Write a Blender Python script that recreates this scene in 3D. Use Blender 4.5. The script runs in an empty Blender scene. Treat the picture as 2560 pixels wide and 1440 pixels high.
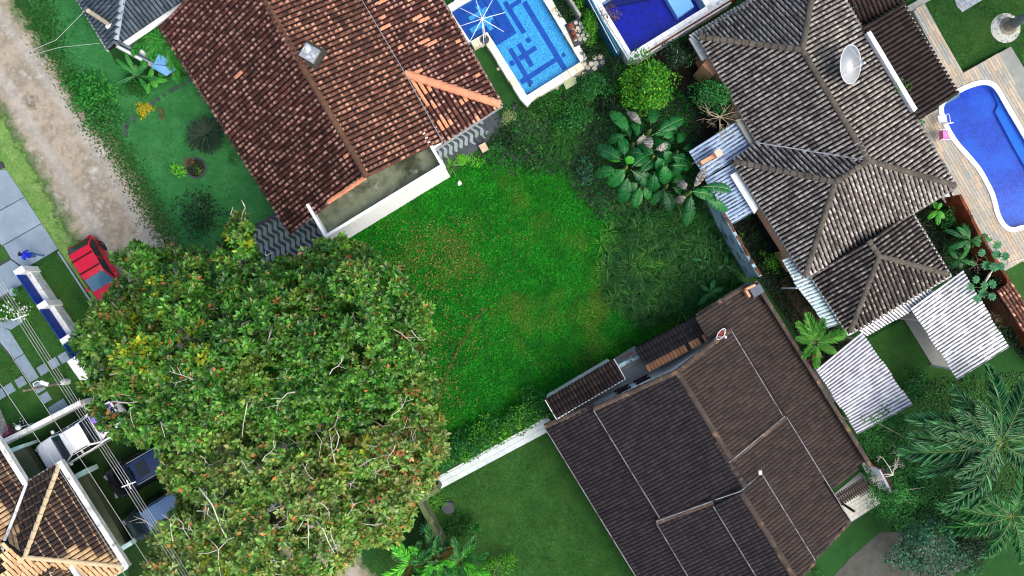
import bpy, bmesh, math, random
import numpy as np
from mathutils import Vector, Matrix
random.seed(11)
rng = np.random.default_rng(11)
SC = bpy.context.scene
COL = SC.collection
# ------------------------------------------------------------------ camera, sky, sun, exposure
H = 44.0            # drone height above the ground, metres
S = 45.0            # photo pixels per metre at ground level
cam = bpy.data.cameras.new('camera')
cam.sensor_width = 36
cam.lens = 36 * H / (2560 / S)
cam.clip_end = 3000
camo = bpy.data.objects.new('camera', cam)
COL.objects.link(camo)
camo.location = (0, 0, H)
SC.camera = camo
SUN_EL, SUN_AZ = math.radians(56), math.radians(-35)      # azimuth from +X, counter-clockwise
sund = Vector((math.cos(SUN_AZ) * math.cos(SUN_EL), math.sin(SUN_AZ) * math.cos(SUN_EL), math.sin(SUN_EL)))
w = bpy.data.worlds.new('World')
SC.world = w
w.use_nodes = True
nt = w.node_tree
sky = nt.nodes.new('ShaderNodeTexSky')
sky.sky_type = 'NISHITA'
sky.sun_disc = False
sky.sun_elevation = SUN_EL
sky.sun_rotation = math.radians(90) - SUN_AZ
sky.air_density = 1.0
sky.dust_density = 5.0
bg = nt.nodes['Background']
nt.links.new(sky.outputs[0], bg.inputs[0])
bg.inputs[1].default_value = 0.15
sl = bpy.data.lights.new('sun', 'SUN')
sl.energy = 0.95
sl.angle = math.radians(50)
sl.color = (1.0, 0.95, 0.87)
slo = bpy.data.objects.new('sun', sl)
COL.objects.link(slo)
slo.rotation_euler = sund.to_track_quat('Z', 'Y').to_euler()
slo.location = sund * 60
SC.view_settings.view_transform = 'Standard'
SC.view_settings.look = 'None'
SC.view_settings.exposure = 0.72
SC.view_settings.gamma = 1.0
SC.view_settings.use_curve_mapping = False
SC.cycles.max_bounces = 7
SC.cycles.pixel_filter_type = 'BLACKMAN_HARRIS'
SC.cycles.filter_width = 1.1
SC.cycles.transparent_max_bounces = 12

# ------------------------------------------------------------------ helpers
def P(px, py, z=0.0):
    k = (H - z) / H
    return Vector(((px - 1280) / S * k, (720 - py) / S * k, z))
def PP(pts, z=0.0):
    return [P(a, b, z) for a, b in pts]
def Z(off, sc):                       # reads a point measured in an enlarged crop of the photo
    return lambda x, y: (off[0] + x / sc, off[1] + y / sc)
def lin(c):
    return tuple(((v / 255) / 12.92 if v / 255 <= .04045 else ((v / 255 + .055) / 1.055) ** 2.4) for v in c) + (1.0,)

class NB:
    def __init__(s, name):
        s.m = bpy.data.materials.new(name)
        s.m.use_nodes = True
        s.t = s.m.node_tree
        s.b = s.t.nodes['Principled BSDF']
        s.out = s.t.nodes['Material Output']
        s.pos = None
    def n(s, typ, **kw):
        a = s.t.nodes.new('ShaderNode' + typ)
        for k, v in kw.items():
            setattr(a, k, v)
        return a
    def l(s, a, b):
        s.t.links.new(a, b)
    def P(s):
        if s.pos is None:
            s.pos = s.n('NewGeometry').outputs['Position']
        return s.pos
    def noise(s, scale, detail=5, rough=.6, vec=None):
        a = s.n('TexNoise')
        s.l(vec if vec is not None else s.P(), a.inputs['Vector'])
        a.inputs['Scale'].default_value = scale
        a.inputs['Detail'].default_value = detail
        a.inputs['Roughness'].default_value = rough
        return a.outputs['Fac']
    def ramp(s, fac, cols, interp='LINEAR', lo=0.0, hi=1.0):
        r = s.n('ValToRGB')
        r.color_ramp.interpolation = interp
        e = r.color_ramp.elements
        n = len(cols)
        while len(e) < n:
            e.new(.5)
        for i, c in enumerate(cols):
            e[i].position = lo + (hi - lo) * (i / max(1, n - 1) if interp != 'CONSTANT' else i / n)
            e[i].color = lin(c)
        s.l(fac, r.inputs[0])
        return r.outputs[0]
    def mr(s, v, a, b, c=0.0, d=1.0):
        m = s.n('MapRange')
        m.inputs[1].default_value = a; m.inputs[2].default_value = b
        m.inputs[3].default_value = c; m.inputs[4].default_value = d
        s.l(v, m.inputs[0])
        return m.outputs[0]
    def math(s, op, a, b=None):
        m = s.n('Math', operation=op)
        for i, v in enumerate((a, b)):
            if v is None: continue
            if isinstance(v, (int, float)): m.inputs[i].default_value = v
            else: s.l(v, m.inputs[i])
        return m.outputs[0]
    def mix(s, f, a, b, mode='MIX'):
        m = s.n('Mix', data_type='RGBA', blend_type=mode)
        for i, v in ((0, f), (6, a), (7, b)):
            if isinstance(v, (int, float)): m.inputs[i].default_value = v
            elif isinstance(v, tuple): m.inputs[i].default_value = lin(v)
            else: s.l(v, m.inputs[i])
        return m.outputs[2]
    def rnd(s):
        g = s.n('NewGeometry').outputs['Random Per Island']
        o = s.n('ObjectInfo').outputs['Random']
        return s.math('FRACT', s.math('ADD', g, o))

def mat(name, cols, scale=2.0, rough=.8, isl=None, islf=.6, val=0.0, stain=None, stain2=None, bump=0.0, bscale=40, spec=.25,
        metal=0.0, trans=0.0, detail=5, wear=None, alpha=1.0, lo=.3, hi=.7, fine=0.0):
    """cols: colours a large noise runs through; isl: colours picked per piece; stain: (colour, scale, from, to, strength)"""
    s = NB(name)
    col = s.ramp(s.noise(scale, detail), cols, lo=lo, hi=hi) if len(cols) > 1 else None
    if col is None:
        r = s.n('RGB'); r.outputs[0].default_value = lin(cols[0]); col = r.outputs[0]
    rn = None
    if isl:
        rn = s.rnd()
        col = s.mix(islf, col, s.ramp(rn, isl))
    if wear:                              # a worn light patch on each piece, in its own UV
        wc, wr = wear
        uv = s.n('UVMap').outputs[0]
        if rn is None: rn = s.rnd()
        sx = s.n('SeparateXYZ'); s.l(uv, sx.inputs[0])
        sh = s.math('ADD', sx.outputs[1], s.math('MULTIPLY', rn, .35))
        m = s.math('MULTIPLY', s.mr(sh, .62, .86), s.mr(s.math('ABSOLUTE', s.math('SUBTRACT', sx.outputs[0], .5)), .36, .1))
        m = s.math('MULTIPLY', m, s.mr(s.noise(9, 3), .3, .5))
        m = s.math('MULTIPLY', m, s.mr(s.math('FRACT', s.math('MULTIPLY', rn, 17.3)), .25, .8))
        col = s.mix(s.math('MULTIPLY', m, wr), col, wc)
    for st in (stain, stain2):
        if st:
            f = s.mr(s.noise(st[1], 6, .65), st[2], st[3])
            col = s.mix(s.math('MULTIPLY', f, st[4]), col, st[0])
    if val:
        q = s.rnd() if rn is None else s.math('FRACT', s.math('MULTIPLY', rn, 7.77))
        hv = s.n('HueSaturation')
        s.l(col, hv.inputs['Color'])
        s.l(s.mr(q, 0, 1, 1 - val, 1 + val), hv.inputs['Value'])
        col = hv.outputs[0]
    if fine:
        hv = s.n('HueSaturation')
        s.l(col, hv.inputs['Color'])
        s.l(s.math('MULTIPLY', s.mr(s.noise(16, 6, .75), .35, .65, 1 - fine, 1 + fine), s.mr(s.noise(1.1, 4), .35, .65, 1 - fine * .5, 1 + fine * .5)), hv.inputs['Value'])
        col = hv.outputs[0]
    s.l(col, s.b.inputs['Base Color'])
    s.b.inputs['Roughness'].default_value = rough
    s.b.inputs['Specular IOR Level'].default_value = spec
    s.b.inputs['Metallic'].default_value = metal
    s.b.inputs['Alpha'].default_value = alpha
    if bump:
        b = s.n('Bump')
        b.inputs['Strength'].default_value = bump
        b.inputs['Distance'].default_value = .03
        s.l(s.noise(bscale, 4), b.inputs['Height'])
        s.l(b.outputs[0], s.b.inputs['Normal'])
    if trans:
        tr = s.n('BsdfTranslucent')
        s.l(col, tr.inputs[0])
        mx = s.n('MixShader')
        mx.inputs[0].default_value = trans
        s.l(s.b.outputs[0], mx.inputs[1]); s.l(tr.outputs[0], mx.inputs[2])
        s.l(mx.outputs[0], s.out.inputs[0])
    return s.m

def leafmat(name, cols, val=.35, trans=.22, rough=.5, spec=.3, big=None, big2=None, spark=None):
    s = NB(name)
    rn = s.rnd()
    col = s.ramp(rn, cols)
    if big:
        col = s.mix(s.math('MULTIPLY', s.mr(s.noise(.8, 3), .42, .62), .7), col, big)
    if spark:
        col = s.mix(s.mr(s.math('FRACT', s.math('MULTIPLY', rn, 13.31)), 1 - spark[1], 1 - spark[1] + .001), col, spark[0])
    if big2:
        col = s.mix(s.math('MULTIPLY', s.mr(s.noise(big2[1], 4), big2[2], big2[3]), big2[4]), col, big2[0])
    hv = s.n('HueSaturation')
    s.l(col, hv.inputs['Color'])
    s.l(s.mr(s.math('FRACT', s.math('MULTIPLY', rn, 7.77)), 0, 1, 1 - val, 1 + val), hv.inputs['Value'])
    s.l(hv.outputs[0], s.b.inputs['Base Color'])
    s.b.inputs['Roughness'].default_value = rough
    s.b.inputs['Specular IOR Level'].default_value = spec
    tr = s.n('BsdfTranslucent'); s.l(hv.outputs[0], tr.inputs[0])
    mx = s.n('MixShader'); mx.inputs[0].default_value = trans
    s.l(s.b.outputs[0], mx.inputs[1]); s.l(tr.outputs[0], mx.inputs[2]); s.l(mx.outputs[0], s.out.inputs[0])
    return s.m

OFF = {}
def props(o, label=None, cat=None, group=None, kind=None):
    if label: o['label'] = label
    if cat: o['category'] = cat
    if group: o['group'] = group
    if kind: o['kind'] = kind
    return o
def thing(name, label, cat, loc=(0, 0, 0), group=None, rz=0.0):
    o = bpy.data.objects.new(name, None)
    o.empty_display_size = .3
    COL.objects.link(o)
    o.location = loc
    o.rotation_euler = (0, 0, rz)
    OFF[o.name] = Vector(loc) if rz == 0 else None      # turned things take local coordinates
    return props(o, label, cat, group)
def off_of(parent):
    return (OFF.get(parent.name) or Vector((0, 0, 0))) if parent else Vector((0, 0, 0))
def link(me, name, parent=None, kind=None, label=None, loc=None):
    o = bpy.data.objects.new(name, me)
    COL.objects.link(o)
    if parent:
        o.parent = parent
        OFF[o.name] = OFF.get(parent.name)
    else:
        OFF[o.name] = Vector(loc) if loc is not None else Vector((0, 0, 0))
    if loc is not None: o.location = loc
    return props(o, label, None, None, kind)
def inst(me, name, M, parent=None, kind=None):
    """an object sharing mesh data, placed by a world matrix (parents are unrotated empties)"""
    o = bpy.data.objects.new(name, me)
    COL.objects.link(o)
    if parent:
        o.parent = parent
        M = Matrix.Translation(-off_of(parent)) @ M
        OFF[o.name] = OFF.get(parent.name)
    o.matrix_local = M
    if kind: o['kind'] = kind
    return o

class MB:
    def __init__(s):
        s.v, s.f, s.mi = [], [], []
    def add(s, vs, fs, mi=0):
        n = len(s.v)
        s.v += [tuple(v) for v in vs]
        s.f += [tuple(i + n for i in f) for f in fs]
        s.mi += [mi] * len(fs)
        return s
    def poly(s, pts, mi=0):
        return s.add(pts, [tuple(range(len(pts)))], mi)
    def prism(s, pts, z0, z1, mi=0):
        n = len(pts)
        a = sum(pts[i][0] * pts[(i + 1) % n][1] - pts[(i + 1) % n][0] * pts[i][1] for i in range(n))
        if a < 0: pts = pts[::-1]
        vs = [(p[0], p[1], z0) for p in pts] + [(p[0], p[1], z1) for p in pts]
        fs = [tuple(range(n))[::-1], tuple(range(n, 2 * n))] + [(i, (i + 1) % n, n + (i + 1) % n, n + i) for i in range(n)]
        return s.add(vs, fs, mi)
    def slab(s, pts, th, mi=0):          # 3D polygon with thickness straight down
        n = len(pts)
        a = sum(pts[i][0] * pts[(i + 1) % n][1] - pts[(i + 1) % n][0] * pts[i][1] for i in range(n))
        if a < 0: pts = pts[::-1]
        vs = [(p[0], p[1], p[2] - th) for p in pts] + [tuple(p) for p in pts]
        fs = [tuple(range(n))[::-1], tuple(range(n, 2 * n))] + [(i, (i + 1) % n, n + (i + 1) % n, n + i) for i in range(n)]
        return s.add(vs, fs, mi)
    def box(s, c, d, M=None, mi=0):
        x, y, z = d[0] / 2, d[1] / 2, d[2] / 2
        vs = [Vector((a, b, e)) for e in (-z, z) for a, b in ((-x, -y), (x, -y), (x, y), (-x, y))]
        if M is not None: vs = [M @ v for v in vs]
        vs = [v + Vector(c) for v in vs]
        return s.add(vs, [(3, 2, 1, 0), (4, 5, 6, 7), (0, 1, 5, 4), (1, 2, 6, 5), (2, 3, 7, 6), (3, 0, 4, 7)], mi)
    def bar(s, a, b, wd, ht, mi=0):      # rectangular bar from a to b, tops level
        a, b = Vector(a), Vector(b)
        d = (b - a)
        x = d.normalized()
        y = Vector((0, 0, 1)).cross(x)
        if y.length < 1e-4: y = Vector((0, 1, 0))
        y.normalize()
        zv = x.cross(y)
        M = Matrix((x, y, zv)).transposed()
        return s.box((a + b) / 2, (d.length, wd, ht), M, mi)
    def tube(s, pts, r, n=6, mi=0, cap=True):
        pts = [Vector(p) for p in pts]
        if isinstance(r, (int, float)): r = [r] * len(pts)
        vs, fs = [], []
        up = None
        for i, p in enumerate(pts):
            d = (pts[min(i + 1, len(pts) - 1)] - pts[max(i - 1, 0)]).normalized()
            if up is None: up = Vector((0, 0, 1)) if abs(d.z) < .9 else Vector((1, 0, 0))
            x = d.cross(up).normalized(); y = x.cross(d).normalized(); up = y
            for k in range(n):
                a = 2 * math.pi * k / n
                vs.append(p + (x * math.cos(a) + y * math.sin(a)) * r[i])
        for i in range(len(pts) - 1):
            for k in range(n):
                fs.append((i * n + k, i * n + (k + 1) % n, (i + 1) * n + (k + 1) % n, (i + 1) * n + k))
        if cap:
            fs += [tuple(range(n))[::-1], tuple(range((len(pts) - 1) * n, len(pts) * n))]
        return s.add(vs, fs, mi)
    def lathe(s, c, prof, n=20, mi=0, M=None):
        vs, fs = [], []
        for r, z in prof:
            for k in range(n):
                a = 2 * math.pi * k / n
                v = Vector((r * math.cos(a), r * math.sin(a), z))
                if M is not None: v = M @ v
                vs.append(v + Vector(c))
        for i in range(len(prof) - 1):
            for k in range(n):
                fs.append((i * n + k, i * n + (k + 1) % n, (i + 1) * n + (k + 1) % n, (i + 1) * n + k))
        if prof[0][0] > 1e-3: fs.append(tuple(range(n))[::-1])
        if prof[-1][0] > 1e-3: fs.append(tuple(range((len(prof) - 1) * n, len(prof) * n)))
        return s.add(vs, fs, mi)
    def mesh(s, name, mats, o=Vector((0, 0, 0)), smooth=False, bevel=0.0):
        me = bpy.data.meshes.new(name)
        me.from_pydata([(v[0] - o[0], v[1] - o[1], v[2] - o[2]) for v in s.v], [], s.f)
        if not isinstance(mats, (list, tuple)): mats = [mats]
        for m in mats: me.materials.append(m)
        me.polygons.foreach_set('material_index', s.mi)
        if smooth: me.polygons.foreach_set('use_smooth', [True] * len(me.polygons))
        if bevel or smooth:
            bm = bmesh.new(); bm.from_mesh(me)
            if bevel:
                bmesh.ops.remove_doubles(bm, verts=bm.verts, dist=1e-5)
                ed = [e for e in bm.edges if len(e.link_faces) == 2 and e.calc_face_angle(0) > .6]
                bmesh.ops.bevel(bm, geom=ed, offset=bevel, segments=2, affect='EDGES', profile=.6)
            bmesh.ops.recalc_face_normals(bm, faces=bm.faces)
            bm.to_mesh(me); bm.free()
        me.update()
        return me
    def build(s, name, mats, parent=None, kind=None, label=None, cat=None, group=None, smooth=False, bevel=0.0, loc=None):
        if parent is None and loc is None:
            a = np.array(s.v); loc = Vector(((a[:, 0].min() + a[:, 0].max()) / 2, (a[:, 1].min() + a[:, 1].max()) / 2, a[:, 2].min()))
        o = loc if parent is None else off_of(parent)
        ob = link(s.mesh(name, mats, o, smooth, bevel), name, parent, kind, label, loc if parent is None else None)
        return props(ob, label, cat, group, kind)

def npmesh(name, V, mats, tris=None, quads=None, uv=None, smooth=False, mi=None):
    me = bpy.data.meshes.new(name)
    V = np.asarray(V, dtype=np.float32).reshape(-1, 3)
    me.vertices.add(len(V)); me.vertices.foreach_set('co', V.ravel())
    parts, starts, base = [], [], 0
    for arr, k in ((quads, 4), (tris, 3)):
        if arr is not None and len(arr):
            arr = np.asarray(arr, dtype=np.int32).reshape(-1, k)
            parts.append(arr.ravel()); starts.append(base + np.arange(len(arr)) * k); base += arr.size
    lp = np.concatenate(parts).astype(np.int32)
    me.loops.add(len(lp)); me.loops.foreach_set('vertex_index', lp)
    st = np.concatenate(starts).astype(np.int32)
    me.polygons.add(len(st)); me.polygons.foreach_set('loop_start', st)
    if mi is not None: me.polygons.foreach_set('material_index', np.asarray(mi, dtype=np.int32))
    if smooth: me.polygons.foreach_set('use_smooth', np.ones(len(st), dtype=bool))
    if uv is not None:
        u = me.uv_layers.new(name='UVMap')
        u.data.foreach_set('uv', np.asarray(uv, dtype=np.float32)[lp].ravel())
    for m in (mats if isinstance(mats, (list, tuple)) else [mats]): me.materials.append(m)
    me.update(calc_edges=True)
    return me

def pip(x, y, poly):
    x, y = np.asarray(x, float), np.asarray(y, float)
    ins = np.zeros(x.shape, bool)
    n = len(poly)
    for i in range(n):
        x0, y0 = poly[i][0], poly[i][1]; x1, y1 = poly[(i + 1) % n][0], poly[(i + 1) % n][1]
        if y0 == y1: continue
        c = ((y0 > y) != (y1 > y)) & (x < (x1 - x0) * (y - y0) / (y1 - y0) + x0)
        ins ^= c
    return ins
def rand_in(poly, n, avoid=()):
    """n random points of a pixel polygon"""
    a = np.array([(p[0], p[1]) for p in poly], float)
    lo, hi = a.min(0), a.max(0)
    out = np.zeros((0, 2))
    while len(out) < n:
        q = lo + rng.random((n * 2, 2)) * (hi - lo)
        m = pip(q[:, 0], q[:, 1], poly)
        for av in avoid: m &= ~pip(q[:, 0], q[:, 1], av)
        if not m.any(): break
        out = np.concatenate([out, q[m]])
    return out[:n]
def unproj(q, z):
    q = np.asarray(q, float); z = np.broadcast_to(np.asarray(z, float), (len(q),))
    k = (H - z) / H
    return np.stack([(q[:, 0] - 1280) / S * k, (720 - q[:, 1]) / S * k, z], 1)
def unit(a):
    return a / np.maximum(np.linalg.norm(a, axis=-1, keepdims=True), 1e-9)

# leaf templates: x along, y across (-.5 .. .5), z lift
T8 = np.array([(0, 0, 0), (.3, -.42, .1), (.3, 0, 0), (.3, .42, .1), (.72, -.46, .02), (.72, 0, -.04), (.72, .46, .02), (1, 0, -.16)])
T8F = np.array([(0, 2, 1), (0, 3, 2), (2, 5, 4), (2, 4, 1), (3, 6, 5), (3, 5, 2), (5, 7, 4), (6, 7, 5)])
T6 = np.array([(0, 0, 0), (.55, -.5, .06), (.5, 0, -.03), (.55, .5, .06), (1, 0, -.12)])
T6F = np.array([(0, 2, 1), (0, 3, 2), (1, 2, 4), (2, 3, 4)])
T4 = np.array([(0, 0, 0), (.5, -.5, .08), (1, 0, -.06), (.5, .5, .08)])
T4F = np.array([(0, 2, 1), (0, 3, 2)])
def leaves(pos, ax, nr, L, W, big=False):
    T, F = (T6, T6F) if big == 2 else (T8, T8F) if big else (T4, T4F)
    ax = unit(ax); sd = unit(np.cross(nr, ax)); nr = np.cross(ax, sd)
    L = np.broadcast_to(np.asarray(L, float), (len(pos),))[:, None, None]
    W = np.broadcast_to(np.asarray(W, float), (len(pos),))[:, None, None]
    V = pos[:, None, :] + L * (T[None, :, 0:1] * ax[:, None, :] + T[None, :, 2:3] * nr[:, None, :]) + W * T[None, :, 1:2] * sd[:, None, :]
    Fs = (np.arange(len(pos)) * len(T))[:, None, None] + F[None]
    return V.reshape(-1, 3), Fs.reshape(-1, 3)
def rdir(n, zmin=-.2):
    a = rng.random(n) * 2 * np.pi
    z = zmin + (1 - zmin) * rng.random(n)
    r = np.sqrt(np.maximum(0, 1 - z * z))
    return np.stack([r * np.cos(a), r * np.sin(a), z], 1)
# ------------------------------------------------------------------ materials
M = {}
M['ground'] = mat('ground_grass', [(22, 62, 26), (34, 78, 30), (20, 56, 24)], .5, .95, stain=((70, 72, 44), 1.3, .62, .8, .5), bump=.5, bscale=18)
M['field'] = mat('field_cover', [(8, 80, 8), (14, 108, 14), (28, 104, 18)], .35, .95, stain=((92, 84, 40), .28, .56, .72, .55), stain2=((8, 52, 10), 2.2, .5, .7, .6), bump=.8, bscale=14, fine=.45)
M['lawn'] = mat('mown_lawn', [(36, 98, 50), (54, 122, 66), (42, 108, 56)], .45, .95, stain=((64, 112, 66), 1.1, .52, .75, .6), bump=.5, bscale=30, fine=.3)
M['lawn_deep'] = mat('deep_lawn', [(30, 70, 24), (48, 90, 36), (38, 80, 30)], .4, .95, stain=((76, 80, 44), .8, .58, .76, .5), bump=.5, bscale=30, fine=.35)
M['lawn_pale'] = mat('dry_lawn', [(92, 140, 68), (120, 152, 84), (70, 128, 58)], .6, .95, stain=((168, 160, 132), 1.2, .55, .72, .7), bump=.5, bscale=25, fine=.3)
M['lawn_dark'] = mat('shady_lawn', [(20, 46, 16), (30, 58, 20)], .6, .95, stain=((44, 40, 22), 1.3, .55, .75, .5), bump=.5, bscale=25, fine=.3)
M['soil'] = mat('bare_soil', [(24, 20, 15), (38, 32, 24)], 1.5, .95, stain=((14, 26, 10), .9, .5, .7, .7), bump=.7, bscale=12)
M['concrete'] = mat('concrete', [(130, 134, 128), (154, 158, 152)], .9, .9, stain=((96, 98, 92), 2.2, .55, .75, .5), bump=.15)
M['conc_blue'] = mat('pale_slab', [(118, 136, 150), (134, 152, 166)], .7, .85, stain=((100, 112, 122), 1.7, .55, .75, .6), val=.06, fine=.12, bump=.15)
M['conc_dark'] = mat('dark_stone', [(58, 64, 72), (78, 84, 90)], 1.5, .9, stain=((34, 40, 36), 3, .5, .7, .5), val=.12, bump=.3)
M['conc_moss'] = mat('mossy_concrete', [(96, 104, 84), (128, 138, 116)], .9, .9, stain=((44, 50, 34), .55, .46, .62, .9), stain2=((176, 186, 170), 1.6, .6, .72, .6), bump=.2)
M['ledge'] = mat('greenish_concrete', [(82, 92, 66), (102, 110, 84)], .9, .9, stain=((66, 74, 52), 1.8, .55, .72, .6), bump=.15)
M['white'] = mat('white_paint', [(226, 232, 234), (240, 243, 244)], .8, .75, stain=((196, 204, 204), 1.4, .6, .8, .4), bump=.05)
M['white_worn'] = mat('worn_white_paint', [(206, 214, 214), (232, 236, 236)], .9, .8, stain=((84, 96, 92), 2.6, .56, .7, .75), stain2=((150, 158, 150), 1.1, .5, .66, .6), bump=.15)
M['wall_mould'] = mat('mouldy_wall', [(132, 166, 182), (172, 194, 200)], .8, .9, stain=((40, 54, 46), 1.5, .5, .62, .85), stain2=((190, 200, 200), 3.4, .6, .7, .6), bump=.3)
M['peach'] = mat('peach_plaster', [(206, 152, 116), (218, 166, 128)], .8, .9, stain=((150, 104, 78), 1.5, .58, .8, .5), bump=.1)
M['orange'] = mat('orange_wall', [(112, 60, 34), (140, 76, 44)], .9, .9, stain=((40, 34, 22), 1.5, .45, .66, .85), bump=.2)
M['brick'] = mat('red_brick', [(84, 54, 42), (110, 70, 54)], 2, .9, val=.25, stain=((54, 44, 34), 3, .5, .7, .7), bump=.3)
M['glass'] = mat('dark_glass', [(20, 30, 36)], rough=.08, spec=.6)
M['wood_red'] = mat('dark_red_wood', [(58, 20, 20), (76, 28, 26)], 4, .6, val=.2)
M['wood_dark'] = mat('dark_wood', [(30, 16, 12), (46, 26, 20)], 4, .6, val=.2)
M['under'] = mat('roof_underlay', [(16, 14, 14), (24, 20, 19)], 3, .95)
M['white_metal'] = mat('white_metal', [(228, 232, 240)], rough=.4, spec=.4)
M['steel'] = mat('galvanised_steel', [(150, 156, 160), (176, 180, 182)], 5, .45, metal=.6)
M['black'] = mat('black_plastic', [(14, 14, 16)], rough=.5)
M['pot'] = mat('terracotta_pot', [(120, 66, 50), (148, 86, 66)], 4, .85, bump=.2)
M['bark'] = mat('grey_bark', [(116, 110, 100), (160, 156, 146), (196, 194, 186)], 2.5, .9, stain=((70, 74, 60), 5, .5, .7, .6), bump=.5)
M['bark_pale'] = mat('pale_bark', [(196, 190, 176), (214, 210, 198)], 3, .85, stain=((140, 130, 112), 5, .55, .7, .5), bump=.3)
M['twig'] = mat('dry_twig', [(140, 130, 108), (170, 160, 136)], 3, .9)
M['stem'] = mat('green_stem', [(84, 112, 52), (110, 132, 64)], 3, .7)
# roof tiles
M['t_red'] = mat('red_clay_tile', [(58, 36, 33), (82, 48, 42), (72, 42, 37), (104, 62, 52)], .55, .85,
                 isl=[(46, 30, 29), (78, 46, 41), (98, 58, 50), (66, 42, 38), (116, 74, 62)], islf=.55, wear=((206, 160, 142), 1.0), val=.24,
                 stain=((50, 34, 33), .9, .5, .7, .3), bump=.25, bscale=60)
M['t_red2'] = mat('sunny_red_clay_tile', [(80, 52, 43), (98, 63, 52), (76, 49, 41), (108, 71, 59)], .5, .85,  # red clay tile with the brighter sunlight put into its colour
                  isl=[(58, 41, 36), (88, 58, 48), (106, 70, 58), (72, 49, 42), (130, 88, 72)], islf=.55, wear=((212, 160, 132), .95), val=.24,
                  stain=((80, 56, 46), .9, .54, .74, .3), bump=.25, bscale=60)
M['t_new'] = mat('new_orange_tile', [(206, 138, 104), (222, 156, 122)], 2, .8, val=.08, stain=((180, 104, 76), 5, .55, .7, .4))
M['t_grey'] = mat('weathered_grey_tile', [(104, 98, 94), (134, 128, 122), (112, 108, 108)], .5, .9,
                  isl=[(74, 70, 72), (128, 124, 118), (164, 158, 150), (98, 92, 90), (184, 178, 168), (116, 98, 90)], islf=.6, val=.16,
                  wear=((214, 208, 198), .85), stain=((60, 54, 52), 6, .5, .66, .7), stain2=((178, 100, 66), 2.2, .68, .76, .45), bump=.4, bscale=60)
M['t_grey2'] = mat('darker_grey_tile', [(68, 63, 60), (90, 84, 80)], .5, .9,
                   isl=[(52, 49, 48), (90, 84, 80), (114, 108, 102), (68, 63, 60)], islf=.6, val=.14,
                   wear=((196, 188, 176), .65), stain=((46, 42, 40), 6, .5, .66, .7), bump=.4, bscale=60)
M['t_dark'] = mat('dark_cement_tile', [(40, 36, 38), (52, 47, 49), (35, 33, 36)], .5, .85,
                  isl=[(32, 30, 33), (46, 42, 44), (60, 54, 55)], islf=.5, val=.1, stain=((88, 68, 56), 1.7, .68, .8, .4), bump=.25, bscale=60)
M['t_dark_lit'] = mat('sunlit_dark_cement_tile', [(52, 45, 42), (66, 57, 52), (47, 41, 40)], .5, .85,  # dark cement tile again, sunlight put into its colour for the right-hand slopes
                      isl=[(42, 37, 36), (60, 52, 48), (74, 64, 58)], islf=.5, val=.1, stain=((98, 78, 64), 1.5, .6, .8, .5), bump=.25, bscale=60)
M['t_brown'] = mat('dark_brown_tile', [(42, 34, 33), (58, 47, 45)], .6, .9, isl=[(34, 28, 28), (52, 43, 41), (72, 59, 53)], islf=.5, val=.12,
                   stain=((128, 92, 70), 2, .64, .78, .45), bump=.3, bscale=60)
M['t_slate'] = mat('blue_grey_tile', [(62, 76, 88), (82, 98, 110)], .6, .85, isl=[(50, 62, 74), (78, 92, 104), (104, 118, 130)], islf=.5, val=.12,
                   stain=((48, 58, 66), 2, .5, .7, .6), bump=.3, bscale=60)
M['t_cream'] = mat('cream_terracotta_tile', [(176, 134, 92), (206, 178, 138), (190, 156, 114)], 3.5, .85,
                   isl=[(166, 118, 80), (208, 182, 146), (192, 154, 110)], islf=.5, val=.08, bump=.2)
M['t_cap'] = mat('pale_ridge_cap', [(186, 168, 132), (204, 188, 154)], 2, .85, val=.06, stain=((150, 128, 96), 4, .6, .74, .6))
M['t_cap_grey'] = mat('grey_ridge_cap', [(76, 72, 66), (102, 96, 86)], 1.5, .9, val=.14, stain=((52, 48, 44), 4, .5, .68, .7), stain2=((166, 112, 82), 3, .66, .76, .5), bump=.4)
M['t_cap_dark'] = mat('dark_ridge_cap', [(66, 58, 53), (84, 73, 66)], 2, .9, val=.14, stain=((150, 120, 90), 2.2, .55, .7, .75), bump=.4)
M['t_cap_red'] = mat('mossy_ridge_cap', [(84, 62, 50), (106, 78, 62)], 2, .9, val=.15, stain=((74, 66, 44), 3, .5, .7, .6), bump=.4)
def tile_black(name, cream, dark):
    """cream clay tile whose lower two thirds are blackened by algae, the joint left pale"""
    s = NB(name)
    rn = s.rnd()
    base = s.ramp(rn, cream)
    uv = s.n('UVMap').outputs[0]
    sx = s.n('SeparateXYZ'); s.l(uv, sx.inputs[0])
    a = s.math('ADD', sx.outputs[1], s.math('MULTIPLY', s.math('SUBTRACT', s.noise(7, 4), .5), .5))
    f = s.mr(a, .98, .86)
    big = s.mr(s.noise(.55, 3), .36, .5, .8, 1)
    side = s.mr(s.math('ABSOLUTE', s.math('SUBTRACT', sx.outputs[0], .5)), .52, .4)
    col = s.mix(s.math('MULTIPLY', s.math('MULTIPLY', f, big), s.mr(side, 0, 1, .75, 1)), base, dark)
    col = s.mix(s.math('MULTIPLY', s.mr(s.noise(5, 5), .5, .65), .4), col, (120, 78, 58))
    s.l(col, s.b.inputs['Base Color'])
    s.b.inputs['Roughness'].default_value = .85
    return s.m
M['t_black'] = tile_black('blackened_cream_tile', [(176, 136, 98), (206, 180, 146), (190, 156, 118)], (40, 33, 34))
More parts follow.
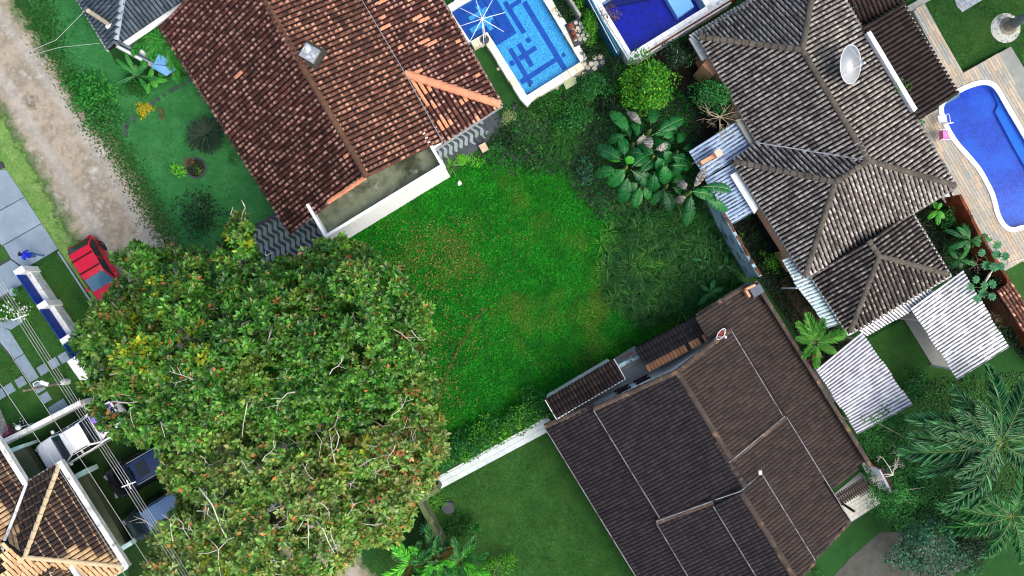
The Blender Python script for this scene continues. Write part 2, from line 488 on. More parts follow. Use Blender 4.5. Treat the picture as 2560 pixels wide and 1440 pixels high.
def sheetmat(name, c1, c2, groove, lo, hi):
    s = NB(name)
    col = s.ramp(s.noise(1.2, 4), [c1, c2], lo=.3, hi=.7)
    uv = s.n('UVMap').outputs[0]
    sx = s.n('SeparateXYZ'); s.l(uv, sx.inputs[0])
    g = s.math('SINE', s.math('MULTIPLY', sx.outputs[0], 2 * math.pi))
    mp = s.n('Mapping'); s.l(uv, mp.inputs[0]); mp.inputs['Scale'].default_value = (.9, 1.6, 1)
    dirt = s.math('ADD', s.noise(1.3, 5, .7, mp.outputs[0]), s.math('MULTIPLY', g, -.22))
    dirt = s.math('ADD', dirt, s.math('MULTIPLY', s.math('SUBTRACT', s.noise(.8, 3), .5), .35))
    f = s.mr(dirt, lo - .11, hi - .1)
    col = s.mix(s.math('MULTIPLY', f, .9), col, groove)
    s.l(col, s.b.inputs['Base Color'])
    s.b.inputs['Roughness'].default_value = .7
    return s.m
M['sheet_blue'] = sheetmat('blue_grey_corrugated', (136, 160, 190), (168, 192, 216), (20, 26, 48), .68, .76)
M['sheet_teal'] = sheetmat('pale_teal_corrugated', (176, 204, 208), (214, 230, 230), (60, 84, 96), .66, .82)
M['sheet_white'] = sheetmat('white_corrugated', (224, 228, 226), (242, 244, 242), (46, 46, 62), .6, .7)
M['sheet_lav'] = sheetmat('dirty_white_corrugated', (186, 186, 200), (220, 226, 224), (70, 68, 84), .58, .72)
M['sheet_grey'] = sheetmat('grey_corrugated', (150, 158, 158), (184, 190, 188), (40, 44, 44), .62, .75)

# ------------------------------------------------------------------ the ground and what lies on it
def sheet(name, pts, m, z=.004, kind='structure', **kw):
    return MB().poly([Vector((p.x, p.y, z)) for p in PP(pts)]).build(name, m, kind=kind, loc=Vector((0, 0, 0)), **kw)
g = MB(); g.poly([(-400, -400, 0), (400, -400, 0), (400, 400, 0), (-400, 400, 0)]).build('ground', M['ground'], kind='structure', loc=Vector((0, 0, 0)))

FIELD = [(858, 606), (1130, 440), (1215, 385), (1255, 330), (1300, 262), (1460, 200), (1560, 160), (1720, 240), (1735, 400), (1757, 505), (1862, 692), (1743, 786),
         (1618, 847), (1362, 984), (1365, 1012), (1100, 1165), (1040, 1215), (860, 1330), (640, 1040), (600, 640), (700, 600)]
LAWN_A = [(60, -30), (200, -30), (272, 122), (290, 160), (400, 195), (480, 190), (760, 600), (590, 612), (560, 680), (440, 700), (400, 590), (330, 470), (270, 370), (200, 270), (130, 160)]
LAWN_B = [(1060, 1235), (1100, 1210), (1372, 1075), (1600, 1430), (1640, 1520), (900, 1520), (930, 1400)]
LAWN_C = [(2300, -30), (2600, -30), (2600, 300), (2545, 118), (2407, 182)]
LAWN_L = [(-40, 230), (0, 250), (60, 345), (120, 440), (185, 560), (290, 690), (240, 760), (150, 630), (17, 425), (-40, 420)]
LAWN_F = [(62, 690), (148, 635), (250, 800), (330, 1000), (290, 1040), (205, 870), (160, 800), (96, 690)]
LAWN_BL = [(-40, 745), (60, 690), (215, 900), (215, 1012), (0, 1110), (-40, 1130)]
LAWN_P = [(200, 1010), (330, 1000), (430, 1090), (600, 1500), (330, 1500), (319, 1416), (185, 1190), (60, 1190), (60, 1110)]
sheet('field', FIELD, M['field'], .004)
sheet('front_lawn', LAWN_A, M['lawn'], .006)
sheet('back_lawn', LAWN_B, M['lawn_deep'], .006)
sheet('pool_lawn', LAWN_C, M['lawn_deep'], .006)
sheet('verge', LAWN_L, M['lawn_pale'], .006)
sheet('verge', LAWN_F, M['lawn_deep'], .006)
sheet('courtyard_lawn', LAWN_BL, M['lawn_deep'], .008)
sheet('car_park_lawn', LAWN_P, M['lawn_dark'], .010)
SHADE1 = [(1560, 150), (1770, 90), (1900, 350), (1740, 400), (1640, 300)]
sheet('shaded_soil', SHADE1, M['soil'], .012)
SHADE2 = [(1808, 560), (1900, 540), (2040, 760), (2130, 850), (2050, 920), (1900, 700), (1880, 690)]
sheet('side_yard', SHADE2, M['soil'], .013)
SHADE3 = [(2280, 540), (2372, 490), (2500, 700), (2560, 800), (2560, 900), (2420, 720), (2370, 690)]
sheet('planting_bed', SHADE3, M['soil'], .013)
sheet('side_lawn', [(2150, 860), (2330, 760), (2400, 950), (2560, 940), (2560, 1240), (2250, 1080), (2130, 1200), (2100, 1000)], M['lawn_deep'], .010)
sheet('strip_lawn', [(2470, 690), (2600, 620), (2600, 800), (2540, 830)], M['lawn_deep'], .016)
sheet('strip_lawn', [(2368, 510), (2382, 500), (2450, 640), (2430, 650)], M['lawn_deep'], .018)

# dirt road with ragged, half-grassed edges
def road_mat():
    s = NB('dirt_road')
    at = s.n('Attribute'); at.attribute_name = 'edge'
    e = at.outputs['Fac']
    d = s.ramp(s.noise(.55, 6, .65), [(104, 96, 80), (160, 150, 132), (128, 120, 104), (182, 178, 168)], lo=.3, hi=.7)
    d = s.mix(s.math('MULTIPLY', s.mr(s.noise(3.2, 5, .7), .52, .68), .6), d, (176, 174, 168))
    vor = s.n('TexVoronoi'); s.l(s.P(), vor.inputs['Vector']); vor.inputs['Scale'].default_value = 9
    d = s.mix(s.math('MULTIPLY', s.mr(vor.outputs['Distance'], .22, .1), s.mr(s.noise(2.1, 3), .5, .62)), d, (186, 184, 178))
    rut = s.mr(s.math('ABSOLUTE', s.math('SUBTRACT', e, .42)), .2, .05)
    d = s.mix(s.math('MULTIPLY', rut, .35), d, (170, 172, 170))
    grass = s.ramp(s.noise(2.5, 5), [(40, 80, 34), (84, 104, 62), (26, 74, 30)], lo=.3, hi=.7)
    f = s.math('ADD', e, s.math('MULTIPLY', s.math('SUBTRACT', s.noise(1.4, 7, .7), .5), .9))
    col = s.mix(s.mr(f, .6, .86), d, grass)
    s.l(s.mr(f, .93, .86), s.b.inputs['Alpha'])
    s.l(col, s.b.inputs['Base Color'])
    s.b.inputs['Roughness'].default_value = .95
    b = s.n('Bump'); b.inputs['Strength'].default_value = .6; b.inputs['Distance'].default_value = .04
    s.l(s.noise(9, 6, .7), b.inputs['Height']); s.l(b.outputs[0], s.b.inputs['Normal'])
    return s.m
M['road'] = road_mat()
def ribbon(name, left, right, m, z, nx=40):
    """a strip between two pixel polylines, with an 'edge' value 0 at the middle and 1 at the rim"""
    def res(pl, n):
        pl = np.array(pl, float)
        d = np.concatenate([[0], np.cumsum(np.linalg.norm(np.diff(pl, axis=0), axis=1))])
        t = np.linspace(0, d[-1], n)
        return np.stack([np.interp(t, d, pl[:, 0]), np.interp(t, d, pl[:, 1])], 1)
    n = 160
    L, R = res(left, n), res(right, n)
    u = np.linspace(0, 1, nx)
    wob = (rng.random((n, 1)) - .5) * 10
    pts = L[:, None, :] * (1 - u)[None, :, None] + R[:, None, :] * u[None, :, None]
    pts[:, 0, 0] += wob[:, 0]; pts[:, -1, 0] += wob[::-1, 0]
    V = unproj(pts.reshape(-1, 2), z)
    V[:, 2] = z + .03 * np.tile(1 - np.abs(2 * u - 1) ** 3, n)
    V[np.arange(n) * nx, 2] = z; V[np.arange(n) * nx + nx - 1, 2] = z
    i = (np.arange(n - 1)[:, None] * nx + np.arange(nx - 1)[None, :]).ravel()
    q = np.stack([i, i + nx, i + nx + 1, i + 1], 1)
    me = npmesh(name, V, m, quads=q)
    a = me.attributes.new('edge', 'FLOAT', 'POINT')
    a.data.foreach_set('value', np.tile(np.abs(2 * u - 1), n).astype(np.float32))
    return link(me, name, None, 'structure')
ribbon('dirt_road', [(-150, 60), (-60, 200), (5, 320), (78, 440), (150, 580), (250, 715), (545, 1170), (720, 1420), (800, 1560)],
       [(0, -60), (78, 46), (146, 136), (236, 255), (326, 375), (402, 505), (470, 628), (760, 1112), (905, 1370), (1010, 1540)], M['road'], .020)

def ribbon_grav():
    return sheet('gravel_drive', [(2300, 1560), (2380, 1440), (2480, 1380), (2300, 1330), (2200, 1330), (2120, 1400), (1980, 1560)],
                 mat('gravel', [(66, 68, 64), (88, 88, 84)], 1.5, .95, stain=((70, 84, 56), 2.2, .52, .7, .7), bump=.7, bscale=22), .014)
ribbon_grav()

def grass(name, poly, n, L, Wd, m, avoid=(), z=.01, label=None, tilt=.55):
    q = rand_in(poly, n, avoid)
    p = unproj(q, z); n = len(p)
    a = rng.random(n) * 2 * np.pi
    ln = L * (.5 + rng.random(n))
    tz = tilt * (.5 + rng.random(n))
    hd = np.stack([np.cos(a), np.sin(a), np.zeros(n)], 1)
    sd = np.stack([-np.sin(a), np.cos(a), np.zeros(n)], 1) * (Wd / 2)
    p[:, 2] = z
    tip = p + hd * (ln * np.cos(tz))[:, None] + np.array([0, 0, 1.]) * (ln * np.sin(tz))[:, None]
    V = np.stack([p - sd, p + sd, tip], 1).reshape(-1, 3)
    me = npmesh(name, V, m, tris=np.arange(n * 3).reshape(-1, 3))
    o = link(me, name, None, 'stuff')
    return props(o, label, 'grass')
G = {}
G['field'] = leafmat('field_leaf', [(6, 84, 6), (12, 128, 12), (26, 142, 20), (8, 104, 8), (56, 140, 28)], .4, .2, .6, .15, big=(8, 82, 8), big2=((86, 112, 34), .3, .5, .66, .7))
G['lawn'] = leafmat('lawn_blade', [(34, 104, 48), (54, 130, 66), (76, 146, 84)], .3, .2, .7, .1, big=(30, 92, 44), big2=((86, 130, 72), .5, .5, .66, .6))
G['deep'] = leafmat('deep_lawn_blade', [(30, 74, 24), (46, 98, 36), (64, 108, 46)], .3, .2, .7, .1, big=(28, 70, 22), big2=((84, 100, 46), .45, .52, .68, .6))
G['pale'] = leafmat('pale_blade', [(84, 140, 60), (120, 160, 82), (70, 124, 52)], .25, .2, .7, .1)
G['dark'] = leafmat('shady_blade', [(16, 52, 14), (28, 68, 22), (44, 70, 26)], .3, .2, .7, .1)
G['tall'] = leafmat('tall_blade', [(10, 54, 16), (22, 82, 26), (48, 104, 48), (14, 66, 20)], .4, .2, .5, .2)
G['light'] = leafmat('light_blade', [(64, 132, 36), (96, 160, 56), (50, 112, 34)], .3, .25, .5, .2)
G['dry'] = mat('fallen_leaf', [(92, 82, 42), (112, 98, 56)], 3, .8, isl=[(66, 70, 30), (102, 96, 50), (128, 116, 70), (84, 80, 38), (56, 84, 26)], islf=.9)
# broad little leaves that carpet the vacant lot
def carpet(name, poly, n, L, m, label, avoid=(), blur=0):
    q = rand_in(poly, n, avoid); n = len(q)
    if blur: q = q + rng.standard_normal((n, 2)) * blur
    p = unproj(q, .02); p[:, 2] += rng.random(n) * .09
    a = rng.random(n) * 2 * np.pi
    ax = np.stack([np.cos(a), np.sin(a), (rng.random(n) - .4) * .9], 1)
    V, F = leaves(p, ax, unit(np.array([0, 0, 1.]) + .5 * (rng.random((n, 3)) - .5)), L * (.6 + .8 * rng.random(n)), L * (.4 + .3 * rng.random(n)))
    return props(link(npmesh(name, V, m, tris=F), name, None, 'stuff'), label, 'ground cover')
PAVED = [[(560, 600), (700, 525), (870, 612), (760, 670), (620, 700)], [(1060, 375), (1240, 270), (1272, 320), (1114, 442)], [(1080, 1190), (1368, 1036), (1380, 1085), (1100, 1220)]]
carpet('ground_cover', FIELD, 80000, .13, G['field'], 'bright green broad-leaved ground cover carpeting the vacant lot between the houses', PAVED)
grass('grass', LAWN_A, 30000, .10, .02, G['lawn'], label='mown blue-green grass of the front lawn beside the red-tiled house')
grass('grass', LAWN_B, 36000, .10, .02, G['deep'], label='mown deep green grass of the lawn below the white tiled path')
grass('grass', LAWN_C, 9000, .09, .02, G['deep'], label='clipped green grass at the top right beside the plank-tiled pool terrace')
grass('grass', LAWN_L, 9000, .10, .02, G['pale'], label='thin yellowish grass between the dirt road and the concrete driveway')
grass('grass', LAWN_F, 7000, .10, .02, G['deep'], label='green grass strip between the red car and the blue railing')
grass('grass', LAWN_BL, 12000, .10, .02, G['deep'], label='green grass around the square pavers inside the blue railing')
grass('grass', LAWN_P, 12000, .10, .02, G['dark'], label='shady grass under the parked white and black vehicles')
# leaves dropped by the big trees
def litter(poly, n, dens):
    q = rand_in(poly, n)
    keep = np.zeros(len(q), bool)
    for cx, cy, r, wgt in dens:
        keep |= rng.random(len(q)) < wgt * np.exp(-((q[:, 0] - cx) ** 2 + (q[:, 1] - cy) ** 2) / r ** 2)
    q = q[keep]; n = len(q)
    p = unproj(q, .1); p[:, 2] += rng.random(n) * .05
    a = rng.random(n) * 2 * np.pi
    ax = np.stack([np.cos(a), np.sin(a), (rng.random(n) - .5) * .5], 1)
    V, F = leaves(p, ax, np.tile([0, 0, 1.], (n, 1)), .12 * (.6 + .7 * rng.random(n)), .07)
    return props(link(npmesh('fallen_leaves', V, G['dry'], tris=F), 'fallen_leaves', None, 'stuff'),
                 'brown dead leaves scattered over the green lot beside the big tree', 'leaves')
litter([(900, 560), (1350, 520), (1350, 800), (1250, 1080), (1000, 1150), (900, 1000)], 9000,
       [(1080, 620, 110, .55), (1060, 700, 90, .3), (1090, 990, 55, .7), (1110, 900, 40, .35), (1150, 840, 60, .3), (1190, 560, 150, .08), (1060, 820, 60, .25), (1030, 1060, 70, .6)])
# narrow worn trail through the lot
def trail():
    c = [(1216, 768), (1185, 800), (1160, 850), (1128, 905), (1104, 955), (1085, 1010)]
    l = [(x - 3, y - 2) for x, y in c]; r = [(x + 3, y + 2) for x, y in c]
    ribbon('foot_trail', l, r, mat('trail_soil', [(40, 70, 20), (66, 76, 34), (12, 70, 10)], 2.5, .95, bump=.5), .085, 5)
trail()
# stones and gravel strewn along the road edge
def pebbles():
    n = 700
    q = np.concatenate([rand_in([(20, 60), (60, 70), (250, 300), (430, 620), (380, 640), (200, 330)], n), rand_in([(30, 200), (60, 210), (230, 560), (300, 660), (240, 700), (150, 560)], 350)])
    p = unproj(q, .02); n = len(p)
    T = np.array([(1, 0, 0), (0, 1, 0), (-1, 0, 0), (0, -1, 0), (.2, .1, .8)])
    a = rng.random(n) * 6.28; s = .015 + .05 * rng.random(n) ** 4
    c, d = np.cos(a), np.sin(a)
    V = np.stack([T[None, :, 0] * c[:, None] - T[None, :, 1] * d[:, None] * .7, T[None, :, 0] * d[:, None] + T[None, :, 1] * c[:, None] * .7, T[None, :, 2] * np.ones((n, 1))], 2) * s[:, None, None] + p[:, None, :]
    F = np.array([(0, 1, 4), (1, 2, 4), (2, 3, 4), (3, 0, 4)])[None] + (np.arange(n) * 5)[:, None, None]
    props(link(npmesh('gravel', V.reshape(-1, 3), mat('stone', [(138, 136, 130), (176, 174, 168)], 3, .9, val=.2), tris=F.reshape(-1, 3)), 'gravel', None, 'stuff'),
          'loose pale stones strewn along the edges of the dirt road', 'gravel')
pebbles()

carpet('undergrowth', [(70, 0), (120, 0), (160, 150), (330, 400), (440, 590), (410, 620), (300, 420), (215, 290), (120, 130)], 6000, .12, leafmat('weed_leaf', [(20, 70, 22), (36, 92, 32), (60, 108, 44)], .35, .2, .6, .2), 'low weeds along the right edge of the dirt road', blur=16)
# ------------------------------------------------------------------ roofs
class Plane:
    def __init__(s, a, b, c):
        a, b, c = P(*a), P(*b), P(*c)
        n = (b - a).cross(c - a).normalized()
        if n.z < 0: n = -n
        s.n, s.a = n, a
    def at(s, px, py):
        C = Vector((0, 0, H)); d = P(px, py) - C
        return C + d * (s.n.dot(s.a - C) / s.n.dot(d))
def tile_np(pitch, expo, rise, wd=.8, seg=5, lip=.016):
    """barrel tile: x across, y down the slope, z out"""
    v, uv = [], []
    for j, (y, dz, k) in enumerate(((-expo * .58, -.004, .9), (expo * .54, .028 + lip, 1.0))):
        for i in range(seg + 1):
            a = math.pi * i / seg
            v.append((-math.cos(a) * pitch * wd / 2 * k, y, math.sin(a) * rise * k + dz)); uv.append((i / seg, j))
    n = seg + 1
    q = [(i, n + i, n + i + 1, i + 1) for i in range(seg)]
    b = 2 * n
    v.append((0, expo * .54, .0)); uv.append((.5, 1))
    t = [(b, n + i + 1, n + i) for i in range(seg)]
    return np.array(v), np.array(q), np.array(t), np.array(uv)
class Roof:
    def __init__(s, house, pitch, expo, rise, wd=.8, per=300):
        s.h, s.pitch, s.expo, s.rise, s.per = house, pitch, expo, rise, per
        s.T = tile_np(pitch, expo, rise, wd)
        s.c, s.meshes = [], {}
    def slope(s, pl, poly, m, th=.12, over=None, flip=None, name='roof_slope', label=None, trim=0.0, jit=1.0):
        p = Plane(*pl)
        pts = [p.at(*q) for q in poly]
        ob = MB().slab(pts, th).build(name, M['under'], s.h, label=label)
        n = p.n
        down = Vector((n.x, n.y, 0))
        if flip is not None:                       # flow direction given as two pixels
            a, b = p.at(*flip[0]), p.at(*flip[1]); down = b - a
        elif down.length < 1e-6: down = Vector((1, 0, 0))
        down = (down - n * down.dot(n)).normalized()
        ac = down.cross(n)
        o = pts[0]
        uv = [((q - o).dot(ac), (q - o).dot(down)) for q in pts]
        us, vs = [u[0] for u in uv], [u[1] for u in uv]
        nu = max(1, round((max(us) - min(us)) / s.pitch)); st = (max(us) - min(us)) / nu
        U = min(us) + st * (np.arange(nu) + .5)
        V = max(vs) - s.expo * (np.arange(int((max(vs) - min(vs)) / s.expo) + 1) + .42)
        gu, gv = np.meshgrid(U, V)
        gu, gv = gu.ravel(), gv.ravel()
        ins = pip(gu, gv, uv)
        gu, gv = gu[ins], gv[ins]
        pos = np.array(o)[None] + gu[:, None] * np.array(ac)[None] + gv[:, None] * np.array(down)[None] + np.array(n)[None] * .004
        R = np.stack([np.array(ac), np.array(down), np.array(n)], 1)
        for i in range(len(pos)):
            mm = m
            if over:
                k = H / (H - pos[i, 2])
                r = over(1280 + pos[i, 0] * k * S, 720 - pos[i, 1] * k * S)
                if r: mm = r
            s.c.append((pos[i], R, mm, ob, jit))
        return ob
    def finish(s):
        V, Q, T, UV = s.T
        C = np.array([0, 0, H])
        def key(t):
            p = t[0]; k = H / (H - p[2]); x, y = 1280 + p[0] * k * S, 720 - p[1] * k * S
            vis = 0 if (5 < x < 2555 and 5 < y < 1435) else 1000
            return vis + np.linalg.norm(p - C)
        order = sorted(s.c, key=key)
        def mtx(t, i):
            p, R, mm, ob, jit = t
            r = random.uniform(-1, 1) * .035 * jit
            Rz = np.array([[math.cos(r), -math.sin(r), 0], [math.sin(r), math.cos(r), 0], [0, 0, 1]])
            RR = R @ Rz
            return RR, p + R @ np.array([random.uniform(-.008, .008), random.uniform(-.012, .012), random.uniform(0, .008)]) * jit
        for i, t in enumerate(order[:s.per]):
            RR, p = mtx(t, i)
            me = s.meshes.get(t[2])
            if me is None:
                me = s.meshes[t[2]] = npmesh('tile', V, M[t[2]], T, Q, UV)
            m4 = Matrix([[*RR[0], p[0]], [*RR[1], p[1]], [*RR[2], p[2]], [0, 0, 0, 1]])
            inst(me, 'tile', m4, t[3])
        groups = {}
        for i, t in enumerate(order[s.per:]):
            groups.setdefault((t[3].name, t[2]), []).append(t)
        for (on, mm), ts in groups.items():
            ob = ts[0][3]
            o = np.array(off_of(ob))
            vv = np.concatenate([(V @ a.T + b - o) for a, b in (mtx(t, 0) for t in ts)])
            k = np.arange(len(ts)) * len(V)
            qq = (Q[None] + k[:, None, None]).reshape(-1, 4); tt = (T[None] + k[:, None, None]).reshape(-1, 3)
            link(npmesh('tile_field', vv, M[mm], tt, qq, np.tile(UV, (len(ts), 1))), 'tile_field', ob, 'stuff')
def caps(house, a, b, r, ln, m, up=.02, name='ridge_tile', flat=.75):
    """a row of half-round cap tiles from a down to b (px, py, z)"""
    A, B = P(*a), P(*b)
    d = B - A; n = max(1, round(d.length / ln)); st = d.length / n
    x = d.normalized(); y = Vector((0, 0, 1)).cross(x).normalized(); zz = x.cross(y)
    mb = MB()
    seg = 6
    vs = []
    for j, (xx, k) in enumerate(((-st * .54, .8), (st * .54, 1.04))):
        for i in range(seg + 1):
            an = math.pi * i / seg
            vs.append((xx, -math.cos(an) * r * k, (math.sin(an) * flat * k + (.16 if j else 0) - .12) * r))
    q = [(i, i + 1, seg + 2 + i, seg + 1 + i) for i in range(seg)] + [tuple(range(seg + 1, 2 * seg + 2))]
    mb.add(vs, q)
    me = mb.mesh(name, m)
    for i in range(n):
        c = A + d * ((i + .5) / n) + Vector((0, 0, up))
        Mx = Matrix((x, y, zz)).transposed().to_4x4()
        Mx = Matrix.Translation(c) @ Mx @ Matrix.Rotation(random.uniform(-.04, .04), 4, 'Z')
        inst(me, name, Mx, house)
def bars(house, name, pts, wd, ht, m, label=None):
    mb = MB()
    q = [P(*p) for p in pts]
    for a, b in zip(q, q[1:]): mb.bar(a, b, wd, ht)
    return mb.build(name, m, house, label=label)
def inset(pts, d):
    c = sum(pts, Vector((0, 0, 0))) / len(pts)
    n = len(pts); out = []
    a = sum(pts[i].x * pts[(i + 1) % n].y - pts[(i + 1) % n].x * pts[i].y for i in range(n))
    sg = 1 if a > 0 else -1
    for i in range(n):
        p0, p1, p2 = pts[i - 1], pts[i], pts[(i + 1) % n]
        e1 = (p1 - p0).xy.normalized(); e2 = (p2 - p1).xy.normalized()
        n1 = Vector((-e1.y, e1.x)) * sg; n2 = Vector((-e2.y, e2.x)) * sg
        b = (n1 + n2); k = d / max(.3, (1 + n1.dot(n2)))
        out.append(Vector((p1.x + b.x * k, p1.y + b.y * k, 0)))
    return out
def walls(house, poly, z, top, m, d=.45, name='wall', z0=0):
    """walls under an eave outline given in pixels at height z"""
    pts = inset([P(a, b, z) for a, b in poly], d)
    return MB().prism(pts, z0, top).build(name, m, house)
def corrugated(parent, corners, z, m, pitch=.19, amp=.028, sheetw=.92, slope=0.0, name='corrugated_sheet', kindflow=0):
    """corners: TL, TR, BR, BL in pixels (+ optional own z); waves run from TL-BL side towards TR-BR; cut into overlapping sheets"""
    C = [P(c[0], c[1], c[2] if len(c) > 2 else z) for c in corners]
    a, b, c, d = C
    if kindflow: a, b, c, d = b, c, d, a
    wid = ((d - a).length + (c - b).length) / 2
    ns = max(1, round(wid / sheetw))
    nw = max(2, round(wid / ns / pitch))
    for k in range(ns):
        t0, t1 = k / ns, (k + 1) / ns
        ln = max((b - a).length, 1)
        V, UV = [], []
        K = nw * 6
        for i in range(K + 1):
            t = t0 + (t1 - t0) * i / K * 1.012
            p, q = a.lerp(d, t), b.lerp(c, t)
            ph = i / 6
            h = amp * math.sin(2 * math.pi * ph) + .006 * (k % 2)
            jit = .03 * math.sin(k * 3.7)
            for j in range(3):
                r = p.lerp(q, j / 2 + (jit * (j - 1)) / ln)
                V.append((r.x, r.y, r.z + h)); UV.append((ph + k * nw, ln * j / 2))
        V = np.array(V); n = (K + 1) * 3
        Vb = V.copy(); Vb[:, 2] -= .008
        q = [(i * 3 + j, i * 3 + 3 + j, i * 3 + 4 + j, i * 3 + 1 + j) for i in range(K) for j in range(2)]
        o = np.array(off_of(parent))
        me = npmesh(name, np.concatenate([V, Vb]) - o, m, quads=np.concatenate([np.array(q), np.array(q)[:, ::-1] + n]), uv=np.concatenate([np.array(UV)] * 2), smooth=True)
        link(me, name, parent)

# ------------------------------------------------------------------ the red-tiled house
red = thing('red_house', 'long house with worn red clay tile roof and white flat-roofed annex, beside the patterned pool', 'house', P(880, 250, 0))
rf = Roof(red, .255, .285, .075, .78)
def new1(x, y):
    for cx, cy, r in ((597, 181, 9), (868, 388, 8),):
        if abs(x - cx) < r and abs(y - cy) < r: return 't_new'
def new2(x, y):
    for cx, cy, rx, ry in ((935, 70, 12, 9), (965, 70, 14, 8), (953, 42, 9, 7), (1050, 48, 20, 9), (1075, 106, 22, 10), (1003, 118, 8, 7), (1143, 105, 8, 7), (1194, 190, 9, 7),
                           (955, 3, 12, 9), (1030, 0, 15, 6), (1042, 180, 10, 9), (1035, 190, 20, 8)):
        if ((x - cx) / rx) ** 2 + ((y - cy) / ry) ** 2 < 1: return 't_new'
def new3(x, y):
    u = (x - 1015) * .5 + (y - 185) * .866; v = (x - 1015) * .866 - (y - 185) * .5
    if v < 10 and u < 100: return 't_new'
    if v < 42 and u < 62 and random.random() < .85: return 't_new'
    for cx, cy, rx, ry in ((1113, 308, 17, 14), (1160, 252, 9, 8), (1190, 292, 10, 8), (1080, 262, 12, 10)):
        if ((x - cx) / rx) ** 2 + ((y - cy) / ry) ** 2 < 1: return 't_new'
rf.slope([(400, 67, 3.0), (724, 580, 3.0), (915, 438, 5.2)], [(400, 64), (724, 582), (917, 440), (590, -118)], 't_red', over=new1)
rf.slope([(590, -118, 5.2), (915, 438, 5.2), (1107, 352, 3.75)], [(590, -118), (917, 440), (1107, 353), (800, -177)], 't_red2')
rf.slope([(902, 0, 3.55), (1107, 355, 3.55), (1253, 258, 2.65)], [(775, -220), (1012, 182), (1253, 260), (978, -220)], 't_red', over=new2, label='lower roof slope patched with new orange tiles')
rf.slope([(1015, 185, 3.55), (1107, 357, 2.65), (1255, 262, 2.65)], [(1012, 182), (1106, 356), (1254, 263)], 't_red', over=new3)
rf.finish()
caps(red, (590, -118, 5.25), (917, 442, 5.25), .17, .36, M['t_cap_red'])
caps(red, (1012, 184, 3.66), (1250, 261, 2.78), .23, .36, M['t_new'])
caps(red, (820, 506, 4.27), (914, 443, 5.2), .13, .4, M['t_new'], name='verge_tile')
bars(red, 'flashing', [(775, -220, 3.86), (1013, 184, 3.9), (1107, 355, 3.9)], .035, .05, M['steel'])
bars(red, 'gutter', [(1086, 378, 2.5), (1256, 266, 2.5)], .1, .09, M['steel'])
bars(red, 'gutter', [(1107, 0, 2.5), (1256, 262, 2.5)], .08, .08, M['steel'])
bars(red, 'verge_board', [(1072, 364, 3.6), (1093, 354, 3.6)], .22, .14, M['white_worn'])
MB().slab(PP([(400, 70), (724, 578), (1095, 372), (1115, 345), (1245, 258), (980, -210), (560, -120)], 2.4), .1).build('ceiling', M['white'], red)
walls(red, [(405, 75), (724, 575), (1107, 356), (1250, 258), (978, -200), (590, -118)], 2.8, 2.35, M['white'], .55)
# white annex with a flat concrete roof behind parapets
M['white_clean'] = mat('clean_white_paint', [(240, 243, 244), (248, 249, 250)], .9, .75)
an = [P(855, 607), P(1126, 442), P(1082, 366), P(811, 531)]
MB().prism(an, 0, 3.25).build('annex_wall', M['white_clean'], red)
fl = inset(an, .14)
MB().slab([Vector((p.x, p.y, 3.29)) for p in fl], .03).build('annex_roof_slab', M['conc_moss'], red)
pr = MB()
for i in range(4):
    a, b = an[i], an[(i + 1) % 4]
    if i == 2: continue
    d = (b - a).normalized()
    nn = Vector((-d.y, d.x, 0)); cc = sum(an, Vector()) / 4
    if nn.dot(cc - a) < 0: nn = -nn
    e = d * (.0 if i != 0 else .16)
    pr.prism([a + e * 0, b - e * 0, b + nn * .15, a + nn * .15], 3.252, 4.0 + .002 * i)
pr.build('parapet', M['white_clean'], red)
MB().box(P(1108, 414, 1.2), (.12, .16, 2.3)).build('downpipe', M['white'], red)
# roof light
sk = MB(); c = P(780, 139, 5.0)
Rz = Matrix.Rotation(math.radians(-30), 3, 'Z')
ch = MB(); ch.box(c + Vector((0, 0, -.2)), (1.08, 1.08, .8), Rz); chim = ch.build('chimney', mat('dark_mortar', [(46, 48, 44), (66, 66, 60)], 3, .9), red, bevel=.03)
cp = MB(); cp.box(c + Vector((-.03, .02, .32)), (.8, .74, .24), Rz); cp.build('chimney_cap', mat('sheet_metal', [(120, 126, 130), (168, 174, 178), (84, 90, 96)], 2.7, .35, metal=.3), chim, bevel=.03)
cp = MB(); cp.box(c + Vector((-.03, .02, .445)), (.7, .62, .04), Rz); cp.build('cap_panel', mat('bright_sheet', [(206, 212, 216), (134, 142, 150), (222, 228, 230)], 2.3, .3, metal=.2), chim)

# ------------------------------------------------------------------ blue-grey roofed house, top left
blu = thing('slate_house', 'house with blue-grey tiled hip roof and white concrete gutter at the top left', 'house', P(330, 20, 0))
rb = Roof(blu, .215, .33, .06, .82, 260)
rb.slope([(72, -200, 3.2), (272, 125, 3.2), (300, 0, 4.0)], [(72, -200), (272, 125), (293, 92), (328, -128)], 't_slate')
rb.slope([(272, 125, 3.2), (455, 2, 3.2), (300, 0, 4.0)], [(272, 125), (600, -98), (328, -128), (293, 92)], 't_slate')
rb.finish()
caps(blu, (328, -128, 4.85), (291, 98, 3.4), .15, .36, mat('grey_hip_cap', [(130, 146, 158), (160, 174, 184)], 2, .85, val=.1))
bars(blu, 'eave_board', [(70, -203, 3.12), (270, 128, 3.12)], .05, .16, M['white_worn'])
walls(blu, [(80, -200), (272, 120), (590, -95), (330, -140)], 3.0, 2.9, M['white'], .5)
MB().slab(PP([(292, 96), (318, 112), (620, -92), (600, -112)], 2.95), .15).build('concrete_gutter', M['white'], blu)

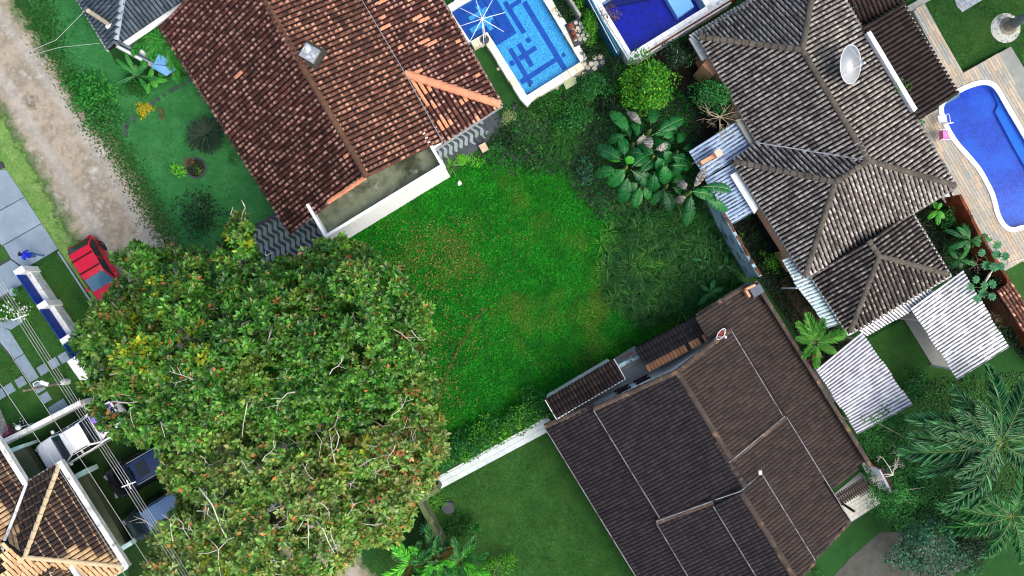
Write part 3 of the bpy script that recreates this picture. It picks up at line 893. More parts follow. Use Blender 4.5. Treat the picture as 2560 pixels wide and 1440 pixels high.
# ------------------------------------------------------------------ the grey-tiled house on the right
gry = thing('grey_house', 'large house with weathered grey tile hip roofs right of the banana clump', 'house', P(2070, 330, 0))
rg = Roof(gry, .23, .36, .085, .68)
ze, zr = 3.0, 4.6
R1, R2, R3 = (2005, 125), (2170, 402), (2088, 455)
rg.slope([(1748, 90, ze), (1895, 355, ze), (*R1, zr)], [(1746, 90), R1, R2, (1893, 358)], 't_grey')
rg.slope([(2110, 0, ze), (2388, 465, ze), (*R1, zr)], [R1, (2047, -105), (2389, 466), R2], 't_grey')
rg.slope([(1748, 90, ze), (1890, 0, ze), (*R1, zr)], [(1747, 88), R1, (2047, -107)], 't_grey')
rg.slope([(1832, 402, ze), (1895, 357, ze), (*R3, zr)], [(1832, 402), (1895, 356), R2, R3], 't_grey')
rg.slope([(1832, 402, ze), (2012, 690, ze), (*R3, zr)], [(1831, 403), R3, (2012, 692)], 't_grey')
rg.slope([(2012, 690, ze), (2388, 465, ze), (*R3, zr)], [R3, R2, (2389, 466), (2012, 692)], 't_grey')
for a, b, za, zb in ((R1, (1750, 92), zr, ze), (R1, (2047, -103), zr, ze), (R1, R2, zr, zr), (R2, R3, zr, zr), (R3, (1836, 404), zr, ze), (R3, (2013, 688), zr, ze), (R2, (2385, 463), zr, ze)):
    caps(gry, (*a, za + .05), (*b, zb + .05), .165, .36, M['t_cap_grey'])
bars(gry, 'valley_gutter', [(1895, 357, 3.16), (2168, 401, 4.7)], .06, .04, M['steel'])
M['gg'] = mat('grey_gutter', [(110, 114, 118)], rough=.6)
for a, b in (((1746, 92), (1893, 360)), ((1831, 406), (2010, 694)), ((2112, 0), (2391, 466)), ((2014, 695), (2391, 468)), ((1744, 90), (1890, -4))):
    bars(gry, 'eave_gutter', [(*a, 2.93), (*b, 2.93)], .1, .1, M['gg'])
gw = inset([P(a, b, ze) for a, b in ((1750, 92), (1893, 357), (1833, 403), (2012, 688), (2385, 464), (2047, -100))], .16)
MB().prism(gw, 0, 2.88).build('wall', M['peach'], gry)
# windows in the peach wall towards the side yard
def wallwin(house, a, b, z0, z1, t0, t1, frame, glass, nrm, panes=2, name='window'):
    """window in the wall that runs from a to b"""
    d = (b - a); A = a + d * t0; B = a + d * t1
    w = (B - A).length; x = (B - A).normalized()
    mb = MB()
    for zz in (z0, z1): mb.bar(Vector((A.x, A.y, zz)) + nrm * .03, Vector((B.x, B.y, zz)) + nrm * .03, .06, .06)
    for k in range(panes + 1):
        c = A + (B - A) * (k / panes)
        mb.bar(Vector((c.x, c.y, z0)) + nrm * .03, Vector((c.x, c.y, z1)) + nrm * .03, .05, .05)
    f = mb.build(name, frame, house)
    for k in range(panes):
        p, q = A + (B - A) * (k / panes), A + (B - A) * ((k + 1) / panes)
        pm = MB(); pm.bar(Vector((p.x, p.y, (z0 + z1) / 2)) + nrm * .01, Vector((q.x, q.y, (z0 + z1) / 2)) + nrm * .01, .02, z1 - z0)
        pm.build('pane', glass, f)
a, b = gw[2], gw[3]
nn = Vector((-(b - a).y, (b - a).x, 0)).normalized()
if nn.dot(Vector((0, 0, 0)) - a) < 0: nn = -nn
wallwin(gry, a, b, .2, 1.1, .34, .8, M['black'], M['glass'], nn, 4)
MB().bar(a + nn * .05 + Vector((0, 0, 2.45)), b + nn * .05 + Vector((0, 0, 2.45)), .1, .14).build('cornice', M['peach'], gry)
# lower hip-roofed annex
ra = Roof(gry, .23, .36, .085, .68, 0)
A1, A0 = (2198, 640), (2171, 602)
za, zb = 2.75, 3.75
ra.slope([(2027, 687, za), (2122, 833, za), (*A1, zb)], [(2026, 686), A0, A1, (2122, 835)], 't_grey2')
ra.slope([(2279, 533, za), (2373, 687, za), (*A1, zb)], [A0, (2279, 533), (2374, 688), A1], 't_grey2')
ra.slope([(2122, 833, za), (2373, 687, za), (*A1, zb)], [A1, (2374, 688), (2122, 835)], 't_grey2')
ra.finish()
for a, b, z0, z1 in ((A1, A0, zb, zb), (A1, (2124, 830), zb, za), (A1, (2370, 686), zb, za)):
    caps(gry, (*a, z0 + .04), (*b, z1 + .04), .15, .36, M['t_cap_grey'])
for a, b in (((2024, 688), (2120, 838)), ((2120, 838), (2378, 690)), ((2281, 533), (2377, 690))):
    bars(gry, 'eave_gutter', [(*a, 2.66), (*b, 2.66)], .08, .09, M['steel'])
walls(gry, [(2027, 687), (2279, 533), (2373, 687), (2122, 833)], 2.7, 2.6, M['peach'], .5, 'annex_wall')
# concrete slab under the eave above the blue sheets
MB().slab(PP([(1838, 300), (1862, 292), (1905, 360), (1882, 372)], 2.75), .12).build('eave_slab', M['concrete'], gry)
MB().slab(PP([(1826, 438), (1842, 428), (1896, 520), (1886, 534)], 2.72), .12).build('eave_slab', M['white'], gry)
MB().slab(PP([(1722, 96), (1748, 84), (1780, 140), (1755, 152)], 2.5), .1).build('eave_slab', M['sheet_grey'], gry)

# corrugated lean-to roofs: each one a thing made of its sheets
def canopy(name, label, parts, m, z, posts, cat='roof', group=None, kf=0):
    t = thing(name, label, cat, P(parts[0][0][0], parts[0][0][1], 0), group)
    for c in parts: corrugated(t, c, z, m, kindflow=kf)
    for p in posts:
        b = P(*p, z - .2); MB().tube([(b.x, b.y, 0), (b.x, b.y, z - .08)], .05, 6).build('post', M['white_metal'], t)
    return t
can1 = canopy('corrugated_canopy', 'dirty blue-grey corrugated canopy with a peach chimney left of the grey-tiled house', [[(1722, 379, 2.3), (1843, 302, 2.5), (1884, 369, 2.5), (1762, 446, 2.3)],
        [(1762, 449, 2.28), (1840, 404, 2.48), (1893, 525, 2.48), (1822, 566, 2.28)]], M['sheet_blue'], 2.4, [(1745, 400), (1800, 520)])
pc = MB(); c = P(1770, 398, 2.7); pc.box(c, (.95, .2, .5), Matrix.Rotation(math.radians(30), 3, 'Z')); pc.build('chimney', M['peach'], can1)
pc = MB(); c = P(1791, 386, 2.85); pc.box(c, (.36, .34, .9), Matrix.Rotation(math.radians(30), 3, 'Z')); pc.build('chimney_cap', mat('pink_plaster', [(228, 186, 166)], rough=.9), can1)
can2 = canopy('corrugated_canopy', 'narrow pale teal corrugated strip along the eave above the small palm', [[(1955, 650), (1977, 641), (2010, 694), (1985, 703)], [(1984, 706), (2028, 688), (2104, 808), (2070, 820)]], M['sheet_teal'], 2.45, [(1990, 720)])
can3 = canopy('corrugated_canopy', 'narrow white corrugated strip with black growth under the grey-tiled eave', [[(2148, 826), (2168, 840), (2346, 740), (2328, 720)]], M['sheet_white'], 2.5, [(2200, 815), (2300, 755)])
can4 = canopy('corrugated_canopy', 'large white corrugated carport roof speckled with black growth, beside the small red tile roof', [[(2276, 772), (2408, 676), (2522, 868), (2394, 949)]], M['sheet_white'], 2.75, [(2300, 800), (2390, 925), (2400, 700), (2500, 860)])
can5 = canopy('corrugated_canopy', 'dirty white corrugated carport roof beside the pink flowering bush and dark-roofed house', [[(2040, 925), (2155, 830), (2281, 1012), (2144, 1085)]], M['sheet_lav'], 2.6, [(2060, 930), (2150, 1060), (2160, 850), (2260, 1010)])
can6 = canopy('corrugated_canopy', 'thin grey corrugated strip along the upper grey-tiled eave below the deep blue pool', [[(1722, 88), (1745, 108), (1895, 12), (1880, -8)]], M['sheet_grey'], 2.6, [(1760, 80)])
MB().prism(PP([(2254, 790), (2292, 775), (2396, 925), (2330, 914)]), .0, .06).build('concrete_apron', M['concrete'], kind='structure')

# brown-roofed annex with a white beam, right of the grey house
brn = thing('brown_annex', 'dark brown tiled annex with a white wall top between grey house and kidney pool', 'building', P(2280, 150, 0))
rr = Roof(brn, .24, .4, .09, .74, 300)
rr.slope([(2159, 65, 3.2), (2300, 296, 3.2), (2257, 10, 2.7)], [(2159, 65), (2257, 10), (2394, 236), (2300, 297)], 't_brown')
rr.slope([(2150, 62, 2.4), (2250, 4, 2.4), (2110, -20, 2.9)], [(2140, 40), (2158, 62), (2258, 5), (2310, -28), (2270, -96), (2100, -30)], 't_brown')
rr.finish()
bars(brn, 'eave_gutter', [(2259, 10, 2.62), (2396, 236, 2.62)], .07, .08, M['steel'])
MB().slab(PP([(2167, 82), (2177, 77), (2294, 272), (2285, 280)], 3.42), .45).build('wall_top', M['white'], brn)
walls(brn, [(2165, 70), (2257, 14), (2390, 234), (2300, 290)], 2.7, 2.55, M['white'], .4)
# ------------------------------------------------------------------ the dark-roofed house, lower right
drk = thing('dark_roofed_house', 'big house with stepped dark cement-tile roofs and thin white gutters at the lower right', 'house', P(1780, 1130, 0))
def DZ(z): return 2.4 + (z - 2.6) * .75
_os = Roof.slope
def dslope(pl, poly, m, **k):
    return _os(rd, [(a, b, DZ(c)) for a, b, c in pl], poly, m, **k)
rd = Roof(drk, .2, .36, .04, .96)
z1 = Z((1340, 680), 3.6); z2 = Z((1560, 1000), 3.2727)
dslope([(1484, 1023, 3.9), (1652, 1298, 3.9), (1762, 1037, 5.0)], [(1484, 1023), (1693, 929), (1826, 1146), (1856, 1206), (1652, 1299)], 't_dark', jit=.3)
dslope([(1362, 1066, 2.6), (1590, 1440, 2.6), (1568, 1160, 3.6)], [(1362, 1066), (1484, 1016), (1660, 1302), (1640, 1308), (1790, 1560), (1665, 1562)], 't_dark', jit=.3)
dslope([(1641, 1306, 3.75), (1719, 1440, 3.75), (1783, 1262, 4.5)], [(1641, 1306), (1783, 1256), (1962, 1560), (1793, 1560)], 't_dark', jit=.3)
dslope([(1783, 1262, 4.7), (1890, 1440, 4.7), (1853, 1232, 5.1)], [(1783, 1264), (1854, 1231), (2060, 1566), (1962, 1560)], 't_dark', jit=.3)
dslope([(1853, 1232, 5.1), (1985, 1440, 5.1), (1905, 1188, 4.7)], [(1853, 1232), (1906, 1187), (2038, 1402), (1992, 1452)], 't_dark_lit', jit=.3)
dslope([(1823, 1157, 4.8), (1862, 1215, 4.8), (1965, 1043, 3.9)], [(1823, 1157), (1964, 1043), (2124, 1301), (2035, 1398), (1905, 1190), (1862, 1216)], 't_dark_lit', jit=.3)
dslope([(1693, 930, 5.0), (1826, 1146, 5.0), (1827, 825, 3.95)], [(1693, 930), (1827, 824), (1958, 1042), (1823, 1152)], 't_dark_lit', jit=.3)
dslope([(1828, 826, 3.5), (1963, 1043, 3.5), (2164, 1150, 2.7)], [(1744, 790), (1868, 714), (1905, 745), (2165, 1150), (2082, 1224), (1963, 1044), (1828, 828), (1776, 846)], 't_dark_lit', jit=.3)
def newu(x, y):
    # the strip along the white wall was sheltered and kept its tan colour
    d = (x - 1622) * .535 + (y - 932) * .845
    if d > -14 and random.random() < .9: return 't_tan'
M['t_tan'] = mat('sheltered_tan_tile', [(168, 116, 80), (188, 134, 96)], 3, .85, isl=[(150, 100, 70), (196, 142, 102)], islf=.5, val=.1)
dslope([(1590, 873, 2.55), (1743, 792, 2.55), (1775, 840, 3.3)], [(1590, 873), (1743, 792), (1776, 841), (1622, 932)], 't_dark', over=newu, jit=.3)
rd.finish()
MC = M['t_cap_dark']
M['gutter_grey'] = mat('weathered_white_gutter', [(120, 124, 130), (160, 164, 170)], 3, .6, stain=((60, 56, 54), 2.5, .48, .64, .85))
for a, b in (((1693, 930, 5.05), (1826, 1146, 5.05)), ((1853, 1232, 5.15), (1990, 1450, 5.15)), ((1823, 1157, 4.86), (1862, 1216, 4.86))):
    caps(drk, (*a[:2], DZ(a[2])), (*b[:2], DZ(b[2])), .17, .34, MC)
for a, b in (((1484, 1022, 3.93), (1693, 928, 5.03)), ((1693, 928, 5.03), (1827, 823, 3.98)), ((1362, 1065, 2.63), (1484, 1014, 3.5)), ((1641, 1305, 3.8), (1782, 1255, 4.55)),
             ((1824, 1155, 4.85), (1962, 1042, 3.97)), ((2124, 1302, 3.4), (2034, 1396, 4.2)), ((1746, 788, 3.5), (1868, 712, 3.1)), ((2036, 1403, 4.4), (1990, 1450, 4.9))):
    caps(drk, (*a[:2], DZ(a[2])), (*b[:2], DZ(b[2])), .15, .34, MC, name='verge_tile')
for p in ([(1484, 1026, 3.84), (1652, 1300, 3.84)], [(1827, 824, 3.86), (1958, 1041, 3.86)], [(1967, 1043, 3.92), (2126, 1301, 3.92)], [(1641, 1309, 3.7), (1722, 1445, 3.7), (1790, 1560, 3.7)],
          [(1783, 1266, 4.62), (1890, 1441, 4.62), (1962, 1560, 4.62)], [(1906, 1187, 4.62), (2038, 1401, 4.62)], [(1361, 1068, 2.55), (1590, 1442, 2.55), (1665, 1562, 2.55)]):
    bars(drk, 'gutter', [(a, b, DZ(c) + .13) for a, b, c in p], .035, .05, M['gutter_grey'])
for p in ([(1641, 1303, 3.96), (1782, 1252, 4.7)], [(1822, 1157, 5.0), (1962, 1041, 4.08)], [(1786, 1250, 5.0), (1852, 1228, 5.3), (1904, 1184, 4.85)]):
    bars(drk, 'flashing', [(a, b, DZ(c) + .1) for a, b, c in p], .035, .05, M['gutter_grey'])
MB().box(P(1900, 1181, 4.35), (.14, .2, .2)).build('gutter_end', M['white_metal'], drk)
bars(drk, 'wall_cap', [(1886, 703, 2.8), (2000, 884, 2.8), (2176, 1166, 2.8)], .2, .25, M['t_cap_dark'])
# walls: the gable wall that faces the courtyard is white with two shuttered windows
W_ = [P(1500, 994, 0), P(1677, 908, 0), P(1688, 902, 0), P(1800, 815, 0)]
wl = [P(1484, 1023, 3.9), P(1693, 929, 4.9), P(1826, 825, 3.9), P(1958, 1042, 3.9), P(1856, 1206, 4.9), P(1652, 1299, 3.9)]
gi = inset([Vector((v.x, v.y, 0)) for v in wl], .14)
mw = MB(); mw.prism(gi, 0, 3.1)
A, B = gi[0], gi[1]
mw.add([(A.x, A.y, 3.1), (B.x, B.y, 3.1), (B.x, B.y, 3.9), (gi[5].x, gi[5].y, 3.1), (gi[4].x, gi[4].y, 3.1), (gi[4].x, gi[4].y, 3.9)], [(0, 1, 2), (3, 5, 4), (0, 2, 5, 3)])
mw.build('wall', M['white_clean'], drk)
nn = Vector((-(B - A).y, (B - A).x, 0)).normalized()
if nn.dot(Vector((0, 0, 0)) - A) < 0: nn = -nn
def shutter(t):
    c = A + (B - A) * t; x = (B - A).normalized(); up = Vector((0, 0, 1))
    mb = MB(); Mx = Matrix((x, nn, up)).transposed()
    mb.box(c + nn * .03 + up * 2.0, (.6, .06, .85), Mx)
    for s in (-1, 1): mb.box(c + nn * .05 + up * (2.0 + s * .45), (.85, .1, .06), Mx)
    f = mb.build('window', M['black'], drk)
    for s in (-1, 1):
        m2 = MB(); m2.box(c + nn * .075 + x * s * .145 + up * 2.0, (.27, .04, .75), Mx); m2.build('shutter', M['wood_red'], f)
shutter(.4); shutter(.66)
walls(drk, [(1362, 1066), (1484, 1018), (1655, 1300), (1640, 1308), (1790, 1560), (1665, 1560)], 2.4, 2.2, M['white'], .6, 'porch_wall')
walls(drk, [(1641, 1306), (1853, 1232), (1862, 1214), (1964, 1043), (2124, 1301), (2035, 1398), (2040, 1404), (1990, 1452), (2060, 1560), (1793, 1560)], 3.3, 2.8, M['white'], .5, 'wall')
walls(drk, [(1748, 792), (1868, 716), (1905, 747), (2162, 1150), (2082, 1222), (1963, 1044), (1828, 828)], 2.6, 2.25, M['white'], .15, 'rear_wall')
# rooftop niche with tank lid at the wall corner
tk = MB(); Rz = Matrix.Rotation(math.radians(31), 3, 'Z')
tk.box(P(1889, 726, 2.95), (.62, .5, .5), Rz); tk.build('water_tank', mat('grey_lid', [(84, 92, 104), (104, 112, 122)], 3, .8), drk, bevel=.03)
bars(drk, 'tank_wall', [(1886, 712, 3.1), (1862, 724, 3.1), (1872, 742, 3.1)], .12, .4, M['peach'])
# courtyard: pale floor tiles
ct = MB().prism([Vector((p.x, p.y, 0)) for p in PP([(1395, 1018), (1530, 908), (1592, 870), (1700, 892), (1690, 912), (1500, 1008), (1405, 1052)], 1.2)], 0, 1.2).build('courtyard_floor', M['concrete'], kind='structure')
def floor_tiles(parent, poly, sx, sy, ang, z, th, m, name='floor_tile', gap=.012, limit=300, jit=0.0, stag=.5, avoid=(), trim=True, rsize=False):
    """rectangular pieces laid over a pixel polygon, each an object sharing mesh data"""
    c = P(*poly[0]); a = math.radians(ang)
    x = np.array([math.cos(a), math.sin(a)]); y = np.array([-math.sin(a), math.cos(a)])
    w = [(p.x, p.y) for p in PP(poly, z)]
    aw = [[(p.x, p.y) for p in PP(q, z)] for q in avoid]
    uv = [np.array([(px - c.x) * x[0] + (py - c.y) * x[1], (px - c.x) * y[0] + (py - c.y) * y[1]]) for px, py in w]
    lo, hi = np.min(uv, 0), np.max(uv, 0)
    mb = MB(); mb.box((0, 0, th / 2), (sx - gap, sy - gap, th)); me = mb.mesh(name, m)
    k = 0
    for j in range(int((hi[1] - lo[1]) / sy) + 1):
        for i in range(-1, int((hi[0] - lo[0]) / sx) + 1):
            u = lo[0] + (i + .5 + (j % 2) * stag) * sx; v = lo[1] + (j + .5) * sy
            px, py = c.x + u * x[0] + v * y[0], c.y + u * x[1] + v * y[1]
            def ok(qx, qy): return pip([qx], [qy], w)[0] and not any(pip([qx], [qy], q)[0] for q in aw)
            cs = [ok(px + du * sx * x[0] + dv * sy * y[0], py + du * sx * x[1] + dv * sy * y[1]) for du, dv in ((-.48, -.45), (-.48, .45), (.48, -.45), (.48, .45), (0, 0))]
            if not any(cs): continue
            if k >= limit: return
            T = Matrix.Translation((px, py, z + random.uniform(0, jit))) @ Matrix.Rotation(a, 4, 'Z')
            if all(cs):
                k += 1; inst(me, name, T, parent); continue
            n = 12                          # cut piece: the longest run that lies inside
            ins = [ok(px + (q / n - .5 + .5 / n) * sx * x[0], py + (q / n - .5 + .5 / n) * sx * x[1]) for q in range(n)]
            if sum(ins) < 2: continue
            q0 = ins.index(True); q1 = n - ins[::-1].index(True)
            k += 1
            inst(me, name, T @ Matrix.Translation((((q0 + q1) / 2 / n - .5) * sx, 0, 0)) @ Matrix.Diagonal(((q1 - q0) / n, 1, 1, 1)), parent)
M['floor_tile'] = mat('grey_floor_tile', [(150, 158, 154), (168, 174, 170)], 2, .6, val=.05)
floor_tiles(ct, [(1520, 906), (1592, 868), (1660, 930), (1560, 985)], .55, .55, 28, 1.202, .02, M['floor_tile'], stag=0, gap=.02)
hs = MB()
hp = []
for i in range(90):
    t = i / 89
    a = t * 22
    hp.append(P(1572 + 22 * t - 10 + (10 + 4 * math.sin(t * 9)) * math.cos(a), 893 - 14 * t + 7 + (9 + 3 * math.cos(t * 11)) * math.sin(a), 1.25))
hs.tube(hp, .016, 5); hs.build('garden_hose', mat('red_hose', [(200, 40, 50)], rough=.5), label='loose coils of red hose lying on the small courtyard floor', cat='hose')
# low tiled store roof between courtyard and lot wall
st = thing('store_shed', 'narrow shed with dark ribbed tile roof along the mouldy lot wall', 'shed', P(1460, 970, 0))
rs = Roof(st, .2, .4, .06, .85, 300)
rs.slope([(1362, 1001, 2.45), (1534, 899, 2.45), (1561, 946, 2.7)], [(1362, 1001), (1534, 899), (1562, 946), (1391, 1046)], 't_brown', jit=.3, flip=((1548, 922), (1534, 899)))
rs.finish()
bars(st, 'edge_board', [(1363, 1000, 2.5), (1391, 1048, 2.7), (1563, 947, 2.7), (1535, 898, 2.5)], .04, .12, M['white_worn'])
walls(st, [(1362, 1001), (1534, 899), (1561, 946), (1391, 1046)], 2.5, 2.35, M['white_worn'], .12)
# satellite dish on the dark roof
def dish(name, label, c, r, tilt, az, m, depth=.25, feed=True, ribs=0, arm=.9, mast=.6):
    t = thing(name, label, 'satellite dish', (c.x, c.y, c.z - mast))
    R = Matrix.Rotation(az, 3, 'Z') @ Matrix.Rotation(tilt, 3, 'Y')
    prof = [(r * k, depth * r * k * k) for k in (0.001, .2, .4, .6, .8, 1)]
    MB().lathe(c, prof, 28, M=R).build('reflector', m, t, smooth=True)
    rim = MB(); pts = [c + R @ Vector((r * math.cos(i / 28 * 6.2832), r * math.sin(i / 28 * 6.2832), depth * r)) for i in range(29)]
    rim.tube(pts, .018 * max(1, r), 5); rim.build('rim', M['white_metal'], t)
    for i in range(ribs):
        a = i / ribs * 6.2832
        MB().tube([c + R @ Vector((r * k * math.cos(a), r * k * math.sin(a), depth * r * k * k + .015)) for k in (.02, .3, .6, 1)], .016, 4).build('rib', M['white_metal'], t)
    f = c + R @ Vector((0, 0, arm * r))
    for a in (0, 2.1, 4.2):
        MB().tube([c + R @ Vector((r * .9 * math.cos(a), r * .9 * math.sin(a), depth * r)), f], .012, 4).build('strut', M['white_metal'], t)
    MB().lathe(f, [(.05 * max(1, r), -.08), (.07 * max(1, r), .04), (.03, .08)], 8, M=R).build('receiver', M['white_metal'], t)
    MB().tube([c + R @ Vector((0, 0, -.02)), Vector((c.x, c.y, c.z - mast))], .035, 6).build('mast', M['steel'], t)
    return t
dish('satellite_dish', 'small rust-red satellite dish at the top corner of the dark-tiled roof', P(1800, 833, 4.55), .32, math.radians(50), math.radians(-40), mat('rust_red', [(128, 58, 48), (150, 72, 60)], 5, .7), arm=1.1, mast=.5)
def mesh_dish():
    s = NB('white_wire_mesh')
    s.b.inputs['Base Color'].default_value = lin((232, 238, 238)); s.b.inputs['Roughness'].default_value = .5
    tr = s.n('BsdfTransparent'); mx = s.n('MixShader')
    mx.inputs[0].default_value = .72
    s.l(tr.outputs[0], mx.inputs[1]); s.l(s.b.outputs[0], mx.inputs[2]); s.l(mx.outputs[0], s.out.inputs[0])
    return s.m
dish('satellite_dish', 'large white wire-mesh satellite dish on the grey-tiled roof', P(2117, 162, 5.0), .93, math.radians(38), math.radians(-12), mesh_dish(), depth=.22, ribs=10, arm=.95, mast=.9)
rg.finish()
# entrance court at the right end: pergola slats, cream paving, white walls
pv = sheet('entrance_paving', [(2085, 1235), (2150, 1180), (2190, 1210), (2202, 1258), (2127, 1306)], M['concrete'], .03)
floor_tiles(pv, [(2100, 1265), (2180, 1222), (2200, 1260), (2128, 1303)], .32, .22, 31, .034, .02, mat('cream_paver', [(206, 204, 190), (222, 220, 208)], 2, .85, val=.06, stain=((160, 160, 146), 2, .6, .75, .6)), name='paver', gap=.02)
pg = thing('pergola', 'dark brown slatted pergola over the entrance behind the dark-tiled roof', 'pergola', P(2130, 1230, 0))
for k in range(15):
    t = k / 14
    a = P(2083 + 74 * t, 1240 - 44 * t, 2.4); b = P(2099 + 74 * t, 1266 - 44 * t, 2.4)
    MB().bar(a, b, .07, .14).build('slat', M['wood_dark'], pg)
for (p, q) in (((2086, 1246), (2162, 1201)), ((2093, 1258), (2169, 1213))):
    MB().bar(P(*p, 2.28), P(*q, 2.28), .07, .1).build('beam', M['wood_dark'], pg)
for p in ((2165, 1206), (2092, 1250)):
    b = P(*p, 0); MB().box((b.x, b.y, 1.13), (.1, .1, 2.26)).build('post', M['wood_dark'], pg)
ew = thing('entrance_wall', 'white wall ending with a rusty edge at the right end of the pergola', 'wall', P(2175, 1185, 0))
MB().prism(PP([(2150, 1152), (2156, 1148), (2184, 1204), (2178, 1208)]), 0, 2.3).build('wall_panel', M['white'], ew)
MB().prism(PP([(2152, 1147), (2156, 1144), (2187, 1204), (2184, 1207)]), 0, 2.42).build('wall_edge', M['brick'], ew)
gt = thing('courtyard_wall', 'white wall piece between dark-tiled roof and dirty white carport sheets', 'wall', P(2062, 970, 0))
MB().prism(PP([(2030, 925), (2043, 920), (2082, 995), (2072, 1000)]), 0, 2.5).build('wall_panel', M['white'], gt)

# ------------------------------------------------------------------ lot walls
lw = thing('lot_wall', 'mouldy whitish boundary wall between the green lot and the dark-roofed house', 'wall', P(1610, 850, 0))
pa = [(1380, 985), (1500, 920), (1618, 858), (1742, 793), (1862, 706)]
for a, b in zip(pa, pa[1:]):
    A, B = P(*a), P(*b); d = (B - A).normalized(); n2 = Vector((-d.y, d.x, 0))
    MB().prism([A, B, B - n2 * .2, A - n2 * .2], 0, 2.1 + .02 * random.random()).build('wall_section', M['wall_mould'], lw)
lw2 = thing('lot_wall', 'blue-grey weathered wall with crumbling brick top between lot and side yard', 'wall', P(1810, 600, 0))
pa = [(1757, 500), (1782, 555), (1822, 628), (1864, 694)]
for i, (a, b) in enumerate(zip(pa, pa[1:])):
    A, B = P(*a), P(*b); d = (B - A).normalized(); n2 = Vector((-d.y, d.x, 0))
    if n2.x < 0: n2 = -n2
    MB().prism([A, B, B + n2 * .16, A + n2 * .16], 0, 2.5 - .03 * i).build('wall_section', M['wall_mould'], lw2)
k = 0
A, B = P(1778, 548), P(1864, 694); d = (B - A).normalized(); n2 = Vector((d.y, -d.x, 0)); n2 = n2 if n2.x > 0 else -n2
bk = MB(); bk.box((0, 0, 0), (.22, .13, .07)); bme = bk.mesh('brick', M['brick'])
L = (B - A).length
while k * .24 < L:
    if random.random() < .8:
        c = A + d * (k * .24) + n2 * (.08 + random.uniform(-.02, .02)) + Vector((0, 0, 2.5 + random.uniform(-.04, .03)))
        inst(bme, 'brick', Matrix.Translation(c) @ Matrix.Rotation(math.atan2(d.y, d.x) + random.uniform(-.2, .2), 4, 'Z'), lw2)
    k += 1
ow = thing('terracotta_wall', 'terracotta orange wall top under the leaves between green tree and grey roof', 'wall', P(1750, 180, 0))
MB().prism(PP([(1732, 190), (1765, 148), (1790, 195), (1758, 215)]), 0, 2.2).build('wall_block', M['peach'], ow)
gw2 = thing('garden_wall', 'broken orange garden wall with brick coping between jungle plants and plank terrace', 'wall', P(2400, 600, 0))
pa = [(2352, 498), (2372, 535), (2400, 590), (2430, 640), (2468, 700), (2500, 770), (2540, 840), (2580, 920)]
for i, (a, b) in enumerate(zip(pa, pa[1:])):
    A, B = P(*a), P(*b); d = (B - A).normalized(); n2 = Vector((d.y, -d.x, 0)); n2 = n2 if n2.x > 0 else -n2
    MB().prism([A, B, B + n2 * .16, A + n2 * .16], 0, 1.75 - .04 * (i % 3)).build('wall_section', M['orange'], gw2)
    for q in range(5):
        if random.random() < .5: continue
        c = A.lerp(B, (q + .5) / 5) + n2 * .08 + Vector((0, 0, 1.75))
        inst(bme, 'brick', Matrix.Translation(c) @ Matrix.Rotation(math.atan2(d.y, d.x) + random.uniform(-.2, .2), 4, 'Z'), gw2)
stl = thing('tile_lean_to', 'little lean-to of orange-red clay tiles at the far right edge by the white carport', 'roof', P(2530, 770, 0))
ro = Roof(stl, .2, .34, .07, .78)
ro.slope([(2494, 735, 2.3), (2528, 708, 2.3), (2540, 800, 2.0)], [(2494, 735), (2529, 708), (2590, 800), (2556, 824)], 't_red2', flip=((2511, 720), (2570, 812)))
ro.finish()
walls(stl, [(2494, 735), (2529, 708), (2590, 800), (2556, 824)], 2.2, 1.95, M['brick'], .1)
# white tiled path with the hedge
wp = sheet('white_path', [(1086, 1196), (1368, 1042), (1386, 1066), (1102, 1222)], M['white_worn'], .03)
floor_tiles(wp, [(1086, 1196), (1368, 1042), (1386, 1066), (1102, 1222)], .6, .3, 28, .034, .03, mat('white_floor_tile', [(184, 198, 198), (204, 214, 214)], 2, .7, val=.05), stag=.5, gap=.012)
# L-shaped mossy wall, gate roof
lg = thing('mossy_wall', 'L-shaped mossy garden wall at the bottom beside the round dark lid', 'wall', P(1075, 1250, 0))
def wallseg(par, pts, t, h, m, name='wall_section'):
    for a, b in zip(pts, pts[1:]):
        A, B = P(*a), P(*b); d = (B - A).normalized(); n2 = Vector((-d.y, d.x, 0)) * t / 2
        MB().prism([A - n2 - d * t * .45, B - n2 + d * t * .45, B + n2 + d * t * .45, A + n2 - d * t * .45], 0, h + random.uniform(0, .01)).build(name, m, par)
M['moss_wall'] = mat('moss_grown_wall', [(70, 86, 48), (110, 120, 88)], 1.2, .95, stain=((200, 202, 190), 1.4, .58, .68, .8), bump=.5)
wallseg(lg, [(1098, 1208), (1056, 1236), (1076, 1275), (1108, 1340)], .26, 1.5, M['moss_wall'])
gc = thing('gate_canopy', 'small grey canopy with white edge over the garden gate below the hedge', 'canopy', P(1060, 1205, 0))
MB().slab([P(1042, 1200, 2.2), P(1072, 1190, 2.2), P(1088, 1208, 2.1), P(1048, 1226, 2.1)], .08).build('canopy_slab', M['conc_dark'], gc)
bars(gc, 'edge_board', [(1040, 1196, 2.25), (1022, 1244, 2.1)], .12, .12, M['white_worn'])
for p in ((1050, 1215), (1080, 1203)):
    b = P(*p, 0); MB().box((b.x, b.y, 1.05), (.1, .1, 2.1)).build('post', M['white_worn'], gc)
bars(gc, 'gate_rail', [(1052, 1234, 1.3), (1090, 1212, 1.3)], .05, .2, M['wood_dark'])
MB().lathe(P(1121, 1267, 0), [(.0, .0), (.36, .0), (.36, .22), (.33, .27), (.05, .28), (.0, .28)], 24).build('manhole_cover', mat('dark_iron', [(58, 62, 70), (78, 82, 88)], 8, .7, bump=.4), label='round dark manhole lid on the lawn beside the mossy wall', cat='manhole cover', loc=P(1121, 1267, 0))
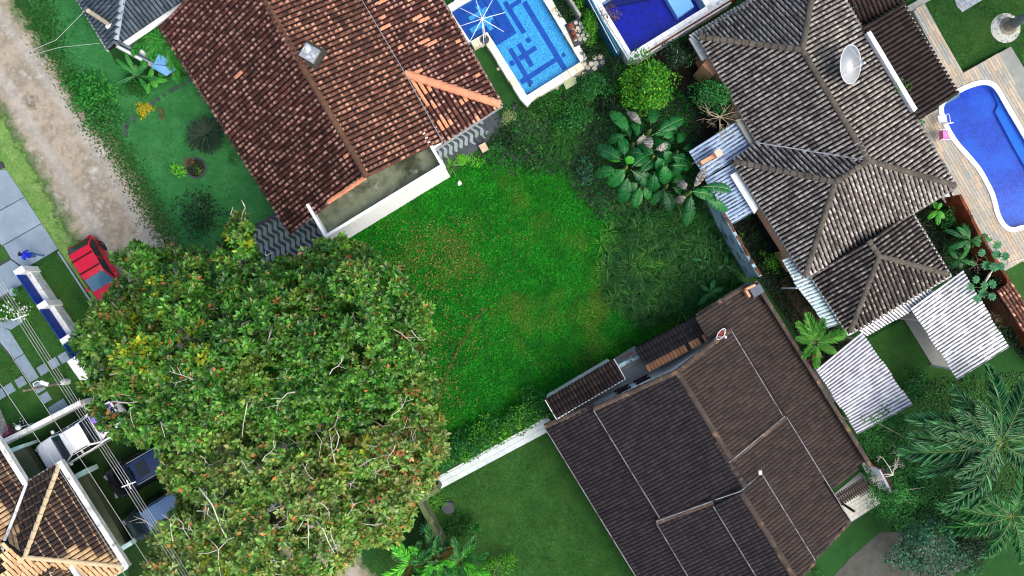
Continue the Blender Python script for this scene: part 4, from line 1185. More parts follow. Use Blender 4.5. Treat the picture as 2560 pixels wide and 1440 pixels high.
MB().lathe(P(1288, 269, 0), [(.0, .03), (.13, .03), (.13, .06), (.11, .05), (0, .05)], 16).build('drain_cover', M['conc_dark'], label='small round drain cover near the tip of the red roof', cat='drain', loc=P(1288, 269, 0))
# crumpled white bag on the lot
bm = bmesh.new(); bmesh.ops.create_icosphere(bm, subdivisions=2, radius=.13)
for v in bm.verts: v.co *= random.uniform(.55, 1.35); v.co.x *= .8; v.co.z = abs(v.co.z)
me = bpy.data.meshes.new('plastic_bag'); bm.to_mesh(me); bm.free(); me.materials.append(M['white'])
props(link(me, 'plastic_bag', None, None, 'small crumpled white bag lying on the green lot below the white annex', P(1149, 458, .1)), None, 'bag')

# ------------------------------------------------------------------ wave-pattern pavement
def waves(name, poly, ang, per, lam, amp, z, base, white, label=None):
    root = sheet(name, poly, base, z)
    a = math.radians(ang)
    u = np.array([math.cos(a), math.sin(a)]); v = np.array([-math.sin(a), math.cos(a)])
    w = [(p.x, p.y) for p in PP(poly)]
    U = [x * u[0] + y * u[1] for x, y in w]; Vv = [x * v[0] + y * v[1] for x, y in w]
    k = 0
    for i in range(int((min(U) - 1) / per), int((max(U) + 1) / per) + 1):
        ts = np.arange(min(Vv), max(Vv), .035)
        lft = i * per + amp * np.sin(2 * np.pi * ts / lam)
        rgt = i * per + per * .5 + amp * np.sin(2 * np.pi * ts / lam + .8)
        mid = (lft + rgt) / 2
        ins = pip(mid * u[0] + ts * v[0], mid * u[1] + ts * v[1], w)
        run = []
        def flush(run):
            if len(run) > 2:
                mb = MB()
                vs = []
                for j in run:
                    for q in (lft[j], rgt[j]): vs.append((q * u[0] + ts[j] * v[0], q * u[1] + ts[j] * v[1], z + .008))
                mb.add(vs, [(2 * j, 2 * j + 1, 2 * j + 3, 2 * j + 2) for j in range(len(run) - 1)])
                mb.build('white_band', white, root)
        for j in range(len(ts)):
            if ins[j]: run.append(j)
            else: flush(run); run = []
        flush(run)
    return root
M['pav_b'] = mat('black_cobble', [(50, 62, 68), (66, 78, 84)], 6, .85, stain=((90, 104, 108), 12, .58, .7, .5))
M['pav_w'] = mat('white_cobble', [(118, 130, 134), (146, 156, 158)], 6, .85, stain=((120, 134, 138), 10, .56, .7, .5))
waves('wave_pavement', [(585, 598), (700, 530), (745, 540), (790, 535), (860, 612), (760, 660), (620, 690), (570, 650)], 31, .33, .7, .085, .03, M['pav_b'], M['pav_w'])
MB().bar(P(578, 600, .06), P(697, 531, .06), .16, .12).build('kerb', M['conc_dark'], kind='structure')
sheet('stone_apron', [(1070, 372), (1240, 276), (1266, 318), (1114, 436)], M['conc_dark'], .02)
waves('wave_pavement', [(1079, 367), (1203, 299), (1224, 338), (1190, 362), (1165, 365), (1106, 405)], 29, .33, .7, .085, .03, M['pav_b'], M['pav_w'])
ap = sheet('dark_paving', [(1205, 297), (1240, 277), (1264, 316), (1226, 338)], M['conc_dark'], .03)
floor_tiles(ap, [(1204, 298), (1240, 277), (1266, 318), (1226, 340)], .42, .42, 29, .034, .02, M['conc_dark'], stag=0, gap=.02)
sp = thing('garden_steps', 'dark slatted garden steps with a beige landing block below the wave pavement', 'steps', P(1205, 365, 0))
for k in range(4):
    a, b = P(1187 + 4 * k, 354 + 2 + 4.4 * k - 6, .12 - .02 * k), P(1205 + 4 * k, 345 + 2 + 4.4 * k - 7, .12 - .02 * k)
    MB().bar(a, b, .08, .06).build('slat', M['conc_dark'], sp)
MB().prism(PP([(1197, 366), (1213, 358), (1222, 375), (1207, 384)]), 0, .3).build('landing_block', mat('beige_stone', [(176, 158, 132), (196, 178, 152)], 3, .85), sp)

# ------------------------------------------------------------------ pools
def watermat(name, tint, gloss=.06):
    s = NB(name)
    tr = s.n('BsdfTransparent'); tr.inputs[0].default_value = lin(tint)
    gl = s.n('BsdfGlossy'); gl.inputs['Roughness'].default_value = gloss
    b = s.n('Bump'); b.inputs['Strength'].default_value = .12; b.inputs['Distance'].default_value = .02
    s.l(s.noise(3.5, 4), b.inputs['Height']); s.l(b.outputs[0], gl.inputs['Normal'])
    fr = s.n('Fresnel'); fr.inputs[0].default_value = 1.33; s.l(b.outputs[0], fr.inputs['Normal'])
    mx = s.n('MixShader'); s.l(s.math('MULTIPLY', fr.outputs[0], .5), mx.inputs[0]); s.l(tr.outputs[0], mx.inputs[1]); s.l(gl.outputs[0], mx.inputs[2])
    s.l(mx.outputs[0], s.out.inputs[0])
    return s.m
def gridmat(name, cols, grout, size, ang, lw=.1, big=None, gf=1.0):
    s = NB(name)
    mp = s.n('Mapping'); s.l(s.P(), mp.inputs[0])
    mp.inputs['Rotation'].default_value = (0, 0, -math.radians(ang)); mp.inputs['Scale'].default_value = (1 / size,) * 3
    sx = s.n('SeparateXYZ'); s.l(mp.outputs[0], sx.inputs[0])
    d = None
    for o in (0, 1):
        f = s.math('ABSOLUTE', s.math('SUBTRACT', s.math('FRACT', sx.outputs[o]), .5))
        d = f if d is None else s.math('MAXIMUM', d, f)
    fl = s.n('VectorMath', operation='FLOOR'); s.l(mp.outputs[0], fl.inputs[0])
    wn = s.n('TexWhiteNoise'); wn.noise_dimensions = '2D'; s.l(fl.outputs[0], wn.inputs[0])
    col = s.ramp(wn.outputs[0], cols)
    if big: col = s.mix(s.math('MULTIPLY', s.mr(s.noise(big[1], 3), .42, .62), big[2]), col, big[0])
    col = s.mix(s.math('MULTIPLY', s.mr(d, .5 - lw, .5 - lw * .5), gf), col, grout)
    s.l(col, s.b.inputs['Base Color']); s.b.inputs['Roughness'].default_value = .4
    return s.m
from mathutils.geometry import tessellate_polygon
def ring(outer, hole, z0, z1):
    """slab with a hole"""
    mb = MB()
    allp = [Vector(p) for p in outer] + [Vector(p) for p in hole]
    tris = tessellate_polygon([[Vector((p.x, p.y, 0)) for p in outer], [Vector((p.x, p.y, 0)) for p in hole]])
    mb.add([(p.x, p.y, z1) for p in allp], [tuple(t) for t in tris])
    for lp in (outer, hole):
        n = len(lp)
        mb.add([(p.x, p.y, z0) for p in lp] + [(p.x, p.y, z1) for p in lp], [(i, (i + 1) % n, n + (i + 1) % n, n + i) for i in range(n)])
    return mb
def fixn(o):
    bm = bmesh.new(); bm.from_mesh(o.data); bmesh.ops.remove_doubles(bm, verts=bm.verts, dist=1e-4); bmesh.ops.recalc_face_normals(bm, faces=bm.faces); bm.to_mesh(o.data); bm.free()
def coping(parent, a, b, wd, ln, z, th, m, side=1, name='coping_stone'):
    """stones laid along a to b; side picks the hand they stick out to"""
    d = (b - a); n = max(1, round(d.length / ln)); x = d.normalized(); y = Vector((-x.y, x.x, 0)) * side
    for i in range(n):
        g = .008
        p, q = a + d * (i / n) + x * g, a + d * ((i + 1) / n) - x * g
        w2 = wd + random.uniform(-.015, .015)
        zz = z + random.uniform(-.006, .006)
        MB().prism([p, q, q + y * w2, p + y * w2], z - th, zz).build(name, m, parent)
cz = Z((1100, 0), 5.142)
pool1 = thing('swimming_pool', 'light blue pool with dark blue geometric line pattern and corner spa, cream stone edge', 'swimming pool', P(1300, 110, 0))
zw = .46
W1 = PP([(1128, 30), (1176, 104), (1218, 80), (1317, 239), (1451, 155), (1310, -80)], zw)
M['mos'] = gridmat('light_blue_mosaic', [(36, 134, 196), (56, 160, 212), (84, 184, 226), (24, 112, 184)], (120, 196, 228), .05, 30, .06, gf=.5)
M['mos_d'] = gridmat('dark_blue_mosaic', [(8, 66, 156), (14, 80, 170)], (30, 104, 210), .18, 30, .05, gf=.5)
M['mos_s'] = gridmat('spa_blue_mosaic', [(10, 70, 160), (18, 84, 172)], (16, 70, 166), .3, 30, .04, gf=.6)
def ext(pts, d):
    return [Vector((p.x, p.y, 0)) for p in inset(pts, -d)]
fl1 = [Vector((p.x, p.y, 0)) for p in W1]
MB().prism(fl1, .01, .05).build('pool_floor', M['mos'], pool1)
fixn(ring(ext(W1, .06), fl1, .01, .43).build('pool_wall', M['mos'], pool1))
def fpoly(pts): return [Vector((p.x, p.y, 0)) for p in PP([cz(*q) for q in pts], .1)]
for q in ([(1050, 40), (1110, 0), (1635, 870), (1575, 905)], [(1020, 1025), (1470, 740), (1505, 790), (1055, 1085)], [(870, 635), (925, 607), (1200, 1070), (1145, 1105)], [(980, 575), (1040, 540), (1210, 835), (1155, 865)],
          [(885, 795), (935, 765), (970, 820), (918, 852)], [(1000, 722), (1058, 686), (1092, 742), (1034, 778)], [(1105, 655), (1218, 580), (1255, 635), (1140, 706)],
          [(1090, 505), (1145, 470), (1180, 520), (1130, 555)], [(805, 35), (860, 5), (1110, 405), (1055, 440)], [(892, 58), (1046, -40), (1046, 30), (920, 108)], [(1560, 700), (1590, 662), (1625, 715), (1580, 740)]):
    MB().prism(fpoly(q), .052, .056 + random.random() * .003).build('dark_tile_band', M['mos_d'], pool1)
# spa: three steps down to a little floor with a light cross
for zz, q in ((.12, [(605, 405), (730, 582), (985, 425), (640, -160), (300, -40)]), (.22, [(640, 440), (700, 520), (905, 392), (590, -120), (300, -60)]), (.32, [(590, 402), (660, 470), (832, 362), (560, -80), (150, 150), (385, 535)])):
    if zz < .3:
        MB().prism(fpoly(q), .05, zz).build('spa_step', M['mos_s'], pool1)
    else:
        fixn(ring([Vector((p.x, p.y, 0)) for p in PP([cz(*a) for a in q], .2)], [Vector((p.x, p.y, 0)) for p in PP([cz(*a) for a in [(590, 372), (640, 420), (770, 350), (540, -30), (260, 190), (400, 480)]], .2)], .05, zz).build('spa_bench', M['mos_s'], pool1))
MB().prism(fpoly([(580, 380), (640, 425), (775, 350), (540, -40), (250, 190), (395, 490)]), .05, .235).build('spa_floor', M['mos_s'], pool1)
for q in ([(380, 385), (620, 240), (660, 295), (415, 440)], [(365, 235), (600, 90), (625, 140), (400, 280)], [(455, 100), (500, 75), (690, 380), (640, 412)], [(620, 225), (660, 200), (692, 255), (650, 280)]):
    MB().prism(fpoly(q), .236, .239 + random.random() * .003).build('light_tile_band', M['mos'], pool1)
MB().poly([Vector((p.x, p.y, .42)) for p in W1]).build('water', watermat('pool_water', (226, 246, 252)), pool1)
M['cope'] = mat('cream_stone', [(206, 202, 184), (232, 230, 220), (196, 206, 200)], 3, .8, isl=[(222, 216, 196), (236, 234, 226), (204, 190, 150), (214, 222, 216)], islf=.65, stain=((150, 146, 126), 3, .62, .75, .6), bump=.15)
order = [(0, 1, .2), (1, 2, .42), (2, 3, .4), (3, 4, .42), (4, 5, .42), (5, 0, .42)]
for i, j, wd in order:
    coping(pool1, W1[i], W1[j], wd, .42, .5, .5, M['cope'], side=-1)
crn = W1[3]
MB().prism([crn, crn + Vector((.37, -.24, 0)), crn + Vector((.02, -.6, 0)), crn + Vector((-.36, -.2, 0))], 0, .494).build('coping_stone', M['cope'], pool1)
# parasol skeleton
um = thing('parasol_frame', 'white eight-armed parasol frame without canopy over the pool spa', 'parasol', P(1213, 97, 0))
b0 = P(1213, 97, .5); hub = P(1206, 47, 3.0)
hub = Vector((b0.x - .0, b0.y, 3.0))
hubp = P(1205, 47, 3.0)
MB().tube([b0, Vector((b0.x, b0.y, 1.6)), hubp], .035, 8).build('mast', M['white_metal'], um)
MB().lathe(hubp, [(.0, -.12), (.09, -.1), (.1, .0), (.05, .08), (0, .1)], 10).build('hub', M['white_metal'], um)
for tip in ((1150, 20), (1188, -6), (1231, 0), (1263, 31), (1259, 79), (1210, 112), (1175, 103), (1151, 65)):
    MB().tube([hubp, P(*tip, 2.62)], [.022, .014], 5).build('rib', M['white_metal'], um)
MB().lathe(P(1212, 100, .5), [(.0, 0), (.24, 0), (.24, .12), (.1, .2), (.05, .3), (0, .3)], 14).build('base', M['conc_dark'], um)
# stone shelf with three round pots
sh = thing('stone_shelf', 'dark mottled stone shelf at the right edge of the patterned pool', 'stone shelf', P(1440, 80, 0))
MB().prism(PP([(1412, 62), (1447, 44), (1482, 96), (1437, 118)], .55), 0, .56).build('shelf_base', M['conc_dark'], sh)
def crazy(parent, poly, size, z, th, m, name='flagstone'):
    w = [(p.x, p.y) for p in PP(poly, z)]
    a = np.array(w); lo, hi = a.min(0), a.max(0)
    i = 0
    for r in range(int((hi[1] - lo[1]) / (size * .87)) + 2):
        for cidx in range(int((hi[0] - lo[0]) / size) + 2):
            cx = lo[0] + (cidx + .5 * (r % 2)) * size + random.uniform(-.18, .18) * size; cy = lo[1] + r * size * .87 + random.uniform(-.18, .18) * size
            if not pip([cx], [cy], w)[0]: continue
            n = random.choice((5, 6, 6, 7)); a0 = random.random() * 6
            pts = [Vector((cx + size * .5 * random.uniform(.78, 1.02) * math.cos(a0 + k / n * 6.2832), cy + size * .5 * random.uniform(.78, 1.02) * math.sin(a0 + k / n * 6.2832), 0)) for k in range(n)]
            MB().prism(pts, z, z + th + random.uniform(0, .015)).build(name, m, parent)
M['flag'] = mat('pale_flagstone', [(150, 154, 142), (186, 188, 174)], 2, .85, isl=[(140, 146, 136), (190, 190, 176), (206, 200, 176), (120, 124, 116)], islf=.7, bump=.3)
crazy(sh, [(1420, 64), (1447, 50), (1474, 94), (1440, 110)], .26, .56, .03, M['flag'])
for k, (x, y, r, lb) in enumerate(((1426, 68, .19, 'largest of the three round terracotta pots on the stone shelf'), (1433, 83, .13, 'middle one of the three round terracotta pots on the stone shelf'), (1438, 95, .125, 'terracotta pot on the stone shelf nearest the pale coping end'))):
    t = thing('clay_pot', lb, 'pot', P(x, y, .6), 'round terracotta pots on the stone shelf')
    MB().lathe(P(x, y, .6), [(r * .45, 0), (r * .85, r * .35), (r, r * .8), (r * .86, r * 1.3), (r * .5, r * 1.6), (r * .52, r * 1.7), (r * .34, r * 1.68), (r * .3, r * 1.2)], 18).build('pot_body', M['pot'], t, smooth=True)
cp_ = sheet('crazy_paving', [(1392, 190), (1470, 146), (1512, 140), (1512, 165), (1450, 196), (1428, 215), (1400, 212)], M['conc_dark'], .03)
crazy(cp_, [(1400, 190), (1470, 148), (1510, 138), (1508, 165), (1450, 196), (1430, 212)], .34, .034, .05, M['flag'])
MB().prism(PP([(1405, 205), (1432, 190), (1442, 210), (1415, 226)]), .036, .2).build('stone_slab', mat('mossy_slab', [(140, 158, 120), (176, 188, 150)], 2.5, .9), label='square pale green mossy slab at the lower corner of the crazy paving', cat='slab')
for (x, y, lb) in ((1246, 173, 'small pale square paver in grass halfway along the pool edge'), (1207, 115, 'small pale square paver at the foot of the parasol frame'), (1394, 222, 'small pale square paver under the lower pool edge')):
    MB().prism(PP([(x - 5, y - 1), (x + 1, y - 5), (x + 5, y + 1), (x - 1, y + 5)]), .005, .05).build('paver', M['flag'], label=lb, cat='paver', group='small square pavers round the patterned pool')

# deep blue pool at the top
pool2 = thing('swimming_pool', 'deep blue tiled pool with white rim at the top of the picture', 'swimming pool', P(1640, 20, 0))
zb = 1.0
W2 = PP([(1578, 131), (1765, 16), (1690, -108), (1503, 7)], zb)
O2 = PP([(1572, 151), (1600, 148), (1830, 6), (1715, -140), (1470, -10)], zb)
f2 = [Vector((p.x, p.y, 0)) for p in W2]
fixn(ring([Vector((p.x, p.y, 0)) for p in O2], f2, 0, zb - .06).build('terrace', M['white_worn'], pool2))
MB().prism(f2, .01, .06).build('pool_floor', gridmat('deep_blue_tile', [(1, 8, 130), (2, 16, 164), (1, 6, 116)], (14, 40, 190), .2, 30, .05, gf=.45), pool2)
MB().prism([Vector((p.x, p.y, 0)) for p in PP([(1655, -20), (1694, 46), (1734, 18), (1712, -22)], .4)], .06, .5).build('bench', mat('pale_blue_plaster', [(176, 232, 240), (190, 240, 244)], 2, .7), pool2)
MB().prism([Vector((p.x, p.y, 0)) for p in PP([(1512, 20), (1503, 7), (1690, -108), (1740, -26)], .3)], .06, .3).build('ledge', gridmat('dark_ledge_tile', [(1, 4, 84), (2, 8, 100)], (10, 24, 130), .2, 30, .05, gf=.3), pool2)
MB().poly([Vector((p.x, p.y, zb - .12)) for p in W2]).build('water', watermat('pool_water_deep', (206, 224, 250)), pool2)
for i in range(4):
    coping(pool2, W2[i], W2[(i + 1) % 4], .24, .5, zb, .08, M['white'], side=-1)
MB().prism([W2[0], W2[0] + Vector((.2, -.16, 0)), W2[0] + Vector((-.02, -.3, 0)), W2[0] + Vector((-.22, -.1, 0))], .94, zb - .003).build('coping_stone', M['white'], pool2)
MB().prism([P(1604, 150, 0), P(1840, 4, 0), P(1838, 0, 0), P(1602, 146, 0)], 0, .95).build('orange_face', M['orange'], pool2)
tw = thing('teal_fence', 'teal painted wall with two white rails between the two rectangular pools', 'fence', P(1500, 75, 0))
A, B = P(1446, -20), P(1536, 148); d = (B - A).normalized(); n2 = Vector((-d.y, d.x, 0)); n2 = n2 if n2.x > 0 else -n2
MB().prism([A, B, B + n2 * .08, A + n2 * .08], 0, 1.5).build('fence_panel', mat('teal_paint', [(26, 96, 128), (34, 110, 142)], 1.5, .6), tw)
MB().prism([A + n2 * .1, B + n2 * .1, B + n2 * .5, A + n2 * .5], 0, .5).build('teal_base', mat('teal_plaster', [(30, 104, 136), (40, 118, 148)], 1.5, .7), tw)
for zz, o in ((1.3, -.04), (.62, .5)):
    MB().bar(A + n2 * o + Vector((0, 0, zz)), B + n2 * o + Vector((0, 0, zz)), .05, .05).build('rail', M['white_metal'], tw)
pw = thing('planter_wall', 'thin grey wall between two hedges right of the patterned pool', 'wall', P(1440, 20, 0))
wallseg(pw, [(1408, -10), (1446, 50)], .14, .9, M['concrete'])

# kidney pool with its terrace
KP = [(2358, 270), (2366, 252), (2393, 236), (2427, 219), (2458, 211), (2477, 214), (2491, 228), (2510, 263), (2560, 347), (2640, 490), (2690, 560), (2650, 600), (2600, 560), (2560, 561), (2531, 570), (2515, 561), (2501, 538), (2492, 500),
      (2485, 478), (2470, 449), (2454, 420), (2427, 388), (2395, 353), (2377, 324), (2362, 292)]
def smoothc(pts, it=2):
    for _ in range(it):
        q = []
        for i in range(len(pts)):
            a, b = pts[i], pts[(i + 1) % len(pts)]
            q += [(a[0] * .75 + b[0] * .25, a[1] * .75 + b[1] * .25), (a[0] * .25 + b[0] * .75, a[1] * .25 + b[1] * .75)]
        pts = q
    return pts
KS = smoothc(KP, 2)
K3 = PP(KS, .4)
kin = [Vector((p.x, p.y, 0)) for p in K3]
TER = [(2283, 27), (2312, 8), (2407, 182), (2528, 116), (2640, 300), (2760, 600), (2560, 652), (2488, 690), (2464, 645), (2385, 490), (2296, 302), (2400, 240), (2372, 196)]
kid = thing('swimming_pool', 'blue mosaic kidney-shaped pool with wide white rim at the right edge', 'swimming pool', P(2480, 380, 0))
MB().prism(kin, .02, .06).build('pool_floor', gridmat('blue_mosaic', [(0, 42, 150), (0, 58, 178), (0, 34, 138), (1, 68, 188)], (10, 84, 196), .12, 31, .13, big=((0, 92, 196), .62, .75), gf=.7), kid)  # lighter mottling in the mosaic colour stands in for sky reflections
fixn(ring(ext(K3, .05), kin, .01, .36).build('pool_wall', mat('blue_wall_mosaic', [(20, 100, 190), (30, 120, 206)], 3, .4), kid))
MB().prism([Vector((p.x, p.y, 0)) for p in PP([(2476, 216), (2490, 231), (2508, 266), (2556, 346), (2640, 500), (2610, 500), (2530, 360), (2488, 280), (2496, 262)], .2)], .05, .2).build('shelf', mat('teal_step', [(16, 104, 196), (24, 120, 208)], 2, .4), kid)
MB().poly([Vector((p.x, p.y, .34)) for p in K3]).build('water', watermat('pool_water_kidney', (214, 236, 252)), kid)
rim = ring(ext(K3, .27), kin, .352, .42).build('coping', M['white'], kid); fixn(rim)
ter = ring([Vector((p.x, p.y, 0)) for p in PP(TER, .35)], ext(K3, .2), 0, .33).build('pool_terrace', M['concrete'], kind='structure', loc=Vector((0, 0, 0))); fixn(ter)
M['plank'] = mat('wood_look_tile', [(150, 150, 138), (178, 172, 156), (160, 160, 150)], 1.2, .7, isl=[(186, 156, 122), (150, 156, 150), (176, 172, 156), (136, 146, 146), (200, 176, 146), (166, 162, 148)], islf=.75, val=.08,
                 stain=((120, 122, 116), 5, .55, .7, .4))
floor_tiles(ter, TER, .8, .17, -60, .332, .02, M['plank'], name='plank', gap=.014, avoid=[[(1280 + v.x * S * H / (H - .35), 720 - v.y * S * H / (H - .35)) for v in ext(K3, .2)]], limit=300, jit=.002)
MB().prism(PP([(2260, 20), (2326, -18), (2332, -4), (2272, 32)], .3), 0, .3).build('concrete_edge', M['concrete'], kind='structure')
gp = MB().prism(PP([(2380, -20), (2392, 16), (2406, 30), (2456, 0), (2440, -30)], .05), 0, .05).build('stone_path', M['concrete'], kind='structure')
floor_tiles(gp, [(2380, -20), (2392, 16), (2406, 30), (2456, 0), (2440, -30)], .36, .26, 31, .052, .02, mat('blue_grey_setts', [(150, 160, 168), (176, 184, 188)], 3, .8, val=.1), name='sett', gap=.02)
dc = MB().prism(PP([(2353, 493), (2370, 480), (2378, 497), (2363, 508)], .34), .3, .37).build('drain_slab', M['white_worn'], label='square pale slab with a round drain by the corner of the grey roof', cat='drain')
MB().lathe(P(2368, 496, .372), [(.06, 0), (.1, .0), (.1, .01), (.06, .01)], 16).build('drain_ring', M['steel'], dc)
# pool chairs
def chair(name, label, px, py, ang, frame, seat, z0=.352):
    t = thing(name, label, 'chair', P(px, py, z0), 'chairs beside the kidney pool', rz=math.radians(ang))
    for sx in (-1, 1):
        for sy in (-1, 1): MB().tube([(sx * .24, sy * .24, 0), (sx * .2, sy * .22, .4)], .02, 6).build('leg', frame, t)
    MB().box((0, 0, .42), (.48, .46, .05)).build('seat', seat, t, bevel=.015)
    MB().box((-.27, 0, .72), (.05, .46, .56), Matrix.Rotation(-.22, 3, 'Y')).build('backrest', seat, t, bevel=.015)
    for sy in (-1, 1): MB().tube([(-.3, sy * .27, .64), (.1, sy * .28, .64), (.24, sy * .27, .6), (.23, sy * .25, .4)], .022, 6).build('armrest', frame, t)
chair('pool_chair', 'white plastic chair at the left rim of the kidney pool', 2346, 303, 100, M['white'], M['white'])
chair('pool_chair', 'pink chair with white frame left of the kidney pool', 2349, 342, 4, M['white_metal'], mat('pink_fabric', [(206, 120, 186), (220, 140, 200)], 4, .8))
# ------------------------------------------------------------------ the cream-tiled house, bottom left
crm = thing('cream_house', 'house with blackened cream clay tiles and white fascia at the bottom left', 'house', P(120, 1330, 0))
rc = Roof(crm, .24, .46, .06, .86, 300)
rc.slope([(151, 1158, 3.5), (317, 1416, 3.5), (62, 1393, 4.9)], [(151, 1158), (317, 1417), (62, 1393)], 't_black', over=lambda x, y: 't_cream' if (y > 1365 + (x - 160) * .2 and x > 160) else None)
rc.slope([(67, 1207, 3.5), (151, 1157, 3.5), (62, 1393, 4.9)], [(67, 1207), (151, 1158), (62, 1393), (11, 1354)], 't_black', over=lambda x, y: 't_cream' if (x < 48 and y > 1310) else None)
rc.slope([(11, 1122, 3.5), (67, 1207, 3.5), (-30, 1300, 4.5)], [(-60, 1015), (11, 1122), (67, 1207), (11, 1354), (-60, 1450)], 't_black', over=lambda x, y: 't_cream' if y > 1268 + x * .9 else None)
rc.slope([(317, 1416, 3.5), (148, 1514, 3.5), (62, 1393, 4.9)], [(62, 1393), (317, 1417), (148, 1515), (0, 1500), (11, 1354)], 't_cream')
rc.slope([(154, 1374, 4.0), (205, 1456, 4.0), (125, 1440, 4.6)], [(154, 1374), (220, 1480), (115, 1470), (150, 1382)], 't_black')
rc.slope([(55, 1434, 4.0), (151, 1376, 4.0), (125, 1440, 4.6)], [(55, 1434), (152, 1376), (118, 1460), (70, 1480)], 't_black')
rc.slope([(0, 1365, 3.9), (50, 1440, 3.9), (-40, 1440, 4.6)], [(-60, 1275), (0, 1365), (50, 1440), (90, 1500), (-60, 1500)], 't_black')
rc.finish()
for a, b in (((62, 1393, 4.95), (148, 1163, 3.6)), ((62, 1393, 4.95), (308, 1416, 3.6)), ((122, 1450, 4.6), (152, 1380, 4.08)), ((62, 1393, 4.95), (30, 1412, 4.75))):
    caps(crm, a, b, .13, .4, M['t_cap'])
bars(crm, 'valley_gutter', [(66, 1209, 3.62), (38, 1285, 4.2), (11, 1352, 4.72)], .14, .05, M['white_worn'])
for p in ([(151, 1152, 3.46), (321, 1417, 3.46)], [(10, 1118, 3.46), (67, 1209, 3.46)], [(-30, 1060, 3.46), (10, 1118, 3.46)], [(-4, 1338, 3.96), (55, 1436, 3.96)], [(153, 1370, 4.0), (216, 1468, 4.0)]):
    bars(crm, 'fascia', [(a, b, c + .1) for a, b, c in p], .26, .3, M['white_worn'])
for p in ([(66, 1207, 3.4), (150, 1156, 3.4)], [(56, 1434, 3.95), (152, 1372, 3.95)], [(319, 1418, 3.4), (200, 1490, 3.4)]):
    bars(crm, 'gutter', p, .14, .14, M['white_worn'])
walls(crm, [(11, 1122), (67, 1207), (151, 1157), (317, 1416), (148, 1514), (-60, 1500), (-60, 1060)], 3.5, 3.3, M['white'], 2.1)
def slab_thing(name, label, poly, z0, z1, m, cat):
    return MB().prism(PP(poly, z1), z0, z1).build(name, m, label=label, cat=cat)
slab_thing('terrace_ledge', 'greenish concrete ledge between cream-tiled house and the two black cars', [(184, 1198), (214, 1186), (316, 1360), (298, 1372)], 0, .5, M['ledge'], 'terrace')
slab_thing('terrace_ledge', 'short greenish concrete ledge in front of the white pickup', [(28, 1128), (60, 1112), (104, 1182), (72, 1204)], 0, .45, M['ledge'], 'terrace')
M['aqua'] = mat('pale_aqua_wall', [(176, 214, 212), (196, 226, 224)], 2, .85)
for nm, lb, q in (('end_wall', 'short pale wall end between white pickup and black car', [(181, 1189), (211, 1173), (216, 1184), (186, 1200)]), ('end_wall', 'short pale wall end below the grey-roofed car', [(296, 1370), (326, 1352), (331, 1362), (300, 1381)]),
                  ('end_wall', 'low pale wall end beside the long white wall and ledge', [(24, 1122), (58, 1110), (61, 1117), (30, 1131)])):
    slab_thing(nm, lb, q, 0, 1.3, M['aqua'], 'wall')
ww = thing('white_wall', 'long white boundary wall between pavers and parked pickup', 'wall', P(110, 1080, 0))
A, B = P(-20, 1118, 0), P(222, 1010, 0)
a2 = [P(20, 1104), P(228, 1010)]
wallseg(ww, [(-20, 1124), (100, 1066), (228, 1000)], .24, 1.3, M['white_worn'], 'wall_section')

# driveway slabs, pavers
dw = sheet('driveway', [(-60, 425), (17, 425), (146, 622), (60, 676), (54, 714), (-60, 790)], M['conc_dark'], .02)
def slabs(parent, polys, z, th, m, name='slab'):
    for q in polys: MB().prism(PP(q, z), z, z + th).build(name, m, parent)
slabs(dw, [[(-40, 425), (17, 425), (61, 492), (-40, 548)], [(-40, 551), (62, 494), (104, 558), (-40, 640)], [(-40, 643), (105, 560), (146, 622), (64, 670), (29, 647), (10, 615), (-40, 648)], [(-40, 690), (28, 650), (60, 674), (54, 712), (-40, 766)]], .024, .04, M['conc_blue'])
bars(dw, 'kerb', [(146, 629, .1), (240, 772, .1)], .1, .1, M['conc_blue'])
MB().prism(PP([(-10, 405), (8, 405), (14, 420), (-10, 425)]), .0, .12).build('stone_block', M['conc_dark'], label='grey stone block at the top corner of the driveway', cat='stone')
sheet('courtyard_lawn', [(-40, 590), (4, 610), (28, 645), (-40, 682)], M['lawn_deep'], .075)
gpth = sheet('paved_path', [(-20, 800), (22, 826), (98, 945), (76, 958), (-20, 836)], M['conc_dark'], .012)
slabs(gpth, [[(-20, 806), (24, 826), (60, 883), (37, 897), (-20, 832)], [(38, 899), (61, 885), (98, 943), (76, 956)], [(-20, 800), (56, 796), (56, 806), (28, 824), (-20, 812)]], .016, .03, M['conc_blue'])
for i, (x, y) in enumerate(((107, 924), (135, 908), (160, 894), (52, 955), (24, 972), (0, 986), (98, 968), (114, 994), (192, 871), (217, 854))):
    lab = ['square grey paver right of the path end', 'square grey paver midway between path end and blue gate', 'square grey paver just inside the blue gate', 'square grey paver left of the path end', 'square grey paver second from the left picture edge',
           'square grey paver cut by the left picture edge', 'square grey paver under the leaning lamp post', 'square grey paver nearest the big paver by the white wall', 'square grey paver just outside the blue gate', 'square grey paver under the first leaves of the big tree'][i]
    mb = MB(); mb.box(P(x, y, .03), (.52, .52, .04), Matrix.Rotation(math.radians(31), 3, 'Z'))
    mb.build('paver', M['conc_blue'], label=lab, cat='paver', group='square pavers crossing the courtyard lawn')
slab_thing('paver', 'large grey paver slab lying against the long white wall', [(120, 1020), (158, 996), (170, 1014), (130, 1040)], .01, .05, M['conc_blue'], 'paver')
sheet('stone_walk', [(-40, 1010), (0, 1020), (26, 1082), (-40, 1120)], M['concrete'], .02)
